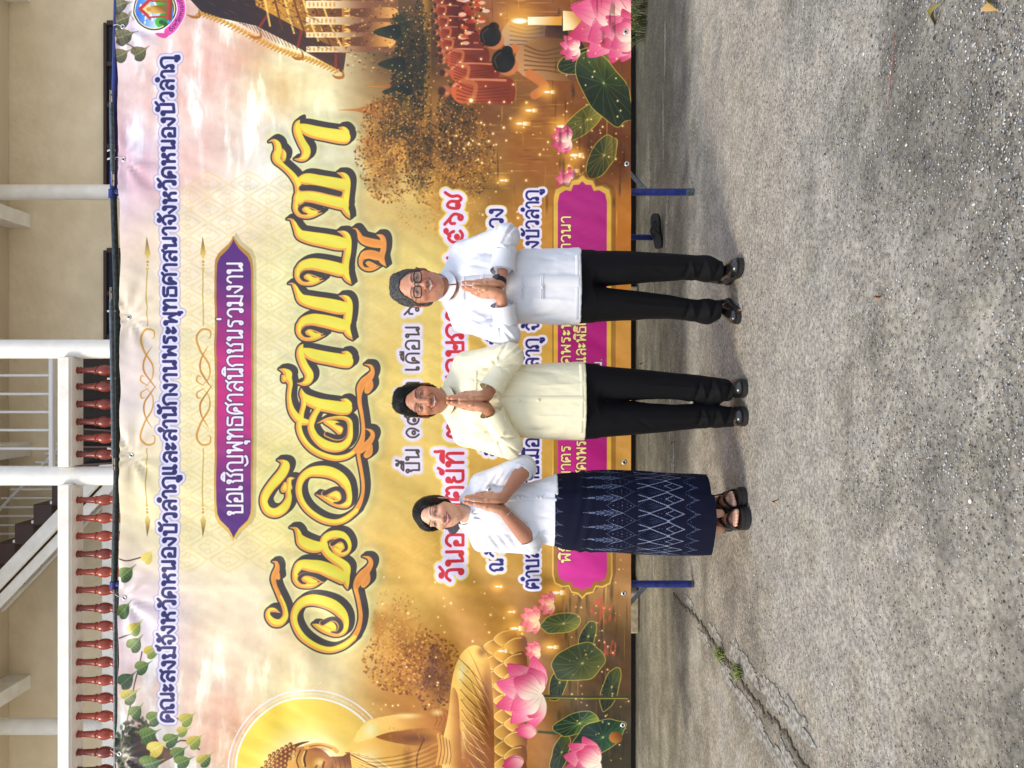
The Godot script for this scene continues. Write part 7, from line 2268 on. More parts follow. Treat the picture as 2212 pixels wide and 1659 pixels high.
func build_people() -> void:
	fpn.seed = 71; fpn.frequency = 1.0; fpn.fractal_octaves = 2
	var skin := skin_mat()
	var white := mat("white_cotton", Color(0.845, 0.855, 0.885), 0.8)
	var cream := mat("cream_silk", Color(0.91, 0.885, 0.765), 0.52, 0.0, 0.5)
	for m in [white, cream]:
		m.rim_enabled = true; m.rim = 0.25
		m.normal_enabled = true
		m.normal_texture = noise_bump(0.12, 81, 2.0)
		m.uv1_triplanar = true
		m.uv1_scale = Vector3.ONE * 8.0
		m.normal_scale = 0.35
	var black := mat("black_wool", Color(0.03, 0.029, 0.045), 0.8, 0.0, 0.3)
	black.rim_enabled = true; black.rim = 0.1
	var leather := mat("black_leather", Color(0.085, 0.085, 0.09), 0.24, 0.0, 0.6)
	var hair := mat("hair", Color.WHITE, 0.46, 0.0, 0.3)
	hair.vertex_color_use_as_albedo = true
	hair.normal_enabled = true
	hair.normal_texture = noise_bump(0.2, 83, 6.0)
	hair.uv1_triplanar = true
	hair.uv1_scale = Vector3(40, 9, 16)
	hair.normal_scale = 0.4
	man_in_white(skin, white, black, leather, hair)
	man_in_cream(skin, cream, black, leather, hair)
	woman(skin, white, leather, hair)

func arm(f: Field, sh: Vector3, el: Vector3, wr: Vector3, r0: float, r1: float, r2: float, k := 0.03) -> void:
	f.capsule(sh, el, r0, r1, k)
	f.capsule(el, wr, r1, r2, 0.015)

func man_in_white(skin: Material, white: Material, black: Material, leather: Material, hair: Material) -> void:
	var w := who("man in a white stand-collar shirt and glasses, palms pressed together, tallest of the three", 3.64, 1040)
	var body := Geo.new()
	var sk := lin(194, 138, 112)
	var k := {"skin": sk, "lip": lin(166, 92, 82), "brow": lin(58, 48, 44), "brow_w": 0.0042, "brow_y": 0.0215, "eye_open": 0.0034, "smile": 0.0095, "mouth_y": -0.063, "gap": 0.0056, "age": 1.2, "male": true, "wide": 1.06, "jaw": 1.1, "neck": 1.0, "style": 0, "grey": true, "hair": lin(34, 34, 36), "hair2": lin(122, 121, 120)}
	var hx := Transform3D(Basis(Vector3.RIGHT, 0.04) * Basis().scaled(Vector3.ONE * 1.075), w.pt(1038, 904, 0.02))
	build_head(w, body, hx, k, hair)
	var shr := w.pt(968, 1004, -0.02); var shl := w.pt(1112, 1003, -0.02)
	var elr := w.pt(938, 1096, 0.11); var ell := w.pt(1147, 1094, 0.11)
	var cfr := w.pt(1002, 1085, 0.165); var cfl := w.pt(1072, 1085, 0.165)
	var hands := stand_up(w.pt(1036, 1076, 0.2), w.pt(1041.5, 999.5, 0.25), 0.188)
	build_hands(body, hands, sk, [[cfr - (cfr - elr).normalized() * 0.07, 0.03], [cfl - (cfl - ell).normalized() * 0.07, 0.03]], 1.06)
	core(w, body, hx * Vector3(0, -0.17, -0.03), 0.85, 0.1, [w.ground(1000, 1578) + Vector3(0, 0.22, -0.02), w.ground(1062, 1578) + Vector3(0, 0.22, -0.02)], sk)
	put("body", body, skin, w.node)
	# shirt
	var f := Field.new(Vector3(-0.36, 0.74, -0.17), Vector3(0.36, 1.48, 0.27), 0.0066)
	f.loft(w.rows([[968, 1010, 1068, -0.04, 0.04], [978, 985, 1094, -0.035, 0.055], [992, 962, 1116, -0.025, 0.08], [1020, 956, 1122, -0.005, 0.107], [1060, 958, 1121, 0.005, 0.118], [1120, 960, 1120, 0.005, 0.115], [1180, 959, 1121, 0.0, 0.118], [1252, 957, 1123, 0.0, 0.125]]), 0.0, 2.3)
	for s in [[1018, 972, shr], [1062, 972, shl]]: f.capsule(w.pt(s[0], s[1], -0.03), s[2] + Vector3(0, 0.005, 0), 0.046, 0.056, 0.03)
	f.ellipsoid(w.pt(1039, 966, 0.045), Vector3(0.058, 0.06, 0.075), 0.006, 1)
	arm(f, shr, elr, cfr - (cfr - elr).normalized() * 0.045, 0.061, 0.061, 0.053)
	arm(f, shl, ell, cfl - (cfl - ell).normalized() * 0.045, 0.061, 0.061, 0.053)
	elbow_folds(f, shr, elr, cfr, 0.06, 5)
	elbow_folds(f, shl, ell, cfl, 0.06, 6)
	for q in [[966, 1030, 975, 1100, 0.005], [1117, 1028, 1106, 1100, 0.005], [985, 1000, 1000, 1060, 0.003], [1094, 1000, 1080, 1062, 0.003], [975, 1130, 982, 1210, 0.003], [1106, 1128, 1100, 1205, 0.0035], [1060, 1140, 1064, 1235, -0.0025], [1012, 1150, 1010, 1240, -0.0025], [990, 1010, 970, 1050, -0.003], [1090, 1010, 1112, 1050, -0.003]]:
		f.fold(w.pt(q[0], q[1], 0.11), w.pt(q[2], q[3], 0.12), 0.015, q[4] * 2.3)
	f.ripple(fbm(91, 1.0, 3), 0.004, Vector3(9, 4.5, 9))
	f.ripple(fbm(191, 1.0, 2), 0.0016, Vector3(34, 12, 34))
	var g := Geo.new()
	f.into(g)
	var shirt := put("shirt", g, white, w.node)
	cuff(w, cfr, (cfr - elr).normalized(), 0.0565, 0.1, white, shirt)
	cuff(w, cfl, (cfl - ell).normalized(), 0.0565, 0.1, white, shirt)
	put("collar", collar_band(w.pt(1039, 962, -0.022), 0.075, 0.092, 0.062, 0.036, 0.05, -0.1), white, shirt)
	var c0 := w.pt(1039, 988, 0.1); var c1 := w.pt(1039, 1250, 0.12)
	put("placket", strip(f, line2(c0 + Vector3(0.028, 0, 0), c1 + Vector3(0.028, 0, 0), 40), 0.028, 0.0028), white, shirt)
	for v in [1000.0, 1042.0, 1086.0, 1128.0, 1171.0]:
		var p := w.pt(1038, v, 0.11)
		for s in [-1.0, 1.0]:
			var fr := Geo.new()
			for e in [-1.0, 1.0]:
				var pts := []
				for j in 7:
					var x: float = p.x + s * lerpf(0.006, 0.056, j / 6.0)
					var y: float = p.y + e * 0.0042
					pts.append(Vector3(x, y, f.front(x, y) + 0.0035))
				fr.tube(pts, 0.0033, 6)
			put("frog_cord", fr, white, shirt)
		var kn := Geo.new(); kn.ball(Vector3(p.x, p.y, f.front(p.x, p.y) + 0.006), Vector3(0.0085, 0.0075, 0.007)); put("knot", kn, white, shirt)
	put("hem", strip(f, line2(w.pt(962, 1246, 0.1), w.pt(1036, 1246, 0.1), 24), 0.008, 0.0007), white, shirt)
	put("hem", strip(f, line2(w.pt(1050, 1246, 0.1), w.pt(1118, 1246, 0.1), 24), 0.008, 0.0007), white, shirt)
	trousers(w, [[[1236, 962, 1041, 0, 0.1], [1339, 966, 1034, 0, 0.085], [1439, 970, 1022, 0, 0.07], [1500, 965, 1012, 0.0, 0.066], [1530, 958, 1014, 0.005, 0.075], [1552, 968, 1010, 0.01, 0.07]], [[1236, 1039, 1118, 0, 0.1], [1339, 1044, 1116, 0, 0.085], [1439, 1052, 1112, 0, 0.07], [1500, 1054, 1107, 0.0, 0.066], [1528, 1049, 1106, 0.005, 0.075], [1554, 1052, 1094, 0.01, 0.07]]], black, [[1222, 970, 1112, 0, 0.095], [1276, 972, 1110, 0, 0.08]], 21)
	shoe(w, w.ground(1006, 1574), w.ground(969, 1600), leather, true)
	shoe(w, w.ground(1054, 1573), w.ground(1089, 1607), leather, true)
	# glasses
	var fm := mat("spectacle_frame", Color(0.09, 0.085, 0.09), 0.35)
	var glass := mat("spectacle_glass", Color(0.12, 0.1, 0.1, 0.22), 0.03)
	glass.transparency = BaseMaterial3D.TRANSPARENCY_ALPHA
	var sp := Node3D.new(); sp.name = "glasses"; w.node.add_child(sp)
	for s in [-1.0, 1.0]:
		var rim := []
		for j in 29:
			var a := TAU * j / 28.0
			var ca := cos(a); var sa := sin(a)
			rim.append(hx * Vector3(s * 0.0335 + 0.0255 * signf(ca) * pow(absf(ca), 0.6), -0.005 + 0.0165 * signf(sa) * pow(absf(sa), 0.6), 0.108 - 0.008 * absf(s * 0.0335 + 0.0255 * ca) / 0.06))
		g = Geo.new(); g.tube(rim, 0.0029, 8, false); put("rim", g, fm, sp)
		g = Geo.new(); g.face(rim.slice(0, 28), Vector3.BACK); put("lens", g, glass, sp)
		g = Geo.new(); g.tube([hx * Vector3(s * 0.059, 0.002, 0.101), hx * Vector3(s * 0.077, 0.004, 0.085), hx * Vector3(s * 0.086, 0.004, 0.03), hx * Vector3(s * 0.088, -0.006, -0.03)], 0.0022, 6); put("temple_arm", g, fm, sp)
	g = Geo.new(); g.tube([hx * Vector3(-0.009, 0.004, 0.109), hx * Vector3(0, 0.008, 0.111), hx * Vector3(0.009, 0.004, 0.109)], 0.0027, 6); put("bridge", g, fm, sp)
	# watch on the left wrist, ring on the right hand
	var wt := Node3D.new(); wt.name = "watch"; w.node.add_child(wt)
	var wl := hands * hand_point(1.0, 0.021, 0.038, -0.006)
	var ax := (cfl - wl).normalized() * -1.0
	g = Geo.new(); g.tube([wl - ax * 0.014, wl - ax * 0.009, wl + ax * 0.009, wl + ax * 0.014], [0.028, 0.031, 0.031, 0.028], 20, false); put("strap", g, M.black_rubber, wt)
	var up := Vector3(0.25, 0.6, 0.75).normalized()
	up = (up - ax * up.dot(ax)).normalized()
	g = Geo.new(); g.box(Vector3(-0.02, -0.004, -0.017), Vector3(0.02, 0.009, 0.017), 0.005, Transform3D(Basis(up.cross(ax), up, ax), wl + up * 0.03)); put("watch_case", g, leather, wt)
	ring_on(w, hands, 0.0285, 0.105)

func ring_on(w: Who, hands: Transform3D, wd: float, y: float) -> void:
	var c := hands * hand_point(-1.0, 0.0118, wd, y)
	var g := Geo.new()
	var p := []
	for j in 17:
		var a := TAU * j / 16.0
		p.append(c + hands.basis.orthonormalized() * Vector3(cos(a) * 0.0105, 0, sin(a) * 0.0105))
	g.tube(p, 0.0016, 6, false)
	put("ring", g, M.chrome, w.node)

func man_in_cream(skin: Material, cream: Material, black: Material, leather: Material, hair: Material) -> void:
	var w := who("man in a cream long-sleeved jacket with black hair brushed up, in the middle", 3.58, 793)
	var body := Geo.new()
	var sk := lin(180, 124, 96)
	var k := {"skin": sk, "lip": lin(150, 80, 70), "brow": lin(34, 27, 25), "brow_w": 0.0044, "brow_y": 0.021, "eye_open": 0.0026, "smile": 0.009, "mouth_y": -0.063, "gap": 0.0046, "age": 1.3, "male": true, "wide": 0.99, "jaw": 1.02, "neck": 1.0, "style": 1, "grey": false, "hair": lin(11, 11, 12), "hair2": lin(34, 33, 34)}
	var hx := Transform3D(Basis(Vector3.BACK, -0.02) * Basis(Vector3.RIGHT, 0.05) * Basis().scaled(Vector3.ONE * 1.03), w.pt(794, 912, 0.02))
	build_head(w, body, hx, k, hair)
	var shr := w.pt(722, 1008, -0.02); var shl := w.pt(872, 1008, -0.02)
	var elr := w.pt(697, 1100, 0.11); var ell := w.pt(889, 1102, 0.11)
	var cfr := w.pt(770, 1061, 0.175); var cfl := w.pt(816, 1060, 0.175)
	var hands := stand_up(w.pt(792, 1046, 0.2), w.pt(795, 970, 0.24), 0.19)
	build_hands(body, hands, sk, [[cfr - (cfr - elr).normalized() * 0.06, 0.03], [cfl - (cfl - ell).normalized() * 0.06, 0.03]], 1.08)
	core(w, body, hx * Vector3(0, -0.17, -0.03), 0.85, 0.1, [w.ground(768, 1584) + Vector3(0, 0.22, -0.02), w.ground(816, 1584) + Vector3(0, 0.22, -0.02)], sk)
	put("body", body, skin, w.node)
	var f := Field.new(Vector3(-0.32, 0.72, -0.17), Vector3(0.32, 1.47, 0.27), 0.0066)
	f.loft(w.rows([[970, 768, 822, -0.04, 0.04], [980, 742, 848, -0.035, 0.055], [994, 718, 876, -0.025, 0.08], [1022, 711, 880, -0.005, 0.107], [1062, 713, 877, 0.005, 0.118], [1122, 714, 872, 0.005, 0.115], [1190, 711, 874, 0.0, 0.118], [1262, 708, 878, 0.0, 0.125]]), 0.0, 2.3)
	for s in [[772, 976, shr], [818, 976, shl]]: f.capsule(w.pt(s[0], s[1], -0.03), s[2] + Vector3(0, 0.006, 0), 0.046, 0.056, 0.03)
	f.ellipsoid(w.pt(794.5, 966, 0.04), Vector3(0.056, 0.045, 0.075), 0.006, 1)
	arm(f, shr, elr, cfr - (cfr - elr).normalized() * 0.045, 0.06, 0.063, 0.05)
	arm(f, shl, ell, cfl - (cfl - ell).normalized() * 0.045, 0.06, 0.063, 0.05)
	elbow_folds(f, shr, elr, cfr, 0.062, 15)
	elbow_folds(f, shl, ell, cfl, 0.062, 16)
	for q in [[724, 1030, 736, 1100, 0.005], [868, 1030, 856, 1100, 0.005], [740, 1010, 756, 1060, 0.003], [846, 1010, 830, 1060, 0.0035], [728, 1140, 734, 1220, 0.003], [858, 1130, 852, 1210, 0.003], [760, 1150, 758, 1250, -0.0025], [826, 1150, 830, 1250, -0.0025], [745, 1020, 722, 1050, -0.003], [842, 1020, 866, 1050, -0.003]]:
		f.fold(w.pt(q[0], q[1], 0.11), w.pt(q[2], q[3], 0.12), 0.015, q[4] * 2.3)
	f.ripple(fbm(92, 1.0, 3), 0.0035, Vector3(9, 4.5, 9))
	f.ripple(fbm(192, 1.0, 2), 0.0014, Vector3(32, 12, 32))
	var g := Geo.new()
	f.into(g)
	var shirt := put("jacket", g, cream, w.node)
	cuff(w, cfr, (cfr - elr).normalized(), 0.056, 0.1, cream, shirt)
	cuff(w, cfl, (cfl - ell).normalized(), 0.056, 0.1, cream, shirt)
	put("collar", collar_band(w.pt(794.5, 966, -0.022), 0.073, 0.09, 0.045, 0.036, 0.05, -0.1), cream, shirt)
	put("front_edge", strip(f, line2(w.pt(797, 995, 0.1), w.pt(797, 1260, 0.12), 40), 0.014, 0.0026), cream, shirt)
	for v in [1078.0, 1120.0, 1163.0]:
		var p := w.pt(794, v, 0.11)
		var b := Geo.new(); b.ball(Vector3(p.x, p.y, f.front(p.x, p.y) + 0.004), Vector3(0.0085, 0.0085, 0.005)); put("button", b, cream, shirt)
	for s in [[cfr, elr, 1.0], [cfl, ell, -1.0]]:
		for j in 3:
			var p: Vector3 = s[0] + (s[1] - s[0]).normalized() * (0.02 + 0.012 * j) + Vector3(0.0, -0.046, 0.03)
			var b := Geo.new(); b.ball(p, Vector3(0.006, 0.006, 0.005)); put("cuff_button", b, cream, shirt)
	for q in [[816, 1028, 858, 1028]]:
		put("pocket_edge", strip(f, line2(w.pt(q[0], q[1], 0.1), w.pt(q[2], q[3], 0.1), 12), 0.006, 0.0009), cream, shirt)
	put("hem", strip(f, line2(w.pt(712, 1256, 0.1), w.pt(792, 1256, 0.1), 24), 0.008, 0.0007), cream, shirt)
	put("hem", strip(f, line2(w.pt(802, 1256, 0.1), w.pt(873, 1256, 0.1), 24), 0.008, 0.0007), cream, shirt)
	trousers(w, [[[1246, 711, 793, 0, 0.1], [1356, 719, 790, 0, 0.088], [1439, 726, 786, 0, 0.076], [1523, 733, 785, 0.0, 0.072], [1550, 734, 782, 0.005, 0.075], [1580, 737, 780, 0.01, 0.074]], [[1246, 793, 874, 0, 0.1], [1356, 797, 863, 0, 0.088], [1439, 797, 856, 0, 0.076], [1515, 789, 848, 0.0, 0.072], [1546, 789, 844, 0.005, 0.075], [1575, 793, 839, 0.01, 0.074]]], black, [[1232, 720, 866, 0, 0.095], [1286, 722, 864, 0, 0.08]], 22)
	shoe(w, w.ground(767, 1580), w.ground(757, 1616), leather, false)
	shoe(w, w.ground(815, 1580), w.ground(822, 1615), leather, false)

func woven_pattern() -> ImageTexture:  # one width of a tie-dyed weave; repeats round the skirt
	var c := Canvas.new(Vector2(0, 560), Vector2(113, 1800), 1.1)
	var r := RandomNumberGenerator.new(); r.seed = 17
	var navy := rgb(20, 27, 58)
	for y in c.H:
		for x in c.W:
			c.dab(x, y, navy.lerp(rgb(13, 17, 40), r.randf()), 1.0)
	var pale := rgb(190, 198, 222); var mid := rgb(104, 126, 176)
	var dash := func(a: Vector2, b: Vector2, col: Color, r0: float, step: float) -> void:
		var n := int(a.distance_to(b) / step)
		for j in n + 1:
			var p := a.lerp(b, j / maxf(n, 1.0))
			c.blob(p.x, p.y + r.randf_range(-3.0, 3.0), r0 * 1.5, r0 * 1.1, col, r.randf_range(0.75, 1.0), 0.45)
	for sg in [-1.0, 1.0]:
		var m := 56.5
		for j in 7:
			dash.call(Vector2(m + sg * (4 + j * 4.0), 640 + j * 34), Vector2(m + sg * 1.0, 690 + j * 42), pale if j % 2 == 0 else mid, 2.6, 4.5)
		dash.call(Vector2(m, 590), Vector2(m, 690), pale, 2.4, 13.0)
		dash.call(Vector2(m + sg * 2, 900), Vector2(m + sg * 56, 800), pale, 2.3, 11.0)
		dash.call(Vector2(m + sg * 2, 950), Vector2(m + sg * 56, 1060), pale, 2.3, 11.0)
		dash.call(Vector2(m + sg * 2, 1190), Vector2(m + sg * 56, 1080), mid, 2.3, 11.0)
		for q in [[34, 940], [44, 900], [44, 985], [56, 860], [56, 940], [56, 1020]]:
			c.blob(m + sg * q[0], q[1], 4, 5, pale if q[0] == 56 else mid, 0.9, 0.4)
		dash.call(Vector2(m + sg * 26, 1090), Vector2(m, 1200), pale, 3.4, 5.0)
		dash.call(Vector2(m, 1185), Vector2(m + sg * 56, 1370), pale, 3.6, 5.0)
		dash.call(Vector2(m + sg * 56, 1345), Vector2(m, 1500), pale, 3.4, 5.0)
		dash.call(Vector2(m + sg * 34, 1210), Vector2(m + sg * 56, 1310), mid, 2.3, 9.0)
		dash.call(Vector2(m + sg * 44, 1190), Vector2(m + sg * 56, 1270), mid, 2.3, 9.0)
		dash.call(Vector2(m, 1340), Vector2(m + sg * 26, 1410), pale, 3.0, 5.0)
		for q in [[0, 1270], [0, 1300], [16, 1330], [0, 1420], [24, 1440]]: c.blob(m + sg * q[0], q[1], 4, 5, mid, 0.9, 0.4)
		for j in 6: dash.call(Vector2(m + sg * (j * 9.0), 1640 - j * 22), Vector2(m + sg * (j * 9.0 + 5), 1600 - j * 16), pale if j % 2 == 0 else mid, 2.4, 9.0)
		dash.call(Vector2(m, 1600), Vector2(m + sg * 40, 1540), mid, 2.2, 10.0)
		c.blob(m + sg * 56, 1560, 4, 5, mid, 0.9, 0.4)
	return c.texture()

func woman(skin: Material, white: Material, leather: Material, hair: Material) -> void:
	var w := who("woman in a white blouse and navy patterned wrap skirt, palms pressed together", 3.54, 551)
	var body := Geo.new()
	var sk := lin(216, 168, 140)
	var arm_shade_c := lin(176, 122, 97)  # darker than the face: the shade on the arms is in this colour
	var k := {"skin": sk, "lip": lin(176, 70, 70), "brow": lin(52, 40, 36), "brow_w": 0.003, "brow_y": 0.0225, "eye_open": 0.0042, "smile": 0.0085, "mouth_y": -0.062, "gap": 0.0042, "age": 0.55, "male": false, "wide": 0.97, "jaw": 0.93, "neck": 0.84, "style": 2, "grey": false, "hair": lin(13, 11, 11), "hair2": lin(36, 31, 29)}
	var hx := Transform3D(Basis(Vector3.UP, -0.09) * Basis(Vector3.BACK, -0.05) * Basis().scaled(Vector3.ONE * 0.955), w.pt(550, 944, 0.02))
	build_head(w, body, hx, k, hair)
	var shr := w.pt(492, 1043, -0.02); var shl := w.pt(614, 1040, -0.02)
	var elr := w.pt(489, 1143, 0.06); var ell := w.pt(650, 1131, 0.06)
	var cfr := w.pt(503, 1139, 0.08); var cfl := w.pt(640, 1128, 0.08)
	var hands := stand_up(w.pt(572, 1080, 0.17), w.pt(580, 1003, 0.22), 0.178)
	build_hands(body, hands, arm_shade_c, [[elr + Vector3(0.01, 0, 0.02), 0.042], [ell + Vector3(-0.01, 0, 0.02), 0.042]], 1.0)
	core(w, body, hx * Vector3(0, -0.17, -0.03), 0.8, 0.085, [w.ground(530, 1577) + Vector3(0, 0.1, 0.05), w.ground(566, 1574) + Vector3(0, 0.1, 0.05)], sk)
	# shins and feet
	for q in [[530, 1578, 541, 1619, 531, 1530], [566, 1574, 585, 1611, 565, 1528]]:
		var heel := w.ground(q[0], q[1]); var toe := w.ground(q[2], q[3])
		var z := (toe - heel).normalized()
		var x := Vector3.UP.cross(z)
		var L := heel.distance_to(toe)
		var xf := Transform3D(Basis(x, Vector3.UP, z), heel)
		var ff := Field.new(Vector3(-0.07, 0.0, -0.06), Vector3(0.07, 0.3, L + 0.03), 0.0042)
		ff.capsule(Vector3(0, 0.3, 0.03), Vector3(0, 0.1, 0.045), 0.038, 0.03, 0.01)
		ff.capsule(Vector3(0, 0.085, 0.045), Vector3(0, 0.058, L * 0.68), 0.033, 0.03, 0.02)
		ff.ellipsoid(Vector3(0, 0.062, 0.03), Vector3(0.029, 0.03, 0.035), 0.02)
		var side := 1.0 if q[0] < 550 else -1.0
		for j in 5:
			var tx: float = side * (0.03 - j * 0.0148)
			var tz: float = L - 0.012 - [0.0, 0.0, 0.006, 0.014, 0.026][j]
			var tr: float = [0.0125, 0.0095, 0.009, 0.0085, 0.008][j]
			ff.capsule(Vector3(tx * 0.9, 0.055, L * 0.7), Vector3(tx, 0.05, tz - tr), 0.013, tr, 0.006 if j else 0.004)
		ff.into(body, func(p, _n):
			var c := arm_shade_c.lerp(lin(214, 168, 146), smoothstep(L * 0.6, L * 0.8, p.z) * smoothstep(0.12, 0.07, p.y))
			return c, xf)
		sandal(w, xf, L, side)
	put("body", body, skin, w.node)
	# blouse
	var f := Field.new(Vector3(-0.28, 0.84, -0.16), Vector3(0.28, 1.36, 0.21), 0.0062)
	f.loft(w.rows([[1003, 528, 578, -0.03, 0.045], [1014, 508, 598, -0.025, 0.065], [1028, 490, 616, -0.015, 0.085], [1056, 485, 621, 0.0, 0.105], [1090, 487, 620, 0.008, 0.113], [1135, 492, 616, 0.003, 0.1], [1170, 487, 622, 0.0, 0.105], [1203, 480, 635, 0.0, 0.12]]), 0.0, 2.2)
	for s in [[536, 1010, shr], [570, 1010, shl]]: f.capsule(w.pt(s[0], s[1], -0.03), s[2] + Vector3(0, 0.006, 0), 0.038, 0.046, 0.025)
	f.ellipsoid(w.pt(561, 1004, 0.075), Vector3(0.036, 0.078, 0.05), 0.006, 1)
	f.ellipsoid(w.pt(553, 996, 0.02), Vector3(0.05, 0.045, 0.06), 0.006, 1)
	arm(f, shr, elr, elr.lerp(cfr, 0.4), 0.051, 0.057, 0.054)
	arm(f, shl, ell, ell.lerp(cfl, 0.4), 0.051, 0.057, 0.054)
	var g1 := RandomNumberGenerator.new(); g1.seed = 33
	for s in [[shr, elr, -1.0], [shl, ell, 1.0]]:
		for j in 9:
			var p: Vector3 = (s[0] as Vector3).lerp(s[1], 0.12 + j * 0.1) + Vector3(0, 0, 0.05)
			f.fold(p + Vector3(-s[2] * 0.045, 0.035, 0), p + Vector3(s[2] * 0.045, -0.03, 0), 0.012, (0.0055 if j % 2 == 0 else -0.004) * g1.randf_range(0.6, 1.3))
	for q in [[500, 1050, 506, 1110, 0.005], [607, 1050, 601, 1110, 0.005], [520, 1100, 530, 1150, 0.003], [590, 1100, 584, 1150, 0.003], [505, 1150, 498, 1198, -0.0035], [610, 1150, 618, 1198, -0.0035], [545, 1150, 540, 1198, 0.0025]]:
		f.fold(w.pt(q[0], q[1], 0.1), w.pt(q[2], q[3], 0.11), 0.014, q[4] * 2.2)
	f.ripple(fbm(93, 1.0, 3), 0.0032, Vector3(9, 5, 9))
	f.ripple(fbm(193, 1.0, 2), 0.0014, Vector3(34, 14, 34))
	var g := Geo.new()
	f.into(g)
	var bl := put("blouse", g, white, w.node)
	cuff(w, cfr, (cfr - elr).normalized().lerp((w.pt(556, 1086, 0.15) - elr).normalized(), 0.6).normalized(), 0.058, 0.045, white, bl)
	cuff(w, cfl, (cfl - ell).normalized().lerp((w.pt(594, 1080, 0.15) - ell).normalized(), 0.6).normalized(), 0.058, 0.045, white, bl)
	# flat round collar
	var cg := Geo.new()
	var cc := w.pt(553, 1006, -0.03)
	var n := 52
	for j in n + 1:
		var a := lerpf(0.16, TAU - 0.16, j / float(n))
		var fr := maxf(cos(a), 0.0)
		var endr := minf(1.0, minf(j, n - j) / 5.0)
		for q in [[0.0, 0.0, 0.012], [0.25, 0.2, 0.016], [0.6, 0.55, 0.013], [1.0, 1.0, 0.007], [1.0, 1.0, -0.004]]:
			var t: float = q[0] * lerpf(0.55, 1.0, sqrt(endr))
			var p := Vector3(sin(a) * lerpf(0.056, 0.116, t), -0.05 * pow(fr, 1.5) - 0.052 * t * t - 0.012 * t, cos(a) * lerpf(0.052, 0.098, t))
			var px: float = cc.x + p.x; var py: float = cc.y + p.y
			if cos(a) > 0.2: p.z = maxf(p.z, f.front(px, py) - cc.z + 0.003)
			if cos(a) < 0.75:
				var ty := f.top(px, cc.z + p.z)
				if ty > cc.y + p.y - 0.02: p.y = maxf(p.y, ty - cc.y + 0.002 - q[2] * 0.4)
			cg.vert(cc + p + Vector3(0, q[2], 0.0), Vector3(sin(a) * (0.3 + 0.5 * t), 0.7, cos(a) * (0.4 + 0.6 * t)).normalized())
	for j in n:
		for q in 4: cg.quad(j * 5 + q, j * 5 + q + 1, (j + 1) * 5 + q + 1, (j + 1) * 5 + q)
	put("collar", cg, white, bl)
	put("front_edge", strip(f, line2(w.pt(578, 1040, 0.1), w.pt(579, 1202, 0.12), 40), 0.007, 0.0022), white, bl)
	for v in [1086.0, 1119.7, 1128.7, 1160.6, 1169.6]:
		var p := w.pt(583, v, 0.11)
		g = Geo.new(); g.ball(Vector3(p.x, p.y, f.front(p.x, p.y) + 0.004), Vector3(0.0068, 0.0068, 0.005)); put("button", g, white, bl)
	var bp := w.pt(600.6, 1055, 0.1)
	g = Geo.new(); g.lathe([Vector2(0.001, 0.006), Vector2(0.008, 0.005), Vector2(0.012, 0.001), Vector2(0.012, -0.004)], 18, Transform3D(Basis(Vector3.RIGHT, PI / 2), Vector3(bp.x, bp.y, f.front(bp.x, bp.y) + 0.003))); put("brooch", g, M.chrome, w.node)
	# skirt
	var rows := w.rows([[1196, 483, 632, 0, 0.118], [1214, 476, 633, 0, 0.128], [1262, 470, 638, 0.0, 0.142], [1300, 468, 639, 0.0, 0.146], [1357, 467, 639, 0.003, 0.143], [1430, 465, 638, 0.005, 0.138], [1500, 465, 635, 0.008, 0.136], [1529, 466, 632, 0.008, 0.136]])
	var sg := Geo.new()
	var na := 120; var ny := 60
	var fold := fbm(95, 1.0, 3)
	for j in ny + 1:
		var y := lerpf(rows[0][0], rows[7][0], j / float(ny))
		var q := 0
		while q < 6 and y < rows[q + 1][0]: q += 1
		var t: float = (rows[q][0] - y) / (rows[q][0] - rows[q + 1][0])
		var e := []
		for c in range(1, 5): e.append(cubic_interpolate(rows[q][c], rows[q + 1][c], rows[maxi(q - 1, 0)][c], rows[mini(q + 2, 7)][c], t))
		for i in na + 1:
			var a := TAU * i / na
			var bump := 0.004 * fold.get_noise_3d(cos(a) * 2.0, y * 3.0, sin(a) * 2.0) + 0.0055 * sin(a * 5.0 + y * 9.0) * smoothstep(1.0, 0.75, y / rows[0][0])
			bump += 0.0045 * sin(y * 120.0 + 4.0 * sin(a)) * exp(-pow((y - (rows[0][0] - 0.13)) / 0.045, 2.0))
			# the outer flap ends in front, near the left leg
			var flap := 0.006 if sin(a) < 0.62 or cos(a) < 0.0 else 0.0
			var px: float = e[0] + sin(a) * (e[2] + bump + flap)
			sg.vert(Vector3(px, y - (0.0 if flap > 0.0 or j < ny else -0.022), e[1] + cos(a) * (e[3] + bump + flap)), Vector3(sin(a) / e[2], 0.0, cos(a) / e[3]).normalized(), Vector2(a / TAU * 18.0 + 0.2, (1.1 - y) * 1600.0 / (w.d - 0.13) ))
	for j in ny + 1:
		for i in na + 1:
			var at_ := j * (na + 1) + i
			var dx := sg.V[j * (na + 1) + (i + 1 if i < na else 1)] - sg.V[j * (na + 1) + (i - 1 if i > 0 else na - 1)]
			var dy := sg.V[maxi(j - 1, 0) * (na + 1) + i] - sg.V[mini(j + 1, ny) * (na + 1) + i]
			sg.N[at_] = dx.cross(dy).normalized()
			sg.T[at_].y = ((sg.T[at_].y + 1106.0 - 1119.1) / 0.23808 - 560.0) / 1240.0
	for j in ny:
		for i in na: sg.quad(j * (na + 1) + i, j * (na + 1) + i + 1, (j + 1) * (na + 1) + i + 1, (j + 1) * (na + 1) + i)
	var weave := mat("navy_weave", Color(0.72, 0.74, 0.78), 0.85, 0.0, 0.3)
	weave.albedo_texture = woven_pattern()
	put("skirt", sg, weave, w.node)
	# ribbon bow at the back of the hair, earrings, bracelet, ring
	var gauze := mat("dark_gauze", Color(0.2, 0.2, 0.26, 0.75), 0.6)
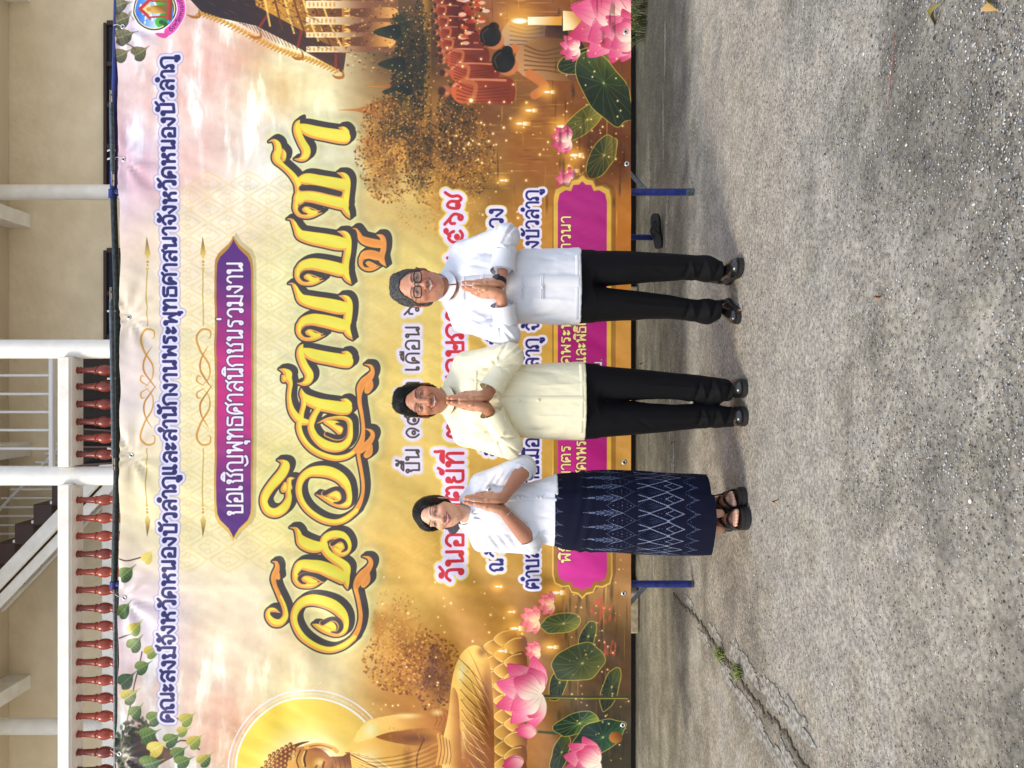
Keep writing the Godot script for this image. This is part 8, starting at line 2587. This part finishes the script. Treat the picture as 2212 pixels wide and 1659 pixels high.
	gauze.transparency = BaseMaterial3D.TRANSPARENCY_ALPHA
	for q in [[-0.07, -0.05, -0.075, 0.5], [-0.085, -0.085, -0.07, 1.0]]:
		g = Geo.new(); g.ball(hx * Vector3(q[0], q[1], q[2]), Vector3(0.026, 0.04, 0.009), 14, 10, Basis(Vector3.BACK, q[3])); put("hair_bow", g, gauze, w.node)
	for s in [-1.0, 1.0]:
		g = Geo.new(); g.ball(hx * Vector3(s * 0.08, -0.043, 0.0), Vector3.ONE * 0.0045, 8, 6); put("earring", g, M.chrome, w.node)
	var wr := hands * hand_point(-1.0, 0.021, 0.038, -0.03)
	var dirn := (elr - wr).normalized()
	var br := Node3D.new(); br.name = "bracelet"; w.node.add_child(br)
	var bpts := []
	var s1 := dirn.cross(Vector3.BACK).normalized(); var s2 := s1.cross(dirn)
	for j in 21: bpts.append(wr + dirn * 0.01 + (s1 * cos(TAU * j / 20.0) + s2 * sin(TAU * j / 20.0)) * 0.026)
	g = Geo.new(); g.tube(bpts, 0.0022, 6, false); put("chain", g, M.chrome, br)
	for j in 3:
		g = Geo.new(); g.ball(bpts[[0, 19, 18][j]] + Vector3(0, -0.002, 0.004), Vector3.ONE * 0.0065, 10, 7); put("pearl", g, white, br)
	ring_on(w, hands, 0.0285, 0.108)

func sandal(w: Who, xf: Transform3D, L: float, side: float) -> void:
	var m := mat("sandal_leather", Color(0.1, 0.1, 0.105), 0.4)
	var s := Node3D.new()
	s.name = "sandal" if not w.node.has_node("sandal") else "sandal_001"
	w.node.add_child(s)
	var p := []
	for q in [[0, -0.04], [0.03, -0.034], [0.042, 0.0], [0.04, 0.06], [0.046, 0.13], [0.054, 0.19], [0.05, 0.225], [0.03, 0.248], [0, 0.254], [-0.03, 0.244], [-0.05, 0.22], [-0.053, 0.18], [-0.046, 0.12], [-0.04, 0.06], [-0.042, 0.0], [-0.03, -0.034]]:
		p.append(Vector2(q[0], q[1] * L / 0.235))
	var out := PackedVector2Array()
	for q in Canvas.new(Vector2.ZERO, Vector2.ONE, 1.0).smooth(p, 3, true):
		var t := xf * Vector3(q.x, 0, q.y)
		out.append(Vector2(t.x, t.z))
	var g := Geo.new(); g.slab(out, 0.001, 0.02); put("sole", g, M.black_rubber, s)
	var inn := PackedVector2Array()
	var c := Vector2.ZERO
	for q in out: c += q / out.size()
	for q in out: inn.append(c + (q - c) * 0.96)
	g = Geo.new(); g.slab(inn, 0.0203, 0.034); put("footbed", g, m, s)
	for q in [[0.8, 0.03, 0.03, 0.085, 0.02], [0.58, 0.03, 0.015, 0.1, -0.012], [0.3, 0.05, 0.0, 0.128, 0.0], [-0.04, 0.022, 0.0, 0.1, 0.0]]:
		var pts := []
		var ww := []
		for j in 11:
			var a := PI * j / 10.0
			pts.append(xf * Vector3(cos(a) * 0.047, 0.03 + sin(a) * (q[3] - 0.03), L * q[0] + cos(a) * side * q[4]))
		# a flat band: sweep a thin box across the foot
		g = Geo.new()
		var ax := xf.basis.z
		for j in 11:
			var rad: Vector3 = (pts[j] - xf * Vector3(0, 0.03, L * q[0])).normalized()
			for e in [[-1.0, 0.0], [-0.9, 0.0035], [0.9, 0.0035], [1.0, 0.0]]:
				g.vert(pts[j] + ax * q[1] * e[0] * 0.62 + rad * e[1], (rad + ax * e[0] * 0.3).normalized())
		for j in 10:
			for e in 3: g.quad(j * 4 + e, j * 4 + e + 1, (j + 1) * 4 + e + 1, (j + 1) * 4 + e)
		put("strap", g, m, s)

# ---------------------------------------------------------------- small things on the ground
func tuft(c: Vector3, n: int, high: float, wide: float, lean: Vector3, g: Geo) -> void:
	for j in n:
		var a := rng.randf() * TAU
		var p := c + Vector3(cos(a), 0, sin(a)) * wide * sqrt(rng.randf())
		var h := high * rng.randf_range(0.5, 1.1)
		var out := Vector3(cos(a), 0, sin(a)) * h * rng.randf_range(0.3, 0.9) + lean * h
		var side := Vector3(-sin(a), 0, cos(a)) * rng.randf_range(0.0015, 0.003)
		var pts := [p, p + out * 0.35 + Vector3(0, h * 0.55, 0), p + out * 0.8 + Vector3(0, h * 0.8, 0), p + out * 1.3 + Vector3(0, h * 0.7, 0)]
		var col := Color(0.09, 0.17, 0.035).lerp(Color(0.26, 0.3, 0.08), rng.randf())
		if rng.randf() < 0.12: col = Color(0.42, 0.36, 0.16)
		g.paint = col
		var nn := (Vector3.UP + out.normalized() * 0.4).normalized()
		var at0 := g.V.size()
		for q in 4:
			var w: float = [1.0, 0.9, 0.6, 0.05][q]
			g.vert(pts[q] - side * w, nn); g.vert(pts[q] + side * w, nn)
		for q in 3: g.quad(at0 + q * 2, at0 + q * 2 + 1, at0 + q * 2 + 3, at0 + q * 2 + 2)

func dry_leaf(label: String, u: float, v: float, long: float, ang: float, a: Color, b: Color) -> void:
	var c := on_ground(u, v)
	var g := Geo.new()
	var n := 10
	for j in n + 1:
		var t := j / float(n)
		var w := long * 0.17 * sin(PI * pow(t, 0.8)) + 0.0006
		for q in 5:
			var s := (q - 2) / 2.0
			g.paint = a.lerp(b, clampf(t * 0.7 + 0.35 * s + 0.2, 0.0, 1.0))
			var p := Vector3((t - 0.5) * long, 0.006 + 0.012 * absf(s) * sin(PI * t) + 0.01 * sin(t * 5.0), s * w)
			g.vert(Basis(Vector3.UP, ang) * p, Vector3(0, 1, -0.4 * s).normalized(), Vector2(t, s))
	for j in n:
		for q in 4: g.quad(j * 5 + q, j * 5 + q + 1, (j + 1) * 5 + q + 1, (j + 1) * 5 + q)
	g.paint = b
	g.tube([Basis(Vector3.UP, ang) * Vector3(-long * 0.62, 0.004, 0), Basis(Vector3.UP, ang) * Vector3(-long * 0.45, 0.007, 0)], 0.0012, 5)
	var o := put("fallen_leaf", g, M.leaf)
	o.position = c
	tag(o, label, "leaf", "leaves fallen on the concrete")

func build_small_things() -> void:
	var lm := mat("leaf", Color.WHITE, 0.6)
	lm.vertex_color_use_as_albedo = true
	lm.backlight_enabled = true
	lm.backlight = Color(0.25, 0.25, 0.25)
	var g := Geo.new()
	tuft(on_ground(244, 1562), 90, 0.045, 0.035, Vector3.ZERO, g)
	tag(put("grass_tuft", g, lm), "small green grass tuft growing in the crack, the one nearer the banner", "grass", "grass tufts in the crack")
	g = Geo.new()
	tuft(on_ground(208, 1600), 80, 0.045, 0.032, Vector3.ZERO, g)
	tag(put("grass_tuft", g, lm), "small green grass tuft growing in the crack, the one nearer the viewer", "grass", "grass tufts in the crack")
	g = Geo.new()
	for q in [[1585, 1392], [1608, 1396], [1632, 1394], [1655, 1397], [1680, 1398], [1620, 1388]]: tuft(on_ground(q[0], q[1]), 46, 0.17, 0.07, Vector3(-0.1, 0, 0.25), g)
	tag(put("grass_clump", g, lm), "long green grass blades sticking out under the right end of the banner", "grass")
	dry_leaf("yellow-green fallen leaf lying whole on the concrete near the right edge", 1627, 2027, 0.062, 2.2, Color(0.3, 0.28, 0.05), Color(0.2, 0.14, 0.04))
	dry_leaf("orange and yellow fallen leaf at the very corner of the view", 1650, 2147, 0.06, 0.7, Color(0.5, 0.27, 0.1), Color(0.4, 0.33, 0.08))
	dry_leaf("tiny orange leaf scrap lying alone on the concrete before the woman", 576, 1681, 0.022, 0.5, Color(0.6, 0.22, 0.06), Color(0.3, 0.12, 0.04))
	dry_leaf("brown leaf scrap lying on the concrete between the two men, towards the viewer", 1016, 1905, 0.03, 1.1, Color(0.42, 0.22, 0.12), Color(0.28, 0.15, 0.08))
	dry_leaf("orange leaf scrap beside the toe of the laced shoe", 988, 1604, 0.026, 1.8, Color(0.6, 0.25, 0.1), Color(0.2, 0.08, 0.05))
	dry_leaf("small yellow leaf behind the woman and the man in cream", 703, 1456, 0.03, 0.2, Color(0.6, 0.48, 0.12), Color(0.4, 0.28, 0.08))
	dry_leaf("reddish dry leaf by the foot of the building behind the man in cream", 872, 1388, 0.05, 0.9, Color(0.38, 0.16, 0.1), Color(0.22, 0.1, 0.07))
	g = Geo.new()
	var a := on_ground(1589, 1936); var b := on_ground(1428, 1922)
	g.tube([a + Vector3(0, 0.006, 0), a.lerp(b, 0.3) + Vector3(0, 0.005, 0.006), a.lerp(b, 0.65) + Vector3(0, 0.006, 0.003), b + Vector3(0, 0.004, 0)], [0.0013, 0.0016, 0.0014, 0.0009], 6)
	tag(put("twig", g, mat("twig", Color(0.5, 0.3, 0.24), 0.8)), "thin reddish dry twig lying straight on the concrete", "twig")
	g = Geo.new()
	var c := on_ground(576, 2098)
	g.ball(c + Vector3(0, 0.003, 0), Vector3(0.0058, 0.0035, 0.005), 9, 6)
	tag(put("white_pebble", g, mat("pebble", Color(0.88, 0.87, 0.84), 0.6)), "single white pebble lying alone on the open concrete", "pebble")
	# a flip-flop on its edge against the rear post
	var f := thing("flip_flop", "black flip-flop standing on its edge against the blue rear post", "flip-flop", Vector3((1160.0 - MID_U) * 5.45 / FOCAL, 0.034, -5.45))
	var p := []
	for q in [[-0.13, 0.0], [-0.12, 0.032], [-0.07, 0.038], [0.0, 0.034], [0.06, 0.042], [0.11, 0.036], [0.13, 0.008], [0.12, -0.026], [0.07, -0.042], [0.0, -0.036], [-0.07, -0.036], [-0.12, -0.03]]: p.append(Vector2(q[0], q[1]))
	g = Geo.new()
	g.slab(Canvas.new(Vector2.ZERO, Vector2.ONE, 1.0).smooth(p, 3, true), -0.011, 0.011)
	var so := put("sole", g, M.black_rubber, f)
	so.rotation = Vector3(0.62, 0.1, 0.16)
	g = Geo.new()
	g.tube([Vector3(0.075, 0.011, 0), Vector3(0.05, 0.04, 0.0), Vector3(0.0, 0.045, 0.02), Vector3(-0.04, 0.012, 0.034)], [0.004, 0.007, 0.008, 0.006], 8)
	g.tube([Vector3(0.05, 0.04, 0), Vector3(0.0, 0.045, -0.02), Vector3(-0.04, 0.012, -0.034)], [0.007, 0.008, 0.006], 8)
	put("strap", g, M.black_rubber, so)
